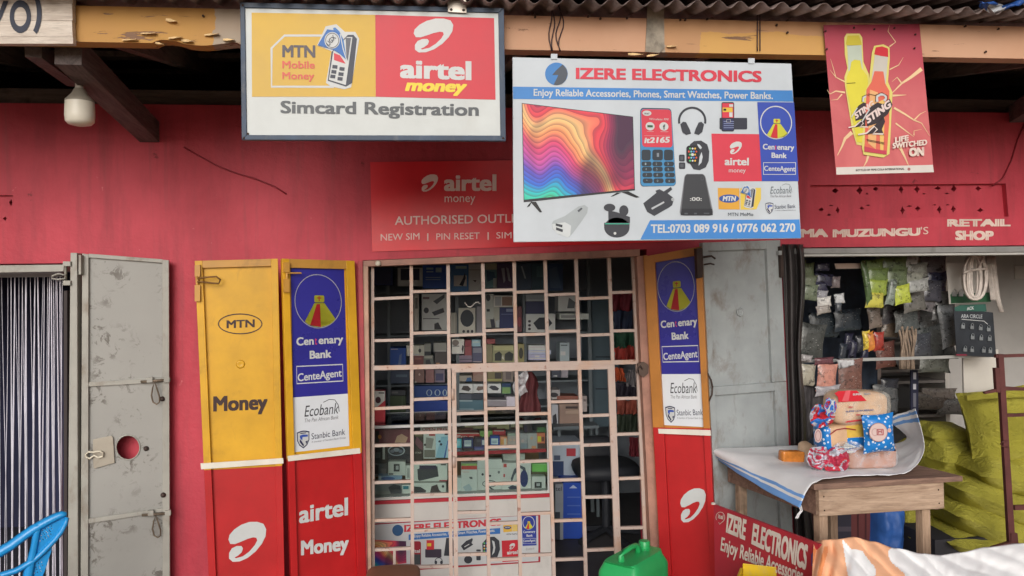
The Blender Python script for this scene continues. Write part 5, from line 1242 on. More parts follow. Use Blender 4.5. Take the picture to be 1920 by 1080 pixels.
Dz = lambda r: (690+r[0]/6.75, 630+r[1]/6.75, 690+r[2]/6.75, 630+r[3]/6.75)
Ez = lambda r: (860+r[0]/6.75, 630+r[1]/6.75, 860+r[2]/6.75, 630+r[3]/6.75)
Fz = lambda r: (1040+r[0]/6.75, 630+r[1]/6.75, 1040+r[2]/6.75, 630+r[3]/6.75)
W1, N1, B1 = (168, 172, 172), (44, 52, 92), (44, 76, 146)
GB = 'boxes on the back shelving'
items = (
    (Az, (80, 150, 312, 372), N1, [('r', .1, .1, .9, .9, (52, 56, 84))], 'dark navy box on the top shelf, leftmost', 'box'),
    (Az, (375, 150, 690, 380), W1, [('r', .12, .05, .88, .68, (46, 48, 66))], 'white box with a dark window on the top shelf', 'box'),
    (Az, (694, 118, 990, 412), B1, [('r', .15, .1, .45, .18, (150, 170, 200)), ('r', .55, .1, .8, .3, (150, 170, 200)), ('r', .15, .25, .45, .3, (150, 170, 200)), ('r', .12, .5, .75, .54, (130, 150, 190)), ('r', .12, .6, .75, .63, (130, 150, 190))], 'blue box with rows of pale print on the top shelf', 'box'),
    (Az, (1040, 110, 1272, 450), (60, 104, 150), [('r', .2, .4, .9, .8, (180, 190, 196)), ('p', [(.5, .75), (.7, .5), (.8, .3), (.85, .5), (.7, .8)], (40, 44, 60)), ('r', .3, .05, .9, .15, (150, 180, 200))], 'blue box with a pale picture of a bent lamp on the top shelf', 'box'),
    (Az, (1276, 105, 1440, 440), W1, [('p', [(.3, .6), (.6, .6), (.5, .68)], (60, 60, 66)), ('r', 0, .2, 1, .22, (120, 124, 124))], 'plain grey white carton in the middle of the top shelf', 'box'),
    (Bz, (335, 95, 482, 405), (84, 120, 130), [('r', 0, 0, 1, .25, (160, 160, 140)), ('p', [(.1, .3), (.8, .35), (.9, .6), (.2, .75)], (50, 84, 110)), ('r', .7, .6, 1, 1, (150, 160, 160))], 'teal box with a cap shaped picture on the top shelf', 'box'),
    (Bz, (488, 95, 692, 405), (70, 56, 84), [('p', [(.25, .2), (.45, .18), (.5, .7), (.4, .8)], (150, 150, 160)), ('p', [(.55, .15), (.7, .2), (.85, .75), (.7, .7)], (150, 150, 160))], 'dark purple box printed with two pale bottles on the top shelf', 'box'),
    (Bz, (730, 95, 920, 440), (60, 76, 96), [('p', [(.3, .1), (.4, .1), (.65, .55), (.55, .55)], (150, 160, 170))], 'slate box with a pale slanting stripe on the top shelf', 'box'),
    (Bz, (925, 95, 1080, 440), (54, 78, 92), [('r', .4, .1, .9, .5, (80, 110, 120))], 'slate green box at the right of the top shelf', 'box'),
    (Bz, (1125, 95, 1320, 440), (46, 66, 96), [('p', [(.1, .2), (.6, .1), (.9, .9), (.2, .9)], (70, 90, 116))], 'dark slate box at the right end of the top shelf', 'box'),
    (Az, (585, 482, 640, 940), (170, 168, 160), [('r', .2, .1, .8, .4, (110, 110, 104))], 'narrow pale box end on the second shelf', 'box'),
    (Az, (680, 482, 1000, 940), W1, [('p', [(.45, .2), (.9, .0), (.9, .1), (.6, .28)], (70, 76, 84)), ('p', [(.4, .5), (.85, .38), (.9, .5), (.5, .6)], (60, 64, 72)), ('e', .18, .45, .1, .08, (60, 64, 72)), ('r', .05, .67, .7, .69, (80, 80, 84)), ('p', [(.5, .82), (.65, .78), (.8, .98), (.5, .98)], (50, 52, 58)), ('r', .04, .08, .3, .14, (120, 100, 110))], 'white box with cable and adapter pictures on the second shelf', 'box'),
    (Az, (1050, 720, 1120, 975), (150, 148, 140), [('r', .35, 0, .4, 1, (80, 80, 80)), ('r', .75, 0, .8, 1, (80, 80, 80))], 'striped pale carton end on the second shelf', 'box'),
    (Bz, (0, 660, 212, 980), (172, 172, 164), [('e', .5, .4, .4, .34, (46, 54, 62)), ('e', .3, .92, .08, .06, (60, 60, 64)), ('e', .56, .92, .08, .06, (60, 60, 64)), ('e', .8, .92, .08, .06, (60, 60, 64))], 'white box with a round black speaker on the second shelf', 'box'),
    (Bz, (226, 640, 298, 980), (120, 120, 126), [], 'grey box wedged right of the round speaker box', 'box'),
    (Bz, (345, 480, 442, 800), (150, 154, 150), [('e', .3, .15, .3, .14, (50, 54, 60)), ('r', .1, .6, .5, .7, (50, 54, 60))], 'pale grey carton with black dots on the second shelf', 'box'),
    (Bz, (445, 500, 692, 646), (172, 172, 166), [('r', .42, .12, .95, .88, (120, 96, 84)), ('r', .06, .1, .38, .88, (140, 144, 146))], 'flat white box with a brown picture on the second shelf', 'box'),
    (Bz, (346, 650, 516, 905), (150, 152, 144), [('p', [(.3, .55), (.6, .5), (.7, 1), (.4, 1)], (60, 62, 72)), ('p', [(.7, .7), (1, .6), (1, 1), (.8, 1)], (170, 176, 180))], 'beige grey carton below the pale grey carton', 'box'),
    (Bz, (520, 655, 702, 912), N1, [('r', .45, .05, .95, .2, (120, 130, 160)), ('r', .1, .3, .9, .34, (90, 100, 140))], 'navy box with a pale label outline on the second shelf', 'box'),
    (Bz, (735, 640, 800, 960), (96, 60, 66), [('e', .5, .6, .4, .2, (140, 70, 76))], 'narrow dark red box in the middle of the second shelf', 'box'),
    (Bz, (852, 490, 1090, 572), (120, 126, 130), [('r', .05, .75, .95, .9, (160, 166, 166))], 'flat grey box on top of the stack right of centre', 'box'),
    (Bz, (852, 575, 1086, 732), (46, 50, 76), [], 'navy box in the stack above the white speaker box', 'box'),
    (Bz, (852, 734, 1222, 965), W1, [('e', .12, .4, .05, .07, (60, 60, 66)), ('e', .12, .62, .05, .07, (60, 60, 66)), ('e', .12, .82, .05, .07, (60, 60, 66)), ('p', [(.25, .5), (.45, .2), (.75, .18), (.9, .5), (.7, .85), (.4, .85)], (44, 50, 60))], 'wide white box with a black boom speaker on the second shelf', 'box'),
    (Cz, (45, 508, 272, 700), W1, [('p', [(.6, .1), (.95, .4), (.9, .8), (.5, .8)], (90, 96, 100))], 'white box with a grey picture at the right of the second shelf', 'box'),
    (Cz, (62, 728, 432, 802), (166, 172, 168), [('r', .05, .25, .6, .75, (130, 134, 136))], 'long flat white box at the right of the second shelf', 'box'),
    (Dz, (280, 150, 478, 382), B1, [('r', .05, .05, .5, .1, (200, 206, 210)), ('p', [(.6, .4), (.75, .3), (.7, .9), (.5, .95)], (100, 120, 160))], 'blue upright box at the left of the third shelf', 'box'),
    (Dz, (488, 120, 712, 250), (186, 184, 172), [('r', .0, .8, .7, .95, (220, 216, 206)), ('r', .7, .0, 1, .95, (170, 170, 160)), ('e', .75, .5, .08, .2, (60, 60, 60))], 'cream open packet at the left of the third shelf', 'packet'),
    (Dz, (578, 250, 702, 372), (104, 66, 66), [('r', .1, .2, .8, .4, (140, 90, 84))], 'brown red box under the cream open packet', 'box'),
    (Dz, (706, 245, 826, 372), (92, 96, 92), [('r', .05, .05, .9, .3, (150, 150, 140)), ('p', [(.2, .5), (.6, .4), (.8, .9), (.2, .9)], (60, 62, 66))], 'grey box with a white heading on the third shelf', 'box'),
    (Dz, (714, 95, 795, 240), (120, 122, 116), [('r', 0, .7, 1, 1, (50, 54, 60))], 'small grey box above the grey box with a white heading', 'box'),
    (Dz, (830, 85, 992, 195), (130, 132, 126), [('r', 0, .92, 1, 1, (200, 200, 196))], 'plain grey lid box at the back of the third shelf', 'box'),
    (Dz, (845, 200, 1000, 372), (70, 66, 66), [('r', .1, .8, .4, .98, (160, 120, 90))], 'dark box below the plain grey lid box', 'box'),
    (Dz, (1062, 40, 1216, 225), (200, 190, 180), [('r', .05, .45, .6, .5, (70, 66, 66)), ('e', .3, .25, .28, .2, (120, 112, 106)), ('p', [(.85, .4), (.98, .5), (.9, .95), (.8, .7)], (60, 56, 60))], 'wrapped white gadget standing out bright on the third shelf', 'packet'),
    (Ez, (80, 55, 160, 130), (120, 60, 66), [], 'small red box in the pile right of the wrapped gadget', 'box'),
    (Ez, (78, 135, 166, 245), (126, 70, 74), [], 'dull red box under the small red box', 'box'),
    (Ez, (168, 50, 278, 130), (130, 160, 172), [('r', .1, .2, .9, .5, (160, 186, 190))], 'pale blue small box in the pile right of the wrapped gadget', 'box'),
    (Ez, (174, 132, 296, 335), (74, 76, 98), [('r', .05, .1, .95, .4, (120, 124, 136)), ('r', .05, .93, .95, .97, (160, 150, 150))], 'slate upright box under the pale blue small box', 'box'),
    (Ez, (10, 245, 168, 335), (110, 98, 112), [('r', .0, .5, 1, .6, (70, 66, 84))], 'mauve flat boxes under the dull red box', 'box'),
    (Ez, (352, 40, 462, 100), (124, 66, 68), [], 'small dull red box lying on the olive camera carton', 'box'),
    (Ez, (352, 105, 425, 335), (110, 106, 84), [], 'olive carton end left of the olive camera carton', 'box'),
    (Ez, (430, 118, 708, 335), (124, 124, 96), [('r', .06, .05, .94, .3, (160, 160, 120)), ('p', [(.1, .5), (.3, .35), (.42, .5), (.4, .9), (.1, .9)], (48, 52, 52)), ('p', [(.55, .5), (.75, .35), (.95, .5), (.9, .9), (.55, .9)], (48, 52, 52)), ('p', [(.42, .75), (.47, .55), (.52, .85)], (190, 190, 170))], 'olive carton with two black camera pictures on the third shelf', 'box'),
    (Ez, (750, 100, 828, 335), (126, 120, 84), [('e', .5, .5, .35, .3, (56, 56, 50))], 'olive upright box right of the camera carton', 'box'),
    (Ez, (885, 118, 1112, 180), W1, [('r', .05, .2, .95, .5, (200, 204, 206))], 'white flat box, topmost in the stack on the third shelf', 'box'),
    (Ez, (885, 182, 1172, 232), (150, 156, 176), [('r', .05, .2, .95, .5, (196, 200, 206))], 'pale flat box, middle of the stack on the third shelf', 'box'),
    (Ez, (885, 236, 1112, 305), (150, 150, 172), [('r', .35, .15, .6, .45, (226, 226, 226)), ('r', .05, .6, .95, .8, (190, 196, 206))], 'flat box with a bright label, lowest of the stack on the third shelf', 'box'),
    (Ez, (1280, 85, 1400, 330), (140, 152, 156), [('r', .1, .1, .8, .16, (80, 90, 96)), ('r', .1, .45, .6, .65, (180, 186, 186))], 'pale upright box at the right end of the third shelf', 'box'),
    (Dz, (590, 430, 712, 592), (116, 92, 88), [('e', .5, .35, .1, .1, (180, 160, 150)), ('r', .0, .9, .2, 1, (190, 180, 170))], 'brownish box on the fourth shelf, left of three', 'box'),
    (Dz, (728, 425, 838, 590), (124, 90, 92), [('r', .1, .1, .9, .9, (132, 98, 98))], 'dusty pink box on the fourth shelf, middle of three', 'box'),
    (Dz, (846, 425, 972, 588), (108, 100, 112), [('r', .1, .3, .85, .85, (70, 70, 100))], 'mauve box with a dark panel on the fourth shelf, right of three', 'box'),
    (Dz, (285, 440, 520, 600), (56, 66, 84), [('r', .3, .3, .9, .5, (90, 106, 120))], 'dark slate box at the left of the fourth shelf', 'box'),
    (Dz, (585, 632, 1006, 776), (36, 62, 116), [('o', .45, .6, .09, .28, .03, (150, 170, 196)), ('o', .7, .6, .09, .28, .03, (150, 170, 196)), ('o', .92, .6, .07, .28, .03, (150, 170, 196))], 'long blue box with three pale squares on the fifth shelf', 'box'),
    (Dz, (585, 820, 1010, 1150), (36, 60, 130), [('p', [(.12, .6), (.18, .45), (.24, .75)], (150, 170, 200)), ('p', [(.28, .5), (.34, .45), (.36, .75)], (150, 170, 200)), ('p', [(.4, .55), (.46, .48), (.46, .75)], (150, 170, 200))], 'large blue carton behind the left of the display counter', 'box'),
    (Dz, (280, 758, 476, 1150), (62, 74, 54), [('r', .75, 0, .8, 1, (84, 96, 74))], 'dark green carton behind the left of the display counter', 'box'),
    (Dz, (285, 690, 476, 752), (64, 66, 70), [('r', .1, .2, .5, .6, (110, 110, 112))], 'flat dark box on the dark green carton', 'box'),
    (Ez, (8, 608, 177, 722), W1, [('p', [(.15, .6), (.3, .2), (.65, .2), (.88, .55), (.7, .8), (.35, .7)], (64, 60, 58))], 'white box with a dark camera picture, leftmost of three alike', 'box'),
    (Ez, (182, 608, 318, 722), W1, [('p', [(.3, .6), (.45, .25), (.95, .25), (.95, .6), (.5, .75)], (96, 84, 78))], 'white box with a brownish camera picture, middle of three alike', 'box'),
    (Ez, (366, 604, 537, 722), W1, [('p', [(.1, .4), (.25, .2), (.55, .2), (.85, .5), (.75, .72), (.4, .7)], (56, 58, 66))], 'white box with a dark camera picture, right of three alike', 'box'),
    (Ez, (548, 598, 660, 732), (70, 106, 86), [('r', 0, .0, 1, .35, (40, 60, 90)), ('r', .05, .4, .9, .95, (110, 140, 90))], 'green box right of the three camera boxes', 'box'),
    (Ez, (10, 500, 170, 575), (130, 126, 116), [('p', [(.5, 1), (.6, .4), (.9, .3), (1, 1)], (44, 76, 116))], 'beige box with a blue picture above the camera boxes', 'box'),
    (Ez, (180, 450, 316, 575), (120, 92, 84), [('p', [(0, .6), (.5, .2), (1, .4), (1, 1), (0, 1)], (130, 110, 100))], 'brown box above the middle camera box', 'box'),
    (Ez, (365, 450, 550, 578), (106, 100, 74), [('r', .5, .1, .95, .7, (62, 58, 56)), ('r', .0, .75, 1, .9, (140, 140, 90))], 'olive box with a dark window above the right camera box', 'box'),
    (Ez, (556, 445, 690, 578), (112, 104, 98), [('r', .3, .1, .8, .8, (90, 84, 84))], 'grey brown box right of the olive box with a dark window', 'box'),
    (Ez, (10, 735, 310, 805), (66, 72, 82), [('r', .5, .0, 1, 1, (52, 58, 68))], 'dark router box under the camera boxes, upper', 'box'),
    (Ez, (10, 812, 310, 935), (70, 96, 108), [('r', .0, .0, .55, .14, (140, 160, 166)), ('r', .0, .85, .6, 1, (120, 140, 150))], 'teal router box under the camera boxes, lower', 'box'),
    (Ez, (366, 808, 606, 890), (124, 120, 126), [('r', 0, 0, 1, .12, (160, 160, 164))], 'grey flat box under the right camera box', 'box'),
    (Ez, (608, 768, 722, 892), (176, 172, 182), [], 'plain pale box right of the grey flat box', 'box'),
    (Ez, (425, 945, 700, 1030), (128, 132, 140), [('r', .0, .0, .65, .2, (36, 34, 36))], 'pale flat box with a black strip just above the counter', 'box'),
    (Fz, (-40, 410, 80, 525), (60, 64, 74), [('r', .2, .8, .6, .88, (170, 176, 180))], 'dark upright box on the right bay of the fourth shelf', 'box'),
    (Fz, (85, 405, 170, 525), (130, 126, 134), [], 'pale grey box on the right bay of the fourth shelf', 'box'),
    (Fz, (-40, 680, 66, 800), (140, 138, 138), [('e', .3, .55, .5, .25, (52, 50, 54))], 'pale box with a black oval on the right bay', 'box'),
    (Fz, (30, 760, 300, 805), (120, 76, 66), [], 'reddish brown flat carton on the right bay', 'carton'),
    (Fz, (60, 862, 320, 1150), (132, 112, 102), [('r', .3, .1, .9, .2, (64, 54, 54)), ('p', [(.3, .3), (.95, .25), (.95, .42), (.3, .42)], (160, 140, 126))], 'brown carton with an open flap at the right of the counter', 'carton'),
    (Fz, (-40, 868, 44, 1150), (150, 152, 158), [('p', [(.2, .5), (.7, .4), (.9, 1), (.2, 1)], (52, 52, 58))], 'pale carton left of the brown carton with an open flap', 'carton'),
    (Fz, (345, 760, 410, 960), (140, 132, 130), [('r', .3, .2, .8, .35, (100, 90, 90))], 'narrow pale carton standing by the right shelf post', 'carton'),
)
for k, (z_, r, c, art, lb, ct) in enumerate(items):
    box_item('boxed_goods' if ct == 'box' else ct, lb, ct, UY-.035-.004*(k % 4), z_(r), .16, c, art, GB)
# phone pack standing on the counter at the left
box_item('phone_box', 'white and red pack with a round portrait standing on the left of the counter', 'box', .5, (702, 733, 722, 796), .05, (190, 60, 70), [('p', [(0, 0), (1, 0), (1, .28), (0, .55)], (206, 206, 202)), ('e', .35, .27, .26, .1, (70, 30, 40)), ('r', .4, .04, .92, .08, (90, 90, 90))], GRP)
# goods at the right of the room
box_item('carton', 'tall dark blue carton on the floor right of the counter', 'carton', 1.05, (1056, 905, 1094, 1010), .25, (30, 58, 130), [('p', [(.3, .1), (.5, .04), (.7, .1)], (150, 160, 190)), ('r', .2, .25, .85, .27, (70, 90, 150)), ('r', .2, .4, .85, .42, (70, 90, 150)), ('r', .2, .55, .85, .57, (70, 90, 150))])
box_item('carton', 'white carton with a red square label beside the counter', 'carton', 1.25, (1036, 832, 1094, 905), .3, (140, 150, 160), [('r', .45, .12, .75, .32, (150, 50, 60)), ('r', .0, .45, .36, .95, (40, 56, 90)), ('r', .05, .3, .25, .42, (70, 80, 100))])
box_item('carton', 'pale carton standing between the counter and the dark blue carton', 'carton', 1.0, (1041, 908, 1056, 1012), .2, (130, 136, 142), [('r', .0, .5, .6, 1, (50, 54, 64)), ('t', 'tel', .05, .12, .8, .08, (60, 64, 70))])
m = MB(); zz = at_y(1070, 797, 1.5).z; m.box((at_y(1036, 797, 1.5).x, 1.45, zz-.02), (at_y(1120, 797, 1.5).x, 1.95, zz), SM)
for dx in (.02, .28):
    m.box((at_y(1040, 797, 1.5).x+dx, 1.5, FZ), (at_y(1040, 797, 1.5).x+dx+.02, 1.52, zz-.021), SM)
tag(m.build('side_table'), 'narrow grey metal table holding cartons at the right of the room', 'table')
# dark office chair
oc = thing('office_chair', 'dark padded chair in the gloom right of the counter', 'chair', (at_y(1125, 900, 1.2).x, 1.25, FZ))
bc = paint((44, 46, 52), .6, .1, 6)
c_ = at_y(1125, 880, 1.2)
m = MB(); rounded_pack(m, c_+V((0, .1, .0)), (.13, .05, .20), bc, n=8, e=.5); m.build('backrest', oc, smooth=True)
m = MB(); rounded_pack(m, V((c_.x, 1.05, .66)), (.2, .2, .05), bc, n=8, e=.5); m.build('seat', oc, smooth=True)
m = MB(); m.tube([(c_.x, 1.05, .62), (c_.x, 1.05, FZ+.06)], .025, bc, 8); m.build('column', oc)
for k in range(5):
    q = k*2*math.pi/5; m = MB(); m.bar((c_.x, 1.05, FZ+.07), (c_.x+.24*math.cos(q), 1.05+.24*math.sin(q), FZ+.03), .03, .03, bc); m.build('foot', oc)
# hanging goods on the right hand side
def hang_cloth(name, label, ct, y, pts, c, fold=.02, n=10, mat=None, grp=None):
    p = PY(y); tl, tr, br, bl = pts; m = MB()
    def fn(u, v):
        a, b = lerp(tl, tr, u), lerp(bl, br, u); q = lerp(a, b, v)
        w = fold*(.3+v)*(math.sin(u*11+label.__len__())+.6*math.sin(u*23+v*3))
        return p.at(q[0]+3*noise.noise(V((u*3, v*4, len(label)))), q[1]+3*noise.noise(V((u*5, v*2, 7+len(label)))), w)
    m.grid(fn, n*2, n, mat or paint(c, .7, .25, 14, .2))
    return tag(m.build(name, smooth=True, solid=.002, normals=False), label, ct, grp)
HG = 'goods hanging at the right of the middle shop'
for pts, c, lb in ((((1146, 545), (1190, 545), (1190, 582), (1146, 584)), (120, 44, 56), 'dark red cloth hanging highest at the right of the grille'),
                   (((1150, 582), (1190, 580), (1192, 620), (1152, 624)), (44, 54, 78), 'navy cloth hanging below the dark red cloth'),
                   (((1150, 624), (1192, 620), (1193, 652), (1152, 654)), (44, 84, 66), 'dark green cloth in the column of hanging goods'),
                   (((1152, 652), (1192, 647), (1194, 678), (1154, 680)), (168, 62, 54), 'brick red cloth hanging beside the right grille bars'),
                   (((1152, 690), (1168, 690), (1174, 716), (1153, 714)), (196, 92, 56), 'orange pouch hanging just below the grille cross bar'),
                   (((1178, 694), (1194, 694), (1196, 727), (1174, 724)), (150, 146, 150), 'speckled grey pouch hanging beside the orange pouch'),
                   (((1154, 716), (1196, 724), (1197, 748), (1156, 746)), (50, 46, 58), 'black cloth hanging below the orange pouch'),
                   (((1156, 750), (1198, 750), (1200, 776), (1158, 778)), (150, 76, 62), 'rust coloured fringe hanging near the grille gate'),
                   (((1156, 778), (1200, 776), (1202, 812), (1160, 814)), (50, 60, 48), 'dark green bundle hanging lowest at the right'),
                   (((1180, 820), (1198, 820), (1199, 856), (1180, 856)), (120, 40, 52), 'small crimson cloth behind the right grille bars'),
                   (((1202, 700), (1209, 700), (1211, 740), (1203, 736)), (90, 160, 60), 'bright green strip hanging by the right jamb'),
                   (((1203, 745), (1211, 745), (1213, 775), (1204, 775)), (190, 50, 56), 'bright red strip hanging by the right jamb')):
    hang_cloth('hanging_cloth', lb, 'cloth', .75 if pts[0][0] < 1200 else .3, pts, c, grp=HG)
box_item('shelf_panel', 'tall dark slate cupboard at the right rear of the middle shop', 'cupboard', 1.7, (1109, 560, 1160, 800), .35, (70, 84, 92), [('r', .15, .45, .95, .46, (44, 52, 60)), ('r', .15, .7, .95, .71, (44, 52, 60))])
m = MB(); p = PY(.2); bw_ = paint((214, 210, 204), .3, .05, 6)
for k in range(12): m.lathe(p.at(872+k*2.5, 568+6*math.sin(k*.5)+k*.5, 0), [(-.003, .001), (-.002, .0035), (.002, .0035), (.003, .001)], bw_, (0, -1, 0), 6)
m.tube([p.at(872+k*2.5, 568+6*math.sin(k*.5)+k*.5, 0) for k in range(12)], .0012, bw_, 5)
tag(m.build('bead_string', smooth=True), 'short string of white beads in front of the round speaker box', 'beads')
# maroon jacket in a clear bag hanging inside the gate
m = MB(); p = PY(.55)
def fn(u, v):
    w = 10+14*min(1, v*3)+4*math.sin(v*9)
    return p.at(990+(u-.5)*2*w*.75+v*4, 697+v*78, .05*math.sin(math.pi*u)*(.4+v*.6)+.012*math.sin(u*17+v*4))
m.grid(fn, 14, 12, paint((96, 46, 50), .75, .2, 12, .2)); tag(m.build('jacket', smooth=True, solid=.004, normals=False), 'maroon jacket hanging behind the gate of the grille', 'jacket')
m = MB()
def fn(u, v): return p.at(964+u*24+3*math.sin(v*7), 699+v*40+4*math.sin(u*5), .06+.02*noise.noise(V((u*4, v*5, 3))))
m.grid(fn, 8, 10, film((220, 220, 226), .6)); tag(m.build('plastic_bag', smooth=True, normals=False), 'crumpled clear plastic bag in front of the maroon jacket', 'bag')

# ================================================================== inside the right hand shop
GS = paint((132, 130, 128), .5, .12, 5, grime=.4)
fr2 = thing('shop_head_rail', 'grey steel rail under the lettered wall of the right hand shop', 'rail', at_y(1700, 478, -.02))
rail(fr2, PY(-.02), [(1490, 466), (2200, 459), (2200, 470), (1490, 476)], GS, dep=.1, name='flange'); rail(fr2, PY(-.02), [(1490, 476.5), (2200, 470.5), (2200, 475), (1490, 481)], paint((176, 174, 170), .5, .1, 6), off=-.01, dep=.08, name='lip')
# plain dark sheet and white cupboards at the back
hang_cloth('back_sheet', 'large dark navy cloth closing the left rear of the right hand shop', 'curtain', 1.15, ((1490, 465), (1642, 465), (1648, 1060), (1495, 1060)), (44, 54, 70), .03, 14)  # plain dark backdrop sheet added across the left rear
cu2 = thing('white_cupboard', 'pale open cupboard with shelves at the rear of the right hand shop', 'cupboard', (at_y(1720, 700, 1.2).x, 1.35, FZ))
PC2 = paint((120, 114, 110), .6, .1, 4); WP = paint((196, 190, 182), .6, .06, 4)
def cup(px0, px1, y0, y1, dy, mt, nm):
    a, b = at_y(px0, 700, 1.2).x, at_y(px1, 700, 1.2).x; zt_, zb2 = at_y(1720, y0, 1.2).z, at_y(1720, y1, 1.2).z
    m = MB(); m.box((a, 1.2+dy[0], zb2), (b, 1.2+dy[1], zt_), mt); m.build(nm, cu2)
cup(1640, 1652, 560, 1060, (0, .33), paint((156, 142, 136), .6, .1, 4), 'side_panel'); cup(1772, 1780, 470, 1060, (0, .33), WP, 'side_panel')
for y in (598, 640, 692, 714, 778): cup(1653, 1771, y, y+5, (.002, .33), PC2, 'shelf')
cup(1653, 1771, 470, 1060, (.33, .345), paint((100, 98, 98), .7, .1, 4), 'back_panel')
m = MB(); m.prism(PY(.55), [(1806, 660), (1872, 655), (1876, 760), (1808, 760)], .015, WP); tag(m.build('white_board', bevel=.002), 'plain white board standing behind the upright yellow sack', 'board')
m = MB(); m.prism(PY(.4), [(1500, 675), (1872, 664), (1872, 669), (1500, 681)], .008, paint((176, 176, 174), .35, .1, 6, metal=.4)); tag(m.build('glass_shelf_edge'), 'thin pale metal rail across the right hand shop at counter height', 'rail')
m = MB(); m.prism(PY(.3), [(1565, 494), (1620, 493.5), (1623, 503), (1568, 504)], .006, paint((206, 186, 174), .6, .05, 5)); tag(m.build('card_strip'), 'pale cardboard strip hanging under the head rail', 'card')
# strings of hanging packets
def packmat(c):
    key = ('pk', c)
    if key in MATS: return MATS[key]
    m, t, b = base_mat('printed_foil_%d_%d_%d' % c, c, .25, 0, .6)
    v = coords(t, scale=(1, 1, 1)); vo = nd(t, 'ShaderNodeTexVoronoi', Scale=55.0); vo.distance = 'CHEBYCHEV'; t.links.new(v, vo.inputs['Vector'])
    f = nz(t, v, 28, 5, .7)
    cc = mixc(t, ramp(t, vo.outputs['Color'], [(.45, (0, 0, 0)), (.5, (.7, .7, .7))], 'CONSTANT'), rgb(c), rgb(scaled(c, 1.12)))
    cc = mixc(t, ramp(t, f, [(.56, (0, 0, 0)), (.6, (.75, .75, .75))]), cc, rgb(scaled(c, .45)))
    cc = mixc(t, ramp(t, nz(t, coords(t, scale=(1, 1, 3)), 60, 4, .6), [(.66, (0, 0, 0)), (.69, (.7, .7, .7))]), cc, rgb((200, 200, 196)))
    t.links.new(cc, b.inputs['Base Color']); bumpit(t, b, f, .5, .006); MATS[key] = m
    return m
def packet(mb, x, y, w, h, c, yy, tilt=0, seed=0, art=None):
    p = at_y(x, y, yy); k = (p-CAM).dot(FWD)/FPX
    sack(mb, p, (w*k*.60, h*k*.60, .014), rotm(90, math.degrees(tilt), 0) , packmat(c), n=9, wr=.1, seed=seed, ear=.05)
def strip(label, group, yy, rows, base='packet_strip', cat='packets'):
    xs = [r[0] for r in rows]; th = thing(base, label, cat, at_y(rows[-1][0], rows[-1][1]+rows[-1][3]/2, yy), group)
    for k, (x, y, w, h, c) in enumerate(rows):
        mb = MB(); packet(mb, x, y, w*1.1, h*1.15, c, yy-.006*k, rnd.uniform(-.2, .2), k+x*.1); mb.build('packet', th, smooth=True)
    return th
PG = 'packet strings hanging in the right hand shop'
og, lg, bk, sv = (92, 104, 78), (132, 150, 72), (52, 52, 72), (150, 152, 150)
strip('string of dull green packets hanging beside the dark plastic curtain', PG, .30, [(1497, 500, 22, 20, og), (1512, 508, 24, 22, og), (1498, 522, 22, 22, og), (1516, 530, 24, 22, (104, 112, 92)), (1500, 546, 22, 22, og), (1517, 548, 26, 22, (110, 120, 100))])
strip('short green and orange packet hanging lowest beside the dark plastic curtain', PG, .27, [(1498, 565, 14, 20, (70, 104, 62)), (1497, 575, 10, 14, (206, 150, 110))])
strip('string of black packets with white print near the card strip', PG, .32, [(1542, 500, 22, 12, bk), (1544, 524, 28, 16, bk), (1540, 538, 18, 14, bk), (1541, 552, 18, 12, (140, 140, 146)), (1545, 566, 22, 14, (196, 194, 190)), (1544, 580, 22, 12, (156, 150, 144))])
strip('three black sachets swinging right of the white printed string', PG, .34, [(1567, 529, 14, 16, (118, 108, 110)), (1574, 560, 16, 14, (180, 182, 184)), (1572, 576, 10, 12, (70, 74, 80))])
strip('string of yellow green packets hanging right of the card strip', PG, .28, [(1636, 500, 34, 20, (92, 112, 60)), (1645, 516, 34, 22, (98, 118, 66)), (1644, 538, 32, 22, (134, 150, 66)), (1640, 562, 28, 22, (176, 170, 74)), (1625, 530, 10, 60, (76, 96, 60))])
strip('string of green packets ending in a bright one, right of the yellow green string', PG, .32, [(1676, 498, 40, 24, (86, 104, 68)), (1680, 520, 36, 26, (96, 110, 80)), (1672, 545, 14, 40, (120, 130, 120)), (1692, 552, 26, 26, (166, 176, 70))])
strip('bundle of silver grey packets with black stripes', PG, .34, [(1705, 494, 30, 18, sv), (1718, 506, 34, 20, (120, 122, 116)), (1708, 522, 40, 22, (140, 142, 132)), (1720, 535, 36, 18, sv)])
strip('dark padded packs hanging behind the rope coil', PG, .55, [(1750, 500, 40, 30, (104, 100, 104)), (1755, 530, 34, 34, (58, 60, 82)), (1735, 560, 46, 34, (110, 106, 108)), (1770, 572, 36, 40, (104, 104, 104))])
strip('red and yellow pouches hanging in front of the pale cupboard', PG, .45, [(1625, 638, 12, 26, (196, 170, 66)), (1633, 640, 12, 26, (190, 120, 56)), (1648, 640, 16, 26, (140, 52, 44))])
strip('large grey plastic packs hanging behind the rope hank', PG, .70, [(1740, 600, 50, 40, (94, 96, 98)), (1756, 640, 54, 56, (84, 88, 88)), (1690, 580, 60, 40, (90, 88, 92))])
strip('dark bottles crowded behind the metal rail', PG, .8, [(1590, 640, 12, 24, bk), (1600, 655, 12, 26, bk), (1612, 645, 12, 24, (60, 62, 70)), (1622, 660, 12, 24, bk), (1580, 660, 12, 24, (60, 66, 76))], 'bottle_row', 'bottles')
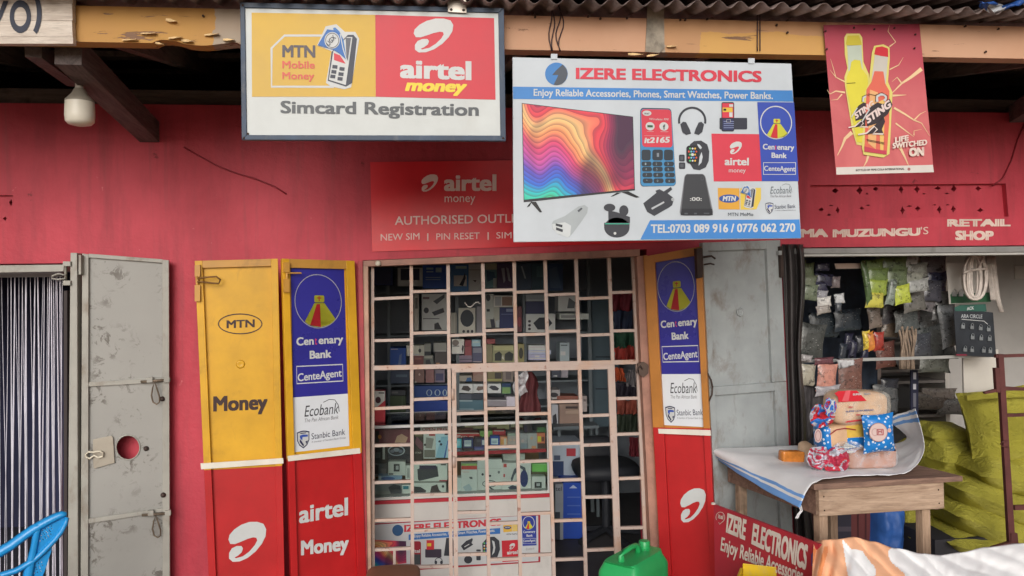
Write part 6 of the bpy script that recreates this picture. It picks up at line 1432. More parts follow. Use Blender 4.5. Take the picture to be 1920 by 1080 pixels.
for k, (x, y, w, h, c, yy, lb) in enumerate((
    (1664, 545, 30, 30, (84, 92, 70), .42, 'dull olive packet between the two green packet strings'), (1714, 566, 34, 26, (98, 96, 92), .45, 'grey packet below the silver bundle'), (1748, 545, 30, 30, (72, 72, 80), .5, 'dark packet left of the white padlock card'),
    (1700, 600, 36, 30, (80, 84, 84), .6, 'dark grey packet above the brown rope hank'), (1728, 648, 30, 34, (62, 64, 70), .62, 'black packet right of the brown rope hank'), (1752, 682, 46, 24, (88, 90, 84), .65, 'olive grey packet above the metal rail'), (1668, 612, 26, 30, (110, 96, 84), .7, 'tan packet left of the brown rope hank'),
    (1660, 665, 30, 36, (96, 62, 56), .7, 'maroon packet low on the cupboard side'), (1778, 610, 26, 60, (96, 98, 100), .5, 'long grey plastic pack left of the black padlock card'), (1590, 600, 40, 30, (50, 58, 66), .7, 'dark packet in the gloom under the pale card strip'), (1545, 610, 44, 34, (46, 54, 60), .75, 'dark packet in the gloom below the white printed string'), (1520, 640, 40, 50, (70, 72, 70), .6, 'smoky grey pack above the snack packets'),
    (1700, 640, 12, 12, (60, 60, 60), .62, 'small dark sachet behind the brown rope hank'), (1640, 595, 20, 30, (120, 108, 100), .6, 'beige packet hanging on the cupboard edge'))):
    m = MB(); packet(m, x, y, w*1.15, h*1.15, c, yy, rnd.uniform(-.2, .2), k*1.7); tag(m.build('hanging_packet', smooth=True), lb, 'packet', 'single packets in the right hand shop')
# front rack under the rail
strip('silver topped snack packet left of the pink one under the rail', PG, .34, [(1512, 672, 18, 10, (150, 146, 146)), (1514, 703, 24, 30, (150, 144, 130))])
strip('pink brown snack packet under the rail', PG, .33, [(1545, 677, 30, 10, (96, 60, 66)), (1550, 708, 30, 38, (176, 122, 108)), (1552, 732, 38, 14, (150, 146, 150))])
m = MB(); packet(m, 1594, 712, 42, 66, (104, 72, 64), .36, 0, 3); tag(m.build('brown_packet', smooth=True), 'tall dark brown packet behind the bread pile', 'packet')
hang_cloth('white_paper', 'torn white paper over the tall dark brown packet', 'paper', .33, ((1568, 675), (1601, 675), (1602, 684), (1574, 692)), (190, 190, 192), .006, 6)
hang_cloth('plastic_wrapping', 'dark shiny plastic wrapping hanging below the snack packets', 'plastic', .36, ((1506, 720), (1560, 728), (1556, 800), (1510, 830)), (70, 66, 68), .02, 8)
for k, (x, y, w, h, c, lb) in enumerate(((1660, 735, 44, 24, (104, 106, 108), 'grey wrapped bundle on the cupboard shelf, upper left'), (1660, 760, 44, 22, (92, 94, 96), 'grey wrapped bundle below the upper left one'), (1746, 752, 66, 28, (84, 78, 72), 'brown crumpled clothes on the cupboard shelf'), (1785, 762, 50, 26, (92, 90, 88), 'grey crumpled clothes on the cupboard shelf'), (1760, 738, 60, 18, (120, 112, 106), 'flat pale bundle on top of the crumpled clothes'), (1668, 720, 30, 18, (66, 68, 76), 'dark bundle near the black bottle strip'))):
    m = MB(); packet(m, x, y, w, h, c, 1.1, .05, k+1); tag(m.build('cloth_bundle', smooth=True), lb, 'bundle', 'bundles on the cupboard shelves')
box_item('packet_card', 'narrow black card strip with white print in front of the cupboard', 'card', .9, (1708, 694, 1722, 780), .01, (40, 42, 60), [('r', .3, .05, .7, .2, (190, 190, 196)), ('r', .3, .3, .7, .42, (190, 190, 196)), ('r', .3, .5, .7, .8, (110, 110, 120))])
# padlock cards
lc1 = thing('padlock_card', 'white and green card of padlocks behind the white rope coil', 'card', at_y(1815, 565, .42))
p = PY(.42); m = MB(); m.prism(p, [(1774, 494), (1852, 492), (1858, 566), (1780, 570)], .004, paint((190, 186, 180), .5, .05, 4)); m.build('backing_card', lc1)
a = Art(p, None, .001); a.poly([(1782, 552), (1857, 548), (1858, 566), (1783, 569)], ink(44, 92, 62)); a.build('green_band', lc1)
def lock(th, pl, x, y, s, c=(170, 172, 172)):
    mb = MB(); mt = paint(c, .3, .1, 9, metal=.6)
    mb.prism(pl, [(x-s, y), (x+s, y), (x+s, y+s*1.9), (x-s, y+s*1.9)], .008, mt, off=.010); mb.tube([pl.at(x-s*.7, y, .006), pl.at(x-s*.7, y-s*.9, .006), pl.at(x, y-s*1.5, .006), pl.at(x+s*.7, y-s*.9, .006), pl.at(x+s*.7, y, .006)], .0022, mt, 5); mb.build('padlock', th)
for x in (1790, 1802): lock(lc1, p, x, 548, 4)
p = PY(.36); lc2 = thing('padlock_card', 'black card reading ARA CIRCLE with three rows of padlocks', 'card', p.at(1828, 668))
m = MB(); m.prism(p, [(1788, 577), (1862, 586), (1868, 670), (1794, 666)], .004, paint((44, 48, 54), .4, .2, 8)); m.build('backing_card', lc2)
a = Art(p, None, .001); a.poly([(1790, 576), (1800, 572), (1848, 570), (1850, 584), (1791, 583)], ink(50, 96, 84), 0); a.text('ACK', 1813, 582, 1826, 580, 6, WHITE, 1, .03); a.build('top_flap', lc2)
a.text('ARA CIRCLE', 1802, 596, 1842, 597, 7, ink(190, 196, 200), 1, .01); a.line([(1803, 598.5), (1845, 602), (1852, 608)], 1, WHITE, 1); a.poly([(1792, 664), (1812, 664), (1814, 667), (1794, 667)], ink(130, 40, 60), 1); a.build('lettering_line', lc2)
for x, y in ((1806, 610), (1823, 611), (1839, 613), (1854, 615), (1824, 630), (1840, 632), (1856, 633), (1810, 653), (1823, 654), (1845, 655), (1857, 656)): lock(lc2, p, x, y, 3.2, (150, 156, 160))
# rope coils
def rope_coil(label, px, py, w, h, yy, c, n, cat='rope', r=.0065):
    m = MB(); p = PY(yy); mt = paint(c, .8, .12, 30, .5, bscale=160)
    for k in range(n):
        f = 1-.86*k/n; jx, jy = rnd.uniform(-1, 1), rnd.uniform(-1.2, 1.2)
        pts = [p.at(px+jx+w*f*math.copysign(abs(math.cos(q))**.8, math.cos(q)), py+jy+h*(.86+.14*f)*math.sin(q)+4*(1-f)*math.cos(q*2), .012*math.sin(k*1.7)+.02*(1-f)) for q in [i*2*math.pi/22 for i in range(22)]]
        m.tube(pts, r, mt, 6, True)
    return m, mt, p
m, mt, p = rope_coil('', 1828, 521, 23, 42, .30, (206, 196, 188), 8)
m.tube([p.at(x, y, .03) for x, y in ((1806, 512), (1818, 507), (1832, 505), (1850, 504))], .007, mt, 6); m.tube([p.at(x, y, .03) for x, y in ((1833, 505), (1840, 492), (1845, 480), (1847, 470))], .005, mt, 6)
tag(m.build('rope_coil', smooth=True), 'white rope coil hanging from the head rail of the right hand shop', 'rope')
m = MB(); p = PY(.38); mt = paint((184, 174, 166), .8, .12, 30, .5, bscale=160)
for k in range(7): m.tube([p.at(1850+k*2.4+x, y, .004*(k % 3)) for x, y in ((0, 480), (2, 500), (5, 530), (9, 560), (16 if k > 3 else 8, 585 if k > 3 else 562))], .006, mt, 6)
tag(m.build('rope_bundle', smooth=True), 'straight bundle of white rope ends right of the rope coil', 'rope')
m = MB(); p = PY(.6); mt = paint((142, 124, 108), .9, .2, 30, .5, bscale=160)
for k in range(9):
    x0 = 1688+k*3.2; m.tube([p.at(x0+2*math.sin(k+y*.05)+(1.5*math.sin(y*.1+k)), y, .01*math.sin(k*2.)) for y in range(612, 694, 8)], .007, mt, 6)
tag(m.build('rope_hank', smooth=True), 'brown rope hank hanging in front of the cupboard', 'rope')
# wall socket
m = MB(); m.prism(PY(1.54), [(1903, 498), (1932, 497), (1932, 522), (1903, 523)], .02, WP); tag(m.build('wall_socket', bevel=.004), 'white socket box on the rear wall at the right edge', 'socket')

# ---- yellow sacks
def sack_mat():
    m, t, b = base_mat('woven_yellow_plastic', (160, 150, 56), .5)
    v = coords(t); f = nz(t, v, 5, 6); w = nd(t, 'ShaderNodeTexWave', Scale=130.0, Distortion=1.5); w.bands_direction = 'Z'; t.links.new(v, w.inputs['Vector'])
    c = mixc(t, f, rgb((172, 165, 60)), rgb((202, 193, 84))); c = mixc(t, ramp(t, nz(t, v, 16, 7, .7), [(.55, (0, 0, 0)), (.75, (.5, .5, .5))]), c, rgb((132, 124, 54)))
    t.links.new(c, b.inputs['Base Color'])
    ad = nd(t, 'ShaderNodeMath', operation='MULTIPLY_ADD'); t.links.new(w.outputs['Fac'], ad.inputs[0]); ad.inputs[1].default_value = .15; cr = nd(t, 'ShaderNodeMath', operation='ABSOLUTE'); c0n = nd(t, 'ShaderNodeMath', operation='SUBTRACT'); t.links.new(nz(t, coords(t, scale=(1, 1, 1.8)), 13, 5, .6, 1.2), c0n.inputs[0]); c0n.inputs[1].default_value = .5; t.links.new(c0n.outputs[0], cr.inputs[0]); k6 = nd(t, 'ShaderNodeMath', operation='MULTIPLY'); k6.inputs[1].default_value = 4.0; t.links.new(cr.outputs[0], k6.inputs[0]); t.links.new(k6.outputs[0], ad.inputs[2])
    bumpit(t, b, ad.outputs[0], .8, .018); return m
YS = sack_mat()
def sk(label, px, py, w, h, dep, y, ang=0, rz=0, rx=0, grp='yellow woven sacks in the right hand shop', mat=None, name='filled_sack', tie=None, seed=None):
    c = at_y(px, py, y); k = (c-CAM).dot(FWD)/FPX
    m = MB(); sack(m, c, (w*k/2, h*k/2, dep/2) if rx == 90 else (w*k/2, dep/2, h*k/2*1.12), rotm(rx, ang, rz), mat or YS, seed=px*.01 if seed is None else seed)
    return tag(m.build(name, smooth=True), label, 'sack', grp)
c = at_y(1890, 798, .42); k = (c-CAM).dot(FWD)/FPX
m = MB(); sack(m, c, (84*k, 72*k, .15), rotm(82, -7, -4), YS, seed=2.2, ear=.02)
up = tag(m.build('filled_sack', smooth=True), 'bright yellow sack standing upright behind the rust red frame', 'sack', 'yellow woven sacks in the right hand shop')
m = MB(); m.prism(PY(.28), [(1813, 742), (1835, 736), (2010, 728), (2010, 742), (1850, 748), (1814, 752)], .03, YS); m.build('folded_hem', up, bevel=.006)
sk('yellow sack with faint print directly under the upright one', 1892, 888, 190, 62, .50, .40, 9, -8, 0)
sk('yellow sack, second down in the stack under the upright one', 1842, 930, 192, 54, .52, .42, 21, -6, 0)
sk('yellow sack, third down in the stack under the upright one', 1834, 976, 200, 52, .54, .40, 21, -4, 0)
sk('yellow sack, lowest of the stack by the table leg', 1828, 1018, 205, 50, .54, .40, 16, -4, 0)
sk('dull yellow sack lying behind the bread table', 1765, 855, 120, 70, .45, .75, 6, 10, 0)
sk('flattened yellow sack on top behind the white cloth', 1760, 812, 96, 36, .35, .8, 2, 0, 0)
sk('yellow sack end showing under the table, upper', 1712, 962, 110, 44, .4, .7, 4, 0, 0)
sk('yellow sack end showing under the table, lower', 1724, 994, 120, 44, .4, .62, 8, 0, 0)
sk('yellow sacks heaped beyond the rust red frame at the edge', 1990, 960, 160, 66, .5, .40, -6, 0, 0)
sk('blue woven sack standing under the table', 1660, 992, 66, 120, .20, .5, 3, 0, 90, None, paint((52, 96, 168), .45, .12, 10, .4, bscale=90), 'filled_sack', seed=4.0)
box_item('wooden_cupboard', 'dark red brown wooden cupboard under the table', 'cupboard', .5, (1560, 950, 1632, 1100), .3, (92, 48, 48), [('r', .04, .02, .5, 1, (52, 50, 62)), ('r', .05, .25, .5, .31, (80, 74, 84)), ('r', .66, 0, .7, 1, (70, 36, 38)), ('r', .86, 0, .9, 1, (70, 36, 38))])
m = MB(); m.box((at_y(1690, 1010, .5).x, .2, FZ), (at_y(1900, 1010, .5).x, .8, at_y(1760, 1012, .2).z), paint((48, 46, 50), .8, .1, 4)); tag(m.build('pallet_block'), 'low dark platform carrying the yellow sacks', 'platform')
# ---- rust red frame of flat bars
rf = thing('steel_gate', 'rust red steel bar frame in front of the yellow sacks at the right edge', 'gate', at_y(1905, 1080, -.06))
RR = paint((92, 50, 48), .55, .2, 8, .15, grime=.4, gc=(60, 34, 32)); p = PY(-.06)
for q in ([(1872, 664), (1882, 664), (1914, 1180), (1902, 1180)], [(1866, 690), (1873, 690), (1877, 736), (1869, 736)]):
    m = MB(); m.prism(p, q, .02, RR); m.build('bar', rf)
for q in ([(1868, 665), (2050, 660), (2050, 665), (1868, 671)], [(1890, 776), (2050, 772), (2050, 777), (1890, 782)], [(1903, 948), (2050, 942), (2050, 950), (1903, 957)], [(1846, 735), (1888, 725), (1940, 728), (1940, 733), (1888, 732), (1848, 739)]):
    m = MB(); m.prism(p, q, .016, RR, off=-.003); m.build('cross_bar', rf)
m = MB(); m.tube([p.at(x, y, .004) for x, y in ((1888, 827), (1880, 828), (1876, 832), (1879, 837), (1890, 838))], .0035, RR, 6); m.build('hook', rf, smooth=True)
m = MB(); m.prism(p, [(1896, 1000), (1908, 1000), (1910, 1024), (1860, 1032), (1862, 1026), (1896, 1016)], .02, RR, off=.004); m.build('foot_plate', rf)

# ================================================================== bread table
TZ = 0.98
FL, FR, BLc = at_z(1535, 908, TZ), at_z(1797, 893, TZ), at_z(1352, 849, TZ)
BRc = BLc+FR-FL
tb = thing('wooden_table', 'rough bare wooden table carrying the bread', 'table', ((FL.x+BRc.x)/2, (FL.y+BRc.y)/2, FZ))
TW, TW2 = wood((186, 160, 138), (146, 120, 100), 1.0, 'x'), wood((146, 116, 100), (106, 82, 72), 1.0, 'x')
TWz = wood((190, 162, 138), (150, 122, 100), 1.0, 'z')
ex = (FR-FL).normalized(); ey = (BLc-FL).normalized()
n_ = 4
for k in range(n_):                                # top boards run along the front
    a0, a1 = FL-ex*.02+(BLc-FL)*(k/n_), FL-ex*.02+(BLc-FL)*((k+.985)/n_)
    b0, b1 = a0+(FR-FL)+ex*.04, a1+(FR-FL)+ex*.04
    m = MB(); m.extr([a0, b0, b1, a1], (0, 0, -.022), TW2); m.build('top_board', tb, bevel=.002)
def tpt(x, y): return FL+ex*x+ey*y
Lx, Ly = (FR-FL).length, (BLc-FL).length
zt2 = TZ-.0235
def vbox(x0, y0, x1, y1, z0, z1, mt, nm):
    q = [tpt(x0, y0), tpt(x1, y0), tpt(x1, y1), tpt(x0, y1)]
    m = MB(); m.extr([V((p.x, p.y, z1)) for p in q], (0, 0, z0-z1), mt); m.build(nm, tb, bevel=.002)
ah = .108
vbox(.01, .012, Lx-.055, .034, zt2-ah, zt2, TW, 'apron'); vbox(.012, .0345, .034, Ly-.03, zt2-ah, zt2, TW2, 'apron'); vbox(Lx-.077, .0345, Lx-.055, Ly-.03, zt2-ah-.01, zt2, TW2, 'apron'); vbox(.035, Ly-.05, Lx-.078, Ly-.03, zt2-ah, zt2, TW2, 'apron')
for x, y in ((.035, .035), (Lx-.125, .035), (.035, Ly-.1), (Lx-.125, Ly-.1)):
    vbox(x-.008, y, x+.028, y+.036, FZ, zt2-(.0 if y > .1 else .0), TWz, 'leg')
for x, z in ((.03, -.03), (.032, -.085), (Lx-.08, -.03), (Lx-.078, -.085)):
    m = MB(); q = tpt(x, .012); m.lathe(V((q.x, q.y, zt2+z)), [(0, .0035), (.001, .003), (.002, .001)], nail, (0, -1, 0), 8); m.build('nail', tb)
# white woven sack spread as a cloth
CP = [[('z', 1499, 952, .925), ('z', 1412, 906, .93), ('z', 1329, 850, .955)],
      [('z', 1526, 905, TZ+.016), ('z', 1432, 870, TZ+.018), ('z', 1336, 842, TZ+.02)],
      [('z', 1590, 893, TZ+.012), ('z', 1530, 866, TZ+.010), ('z', 1462, 836, TZ+.02)],
      [('z', 1650, 891, TZ+.012), ('z', 1610, 862, TZ+.010), ('z', 1560, 835, TZ+.01)],
      [('z', 1700, 886, TZ+.016), ('z', 1675, 862, TZ+.016), ('z', 1640, 838, TZ+.02)],
      [('d', 1733, 842, 3.28), ('d', 1722, 830, 3.36), ('d', 1700, 822, 3.5)],
      [('d', 1716, 766, 3.32), ('d', 1698, 772, 3.4), ('d', 1660, 786, 3.5)]]
G3 = [[(at_z if r[0] == 'z' else at_d)(r[1], r[2], r[3]) for r in c] for c in CP]
def crom(p, t):
    n = len(p)-1; x = min(t*n, n-1e-6); i = int(x); f = x-i
    P0, P1, P2, P3 = p[max(i-1, 0)], p[i], p[i+1], p[min(i+2, n)]
    return 0.5*((2*P1)+(P2-P0)*f+(2*P0-5*P1+4*P2-P3)*f*f+(3*P1-P0-3*P2+P3)*f**3)
CWm = paint((226, 226, 228), .55, .04, 6, .25, bscale=45); CBm = paint((112, 160, 220), .55, .06, 8, .2)
def fn(u, v):
    q = crom([crom(c, v) for c in G3], u)
    return q+V((0, 0, .006*noise.noise(V((u*9, v*5, 1)))+.003*noise.noise(V((u*30, v*18, 4)))))
m = MB(); m.grid(fn, 60, 30, CWm, lambda u, v: CBm if (u < .055 or .07 < u < .082 or .965 < u < .985 or .93 < u < .945) else CWm)
cl = tag(m.build('table_cloth', smooth=True, solid=.0015, normals=False), 'white woven sack with blue end stripes spread over the bread table', 'cloth')
m = MB()
for dx in (0, 3): m.tube([at_d(x+dx, y, 3.03) for x, y in ((1499, 948), (1501, 958), (1496, 964), (1492, 972))], .0025, CWm, 5)
m.build('frayed_thread', cl)

# ================================================================== bread pile
KD_ = 3.30/FPX
def dots_mat():
    m, t, b = base_mat('blue_polka_dot_wrap', (30, 120, 196), .3)
    vo = nd(t, 'ShaderNodeTexVoronoi', Scale=58.0); t.links.new(coords(t), vo.inputs['Vector'])
    c = mixc(t, ramp(t, vo.outputs['Distance'], [(.27, (1, 1, 1)), (.33, (0, 0, 0))]), rgb((30, 118, 192)), rgb((206, 216, 226)))
    t.links.new(c, b.inputs['Base Color']); bumpit(t, b, nz(t, coords(t), 40, 5), .4, .006); return m
DOT = dots_mat()
BRD = paint((206, 168, 134), .35, .10, 14, .35, bscale=30); BRN = paint((176, 128, 106), .35, .10, 12, .4, bscale=34); YLW = paint((214, 176, 78), .35, .1, 16, .3); RDW = paint((196, 44, 56), .3, .15, 16, .4, bscale=36); PNK = paint((176, 48, 74), .3, .2, 20, .4, bscale=40); CLR = film((235, 235, 240), .2); FW = film((206, 206, 220), .75)
def twist(th, name, c, dirn, L, r0, r1, mats, seed=0, n=26, rows=7):
    d = V(dirn).normalized(); a = d.orthogonal().normalized(); b = d.cross(a); m = MB()
    def fn(u, v):
        q = u*2*math.pi; r = (r0+(r1-r0)*v**1.3)*(1+.16*math.sin(q*6+seed)*(.3+v)+.25*noise.noise(V((u*7, v*4, seed))))
        return V(c)+d*(L*v+.012*noise.noise(V((u*6, v*6, seed+3))))+a*(math.cos(q)*r)+b*(math.sin(q)*r*.7)
    m.grid(fn, n*2, rows*2, mats[0], lambda u, v: mats[int((u*7+v*2.3+seed)) % len(mats)]); return m.build(name, th, smooth=True, normals=False)
def crumple(th, name, px, py, w, h, d, mats, seed, n=16, amp=.02):
    m = MB()
    def fn(u, v):
        q = u*2*math.pi; r = v**.8*(1+.28*noise.noise(V((math.cos(q)*1.6, math.sin(q)*1.6, seed))))
        z = amp*noise.noise(V((math.cos(q)*r*3+seed, math.sin(q)*r*3, seed)))+amp*.7*abs(noise.noise(V((math.cos(q)*r*4, math.sin(q)*r*4+seed, 1))))
        return at_d(px+w/2*r*math.cos(q), py+h/2*r*math.sin(q), d+z+amp*.8*v*v)
    m.grid(fn, n*2, n, mats[0], lambda u, v: mats[int(4+3*noise.noise(V((math.cos(u*6.28)*v*1.1+seed, math.sin(u*6.28)*v*1.1, seed*2)))*2) % len(mats)])
    return m.build(name, th, smooth=True, normals=False)
# brown loaf, bottom
c0_ = at_z(1640, 882, TZ+.008)+V((0, .062, .055))
lo1 = thing('bread_loaf', 'pink brown loaf in clear wrap with a crimson twist, bottom of the pile', 'bread', c0_-V((0, 0, .055)), 'wrapped bread on the table')
m = MB(); rounded_pack(m, c0_, (.112, .058, .052), BRN, n=14, e=.28, wr=.02, seed=1); m.build('loaf', lo1, smooth=True)
m = MB(); rounded_pack(m, c0_, (.118, .062, .0545), CLR, n=14, e=.34, wr=.05, seed=2); m.build('clear_wrap', lo1, smooth=True)
crumple(lo1, 'twisted_end', 1566, 862, 58, 46, 3.20, [PNK, PNK, RDW, FW], 1.3); crumple(lo1, 'twisted_end', 1536, 860, 44, 40, 3.19, [FW, PNK, FW, PNK], 2.6)
# middle loaf
c1 = at_d(1575, 817, 3.30)
lo2 = thing('bread_loaf', 'yellow and blue dotted loaf in the middle of the pile', 'bread', c1-V((0, 0, .06)), 'wrapped bread on the table')
m = MB(); rounded_pack(m, c1, (.100, .058, .056), BRD, n=16, e=.35, wr=.03, seed=3, ry=-.05, mf=lambda x, y, z: DOT if (z < -.15+.35*math.sin(x*3) or x < -.72) else (YLW if .25 < x < .75 else BRD)); m.build('loaf', lo2, smooth=True)
a = Art(Pl(c1+V((0, -.06, 0)), (0, -1, 0)), None, .003); a.ell(1534, 817, 7, 13, ink(206, 180, 176), 0); a.ring(1534, 817, 5, 10, 1, ink(150, 90, 100), 1); a.build('end_label', lo2)
a.line([(1556, 815), (1568, 806), (1585, 803), (1605, 806)], 2, ink(150, 40, 44), 1); a.build('print_arc', lo2)
crumple(lo2, 'twisted_end', 1588, 838, 52, 24, 3.20, [FW, CLR, WHITE, FW], 4.1)
# top loaf
c2 = at_d(1603, 763, 3.31)
lo3 = thing('bread_loaf', 'large beige printed loaf with a red corner, topmost of the pile', 'bread', c2-V((0, 0, .075)), 'wrapped bread on the table')
m = MB(); rounded_pack(m, c2, (.126, .065, .072), BRD, n=18, e=.46, wr=.025, seed=6, ry=.03); m.build('loaf', lo3, smooth=True)
m = MB(); rounded_pack(m, c2+V((.006, 0, 0)), (.130, .068, .0735), film((230, 226, 216), .22), n=14, e=.36, wr=.04, seed=7, ry=.03); m.build('clear_wrap', lo3, smooth=True)
a = Art.zoom(Pl(c2+V((0, -.068, 0)), (0, -1, 0)), 1540, 725, 13.5, .003)
a.poly([(330, 170), (430, 110), (900, 100), (1150, 360), (440, 390), (420, 260)], ink(214, 36, 52), 0); a.poly([(620, 100), (740, 90), (690, 360), (520, 365)], ink(226, 96, 104), 1); a.text('SUPER', 795, 222, 1010, 214, 48, WHITE, 2, .04); a.text('SOFT', 1090, 208, 1250, 204, 44, ink(120, 140, 160), 2, .03); a.build('red_corner_print', lo3)
a.text('SUPER LOAF BREAD', 620, 650, 1325, 606, 40, ink(96, 110, 150), 2, .03); a.ell(745, 518, 60, 24, ink(196, 110, 100), 1); a.ell(935, 712, 60, 24, ink(196, 110, 100), 1); a.poly([(600, 915), (650, 870), (1080, 812), (1080, 860), (720, 900)], ink(200, 60, 66), 1); a.build('small_print', lo3)
BW = paint((40, 110, 190), .3, .1, 14, .3)
crumple(lo3, 'twisted_end', 1540, 780, 50, 40, 3.20, [RDW, FW, BW, RDW, FW], 8.3); crumple(lo3, 'twisted_end', 1556, 762, 22, 36, 3.18, [BW, RDW, BW, WHITE], 9.1, amp=.012)
# polka dotted pack
c3 = at_d(1647, 812, 3.20)
lo4 = thing('bread_pack', 'upright blue polka dotted bread pack with a round pink label', 'bread', c3-V((0, 0, .075)), 'wrapped bread on the table')
m = MB(); sack(m, c3, (.070, .080, .034), rotm(90, -3, 0), DOT, n=16, wr=.08, seed=11, ear=.02); m.build('pack', lo4, smooth=True)
a = Art.zoom(Pl(c3+V((0, -.0335, 0)), (0, -1, 0)), 1440, 690, 4.909, .003); a.ell(1016, 592, 86, 88, ink(170, 130, 120), 0); a.ell(1016, 592, 80, 82, ink(222, 196, 190), 1); a.rr(1000, 560, 1066, 620, 10, ink(186, 110, 110), 2); a.rr(1010, 570, 1054, 610, 8, ink(222, 196, 190), 3); a.text('M', 1014, 606, 1048, 602, 30, ink(170, 80, 84), 4, .03); a.ring(985, 590, 30, 34, 4, ink(190, 140, 136), 2); a.ell(1118, 574, 17, 20, ink(222, 180, 170), 1); a.build('round_label', lo4)
# small things beside the pile
c4 = at_z(1490, 870, TZ+.006)+V((0, .03, .026))
m = MB(); rounded_pack(m, c4, (.052, .026, .027), paint((206, 128, 56), .2, .2, 18, .5, bscale=40), n=10, e=.22, wr=.03, seed=13, ry=.06); tag(m.build('orange_packet', smooth=True), 'small shiny orange packet lying left of the bread pile', 'packet')
c5 = at_z(1520, 858, TZ+.006)+V((0, .05, .03))
m = MB(); rounded_pack(m, c5, (.03, .03, .034), paint((214, 184, 154), .5, .1, 14, .3), n=8, e=.7, wr=.1, seed=15); tag(m.build('bread_bun', smooth=True), 'pale bun between the orange packet and the bread pile', 'bread')

# ================================================================== foreground
# ---- red painted panel of the stall
P1 = at_d(1338, 946, 3.35); P2 = at_z(1532, 1019, P1.z); plR = PV((P1.x, P1.y), (P2.x, P2.y))
if plR.n.dot(CAM-P1) < 0: plR.n = -plR.n
rp = thing('lettered_stall_sign', 'red panel lettered IZERE ELECTRONICS standing below the table', 'sign', ((P1.x+P2.x)/2, (P1.y+P2.y)/2, FZ))
dv = (P2-P1)
m = MB(); q1, q2 = V((P1.x, P1.y, P1.z)), V((P1.x, P1.y, P1.z))+dv*1.02
m.extr([q1, q2, V((q2.x, q2.y, FZ)), V((q1.x, q1.y, FZ))], -plR.n*.012, DOOR((176, 44, 58), .2)); m.build('panel', rp)
a = Art.zoom(plR, 1320, 920, 6.4, .0015); hw = paint((206, 194, 184), .6, .08, 12)
a.text('IZERE', 262, 500, 492, 598, 1, hw, 1, .05, up=(20, -232), ups=1.06); a.text('ELECTRONICS', 566, 640, 1222, 958, 1, hw, 1, .05, up=(26, -250), ups=1.2); a.text('Enjoy Reliable Accessories', 196, 716, 1180, 1110, 1, hw, 1, .025, up=(16, -160), ups=1.1)
a.ring(196, 320, 56, 66, 6, hw, 1, 24, -210, 60); a.line([(176, 380), (186, 404), (232, 366), (250, 330)], 6, hw, 1); a.text('itel', 168, 330, 228, 345, 1, hw, 2, .02, up=(6, -56)); a.build('speech_logo', rp)
m = MB(); m.lathe(P1+V((-.005, -.01, .004)), [(0, .009), (.006, .009), (.008, .004)], hw, (0, 0, 1), 10); m.build('peg', rp)
vi = ink(92, 74, 140); a.poly([(1285, 770), (1318, 720), (1326, 930), (1290, 900)], vi, 1); a.poly([(1310, 1000), (1335, 960), (1345, 1060), (1315, 1060)], vi, 1); a.build('violet_patch', rp)
# ---- orange and white tarpaulin over the stall
OT, OD, WT = paint((236, 178, 140), .55, .06, 7, .15, bscale=150), paint((226, 142, 92), .55, .08, 7, .15, bscale=150), paint((234, 233, 234), .55, .04, 5, .2, bscale=50)
TOPS = [(1526, 1016), (1545, 1012), (1570, 1011), (1600, 1007), (1635, 1015), (1680, 1028), (1730, 1038), (1762, 1041), (1800, 1036), (1850, 1026), (1910, 1019), (1990, 1012), (2080, 1010)]
def top_at(u):
    x = u*(len(TOPS)-1); i = min(int(x), len(TOPS)-2); f = x-i; f = f*f*(3-2*f)
    return TOPS[i][0]+(TOPS[i+1][0]-TOPS[i][0])*(x-i), TOPS[i][1]+(TOPS[i+1][1]-TOPS[i][1])*f
def fn(u, v):
    x, y = top_at(u)
    d = 2.84-.55*v+.05*math.sin(u*9)*v
    yy = y+v*230; xx = x+v*(u*60-12)
    w = .020*math.sin(u*60+v*7+2*noise.noise(V((u*5, v*3, 8))))*max(0, 1-u*3.4)+.016*noise.noise(V((u*9-v*4, v*3, 2)))-.02*abs(noise.noise(V((u*12-v*7, v*1.5, 6))))+.003*noise.noise(V((u*40, v*14, 5)))
    return at_d(xx, yy, d+w)
def tm(u, v):
    a_ = u-.10*v
    if a_ < .10: return OD if (math.sin(u*70+v*14) > .45 and v > .06) else OT
    if a_ < .19: return OT
    if a_ < .19+.10*min(1, v*4): return WT
    if .30 < a_+.02*math.sin(v*20) < .40: return OT
    if a_ < .30: return OT if v < .10 else WT
    if u > .86 and math.sin(u*40-v*6) > .75: return OT
    return WT
m = MB(); m.grid(fn, 260, 90, WT, tm); tag(m.build('tarpaulin', smooth=True, solid=.002, normals=False), 'crumpled orange and white woven sheet over the stall in the foreground', 'sheet')
st_ = thing('stall_table', 'low timber stall under the orange and white sheet', 'stall', (1.35, -1.25, 0))
sx0, sx1, sy0, sy1 = P2.x+.05, P2.x+1.3, -1.25, -.72
m = MB(); m.box((sx0, sy0, .58), (sx1, sy1, .61), TW2); m.build('top', st_)
for x in (sx0+.04, sx1-.04):
    for y in (sy0+.04, sy1-.04): m = MB(); m.box((x-.025, y-.025, FZ+.001), (x+.025, y+.025, .579), TWz); m.build('leg', st_)
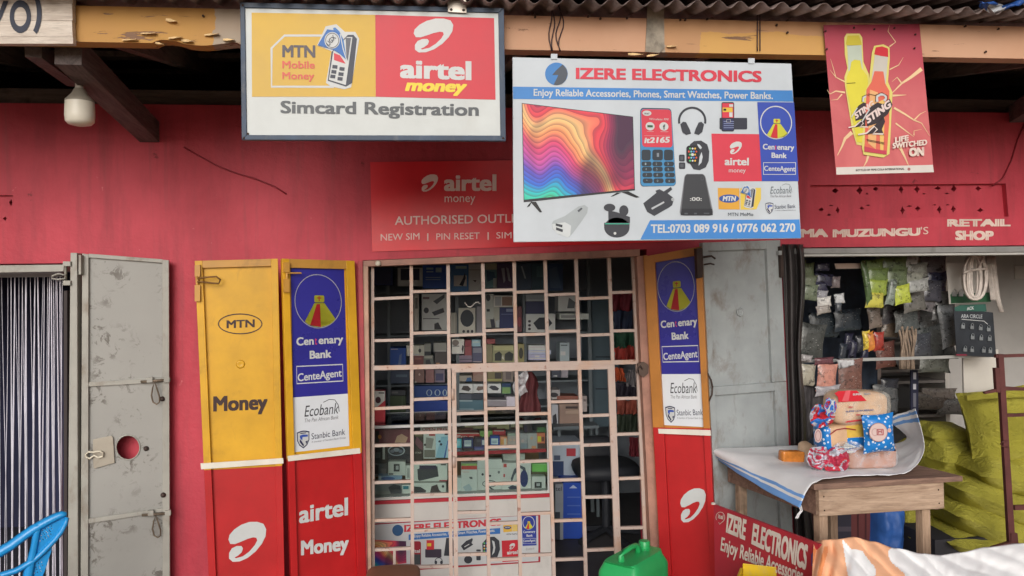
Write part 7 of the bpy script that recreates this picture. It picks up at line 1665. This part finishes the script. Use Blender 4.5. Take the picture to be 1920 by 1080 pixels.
# ---- yellow cut-open container
yc = at_d(1440, 1108, 2.95); yb = thing('yellow_container', 'cut open yellow plastic container in front of the red panel', 'container', (yc.x, yc.y, FZ))
YP_ = paint((206, 172, 34), .4, .1, 8, grime=.4, gc=(150, 140, 120)); GPc = None
rt = rotm(0, 0, -28); ht = yc.z+.06
def yw(x0, y0, x1, y1, nm, mt=YP_, dz=0):
    q = [V((yc.x, yc.y, 0))+rt @ V(p) for p in ((x0, y0, ht+dz), (x1, y0, ht+dz), (x1, y1, ht+dz-.01), (x0, y1, ht+dz-.01))]
    m = MB(); m.extr(q, (0, 0, -(ht-FZ-.002)), mt); m.build(nm, yb, bevel=.003)
yw(-.11, -.08, -.10, .08, 'wall'); yw(-.099, -.08, .11, -.07, 'wall'); yw(-.099, .07, .11, .08, 'wall', dz=.012); yw(.10, -.069, .11, .069, 'wall')
# ---- green jerrycan
jc = at_d(1188, 1042, 3.25); jb = thing('jerrycan', 'bright green plastic jerrycan standing in front of the grille', 'jerrycan', (jc.x, jc.y, FZ))
JG = paint((38, 158, 88), .35, .08, 5, .1, spec=.5)
hz = jc.z+.005-FZ; rt = rotm(0, 0, 46)
def jp(x, y, z): return V((jc.x, jc.y, FZ))+rt @ V((x, y, z))
m = MB(); L_, W_ = .15, .098
prof = [(0, .93), (.02, 1), (hz-.055, 1), (hz-.045, .985), (hz-.012, .84), (hz, .70)]
vs = []; ns = 28
for z, k in prof:
    for i in range(ns):
        q = 2*math.pi*i/ns; f = lambda x: math.copysign(abs(x)**.28, x)
        gx = L_*f(math.cos(q))*(k if k > .8 else .8+.2*k); gy = W_*f(math.sin(q))*k
        if .05 < z < hz-.08: gy *= 1
        vs.append(jp(gx, gy, z))
fs = [[j*ns+i, j*ns+(i+1) % ns, (j+1)*ns+(i+1) % ns, (j+1)*ns+i] for j in range(len(prof)-1) for i in range(ns)]+[list(range(ns)), [(len(prof)-1)*ns+i for i in range(ns)]]
m.add(vs, fs, JG); m.build('body', jb, smooth=True, sharp=38)
m = MB(); m.tube([jp(-.105, 0, hz-.03), jp(-.10, 0, hz+.02), jp(-.08, 0, hz+.034), jp(-.02, 0, hz+.036), jp(.02, 0, hz+.034), jp(.035, 0, hz+.02), jp(.04, 0, hz-.02)], [.014, .012, .011, .011, .011, .012, .014], JG, 10); m.build('handle', jb, smooth=True)
m = MB(); m.lathe(jp(.095, 0, hz-.01), [(0, .03), (.012, .03), (.013, .024), (.04, .024), (.044, .021)], JG, seg=18); m.build('cap', jb, smooth=True, sharp=40)
for s_ in (-1, 1):
    m = MB(); m.tube([jp(-.07, s_*(W_-.001), .06), jp(.0, s_*(W_+.001), hz*.5), jp(.08, s_*(W_-.001), hz-.09)], .006, JG, 6); m.tube([jp(.07, s_*(W_-.001), .06), jp(.0, s_*(W_+.001), hz*.5), jp(-.08, s_*(W_-.001), hz-.09)], .006, JG, 6); m.build('moulded_rib', jb, smooth=True)
# ---- brown stool
sc_ = at_d(737, 1085, 3.35); stl = thing('wooden_stool', 'brown topped stool at the foot of the grille', 'stool', (sc_.x, sc_.y, FZ))
BS = paint((122, 82, 62), .6, .12, 5, .2)
m = MB(); rounded_pack(m, sc_, (.118, .12, .03), BS, n=12, e=.45); m.build('seat', stl, smooth=True)
for dx, dy in ((-.08, -.08), (.08, -.08), (-.08, .08), (.08, .08)):
    m = MB(); m.bar((sc_.x+dx, sc_.y+dy, sc_.z-.02), (sc_.x+dx*1.15, sc_.y+dy*1.15, FZ), .03, .03, TWz); m.build('leg', stl)
# ---- blue plastic chair seen from behind
ch = thing('plastic_chair', 'bright blue plastic armchair at the bottom left corner', 'chair', (at_d(30, 1080, 2.7).x, at_d(30, 1080, 2.7).y, FZ))
CB = paint((28, 140, 206), .3, .06, 4, spec=.5)
def chd(x): return 2.58+.22*max(0, min(1, (x+200)/330))
def ribbon(pts, w, nm, th=.012, curl=0):
    m = MB(); vs = []; n = len(pts)
    for i, (x, y) in enumerate(pts):
        a_, b_ = pts[max(i-1, 0)], pts[min(i+1, n-1)]; dx, dy = b_[0]-a_[0], b_[1]-a_[1]; l = math.hypot(dx, dy)
        ww = w[i] if isinstance(w, (list, tuple)) else w
        for s_, off in ((-1, .004), (-.6, -.004), (.6, -.008), (1, 0)):
            vs.append(at_d(x-dy/l*ww/2*s_, y+dx/l*ww/2*s_, chd(x)+off))
    m.add(vs, [[i*4+k, (i+1)*4+k, (i+1)*4+k+1, i*4+k+1] for i in range(n-1) for k in range(3)], CB)
    return m.build(nm, ch, smooth=True, solid=th, normals=False)
ribbon([(-190, 1180), (-160, 1112), (-110, 1080), (-60, 1060), (0, 1035), (20, 1023), (40, 1008), (61, 993), (85, 979), (105, 969), (117, 964), (125, 964)], [16, 18, 18, 18, 18, 17, 16, 15, 14, 13, 11, 7], 'top_rail', .005)
ribbon([(-60, 1104), (0, 1079), (30, 1070), (61, 1052), (81, 1034), (102, 1012), (114, 997), (122, 982), (125, 970)], [9, 10, 10, 10, 10, 10, 10, 9, 8], 'lower_rail', .005)
ribbon([(72, 985), (68, 1000), (64, 1025), (60, 1045), (53, 1075), (44, 1140)], [14, 13, 12, 14, 18, 26], 'back_slat', .004)
ribbon([(-20, 1045), (-26, 1090), (-30, 1140)], 24, 'back_slat', .005)
def perforated(out, dots, nm):
    loops = [out]+[[(x+1.3*math.cos(q*math.pi/3), y+1.2*math.sin(q*math.pi/3)) for q in range(6)] for x, y in dots]
    tri = tessellate_polygon([[V((x, y, 0)) for x, y in l] for l in loops]); flat = [p for l in loops for p in l]
    m = MB(); m.add([at_d(x, y, chd(x)+.003) for x, y in flat], [list(t) for t in tri], CB); m.build(nm, ch, solid=.004, normals=False)
perforated([(66, 1000), (76, 988), (106, 972), (124, 966), (121, 982), (113, 997), (100, 1013), (80, 1033), (64, 1046)], [(80+i*5.5+(k % 2)*2.6-k*1.2, 994+k*5-i*2.6) for i in range(4) for k in range(5)], 'perforated_panel')
perforated([(51, 1066), (62, 1050), (84, 1031), (99, 1016), (96, 1034), (88, 1058), (77, 1090), (70, 1120), (44, 1120)], [(60+i*6+(k % 2)*3-k*1.5, 1060+k*5.5-i*2) for i in range(4) for k in range(4)], 'perforated_panel')
so_ = at_d(-40, 1080, 2.7)
m = MB(); rounded_pack(m, V((so_.x, so_.y-.25, .62)), (.22, .22, .015), CB, n=8, e=.4); m.build('seat', ch, smooth=True)
for dx, dy in ((-.2, -.02), (.2, -.02), (-.2, -.46), (.2, -.46)):
    m = MB(); m.tube([(so_.x+dx*.9, so_.y+dy, .62), (so_.x+dx*1.1, so_.y+dy*1.05, FZ)], [.022, .016], CB, 8); m.build('leg', ch, smooth=True)
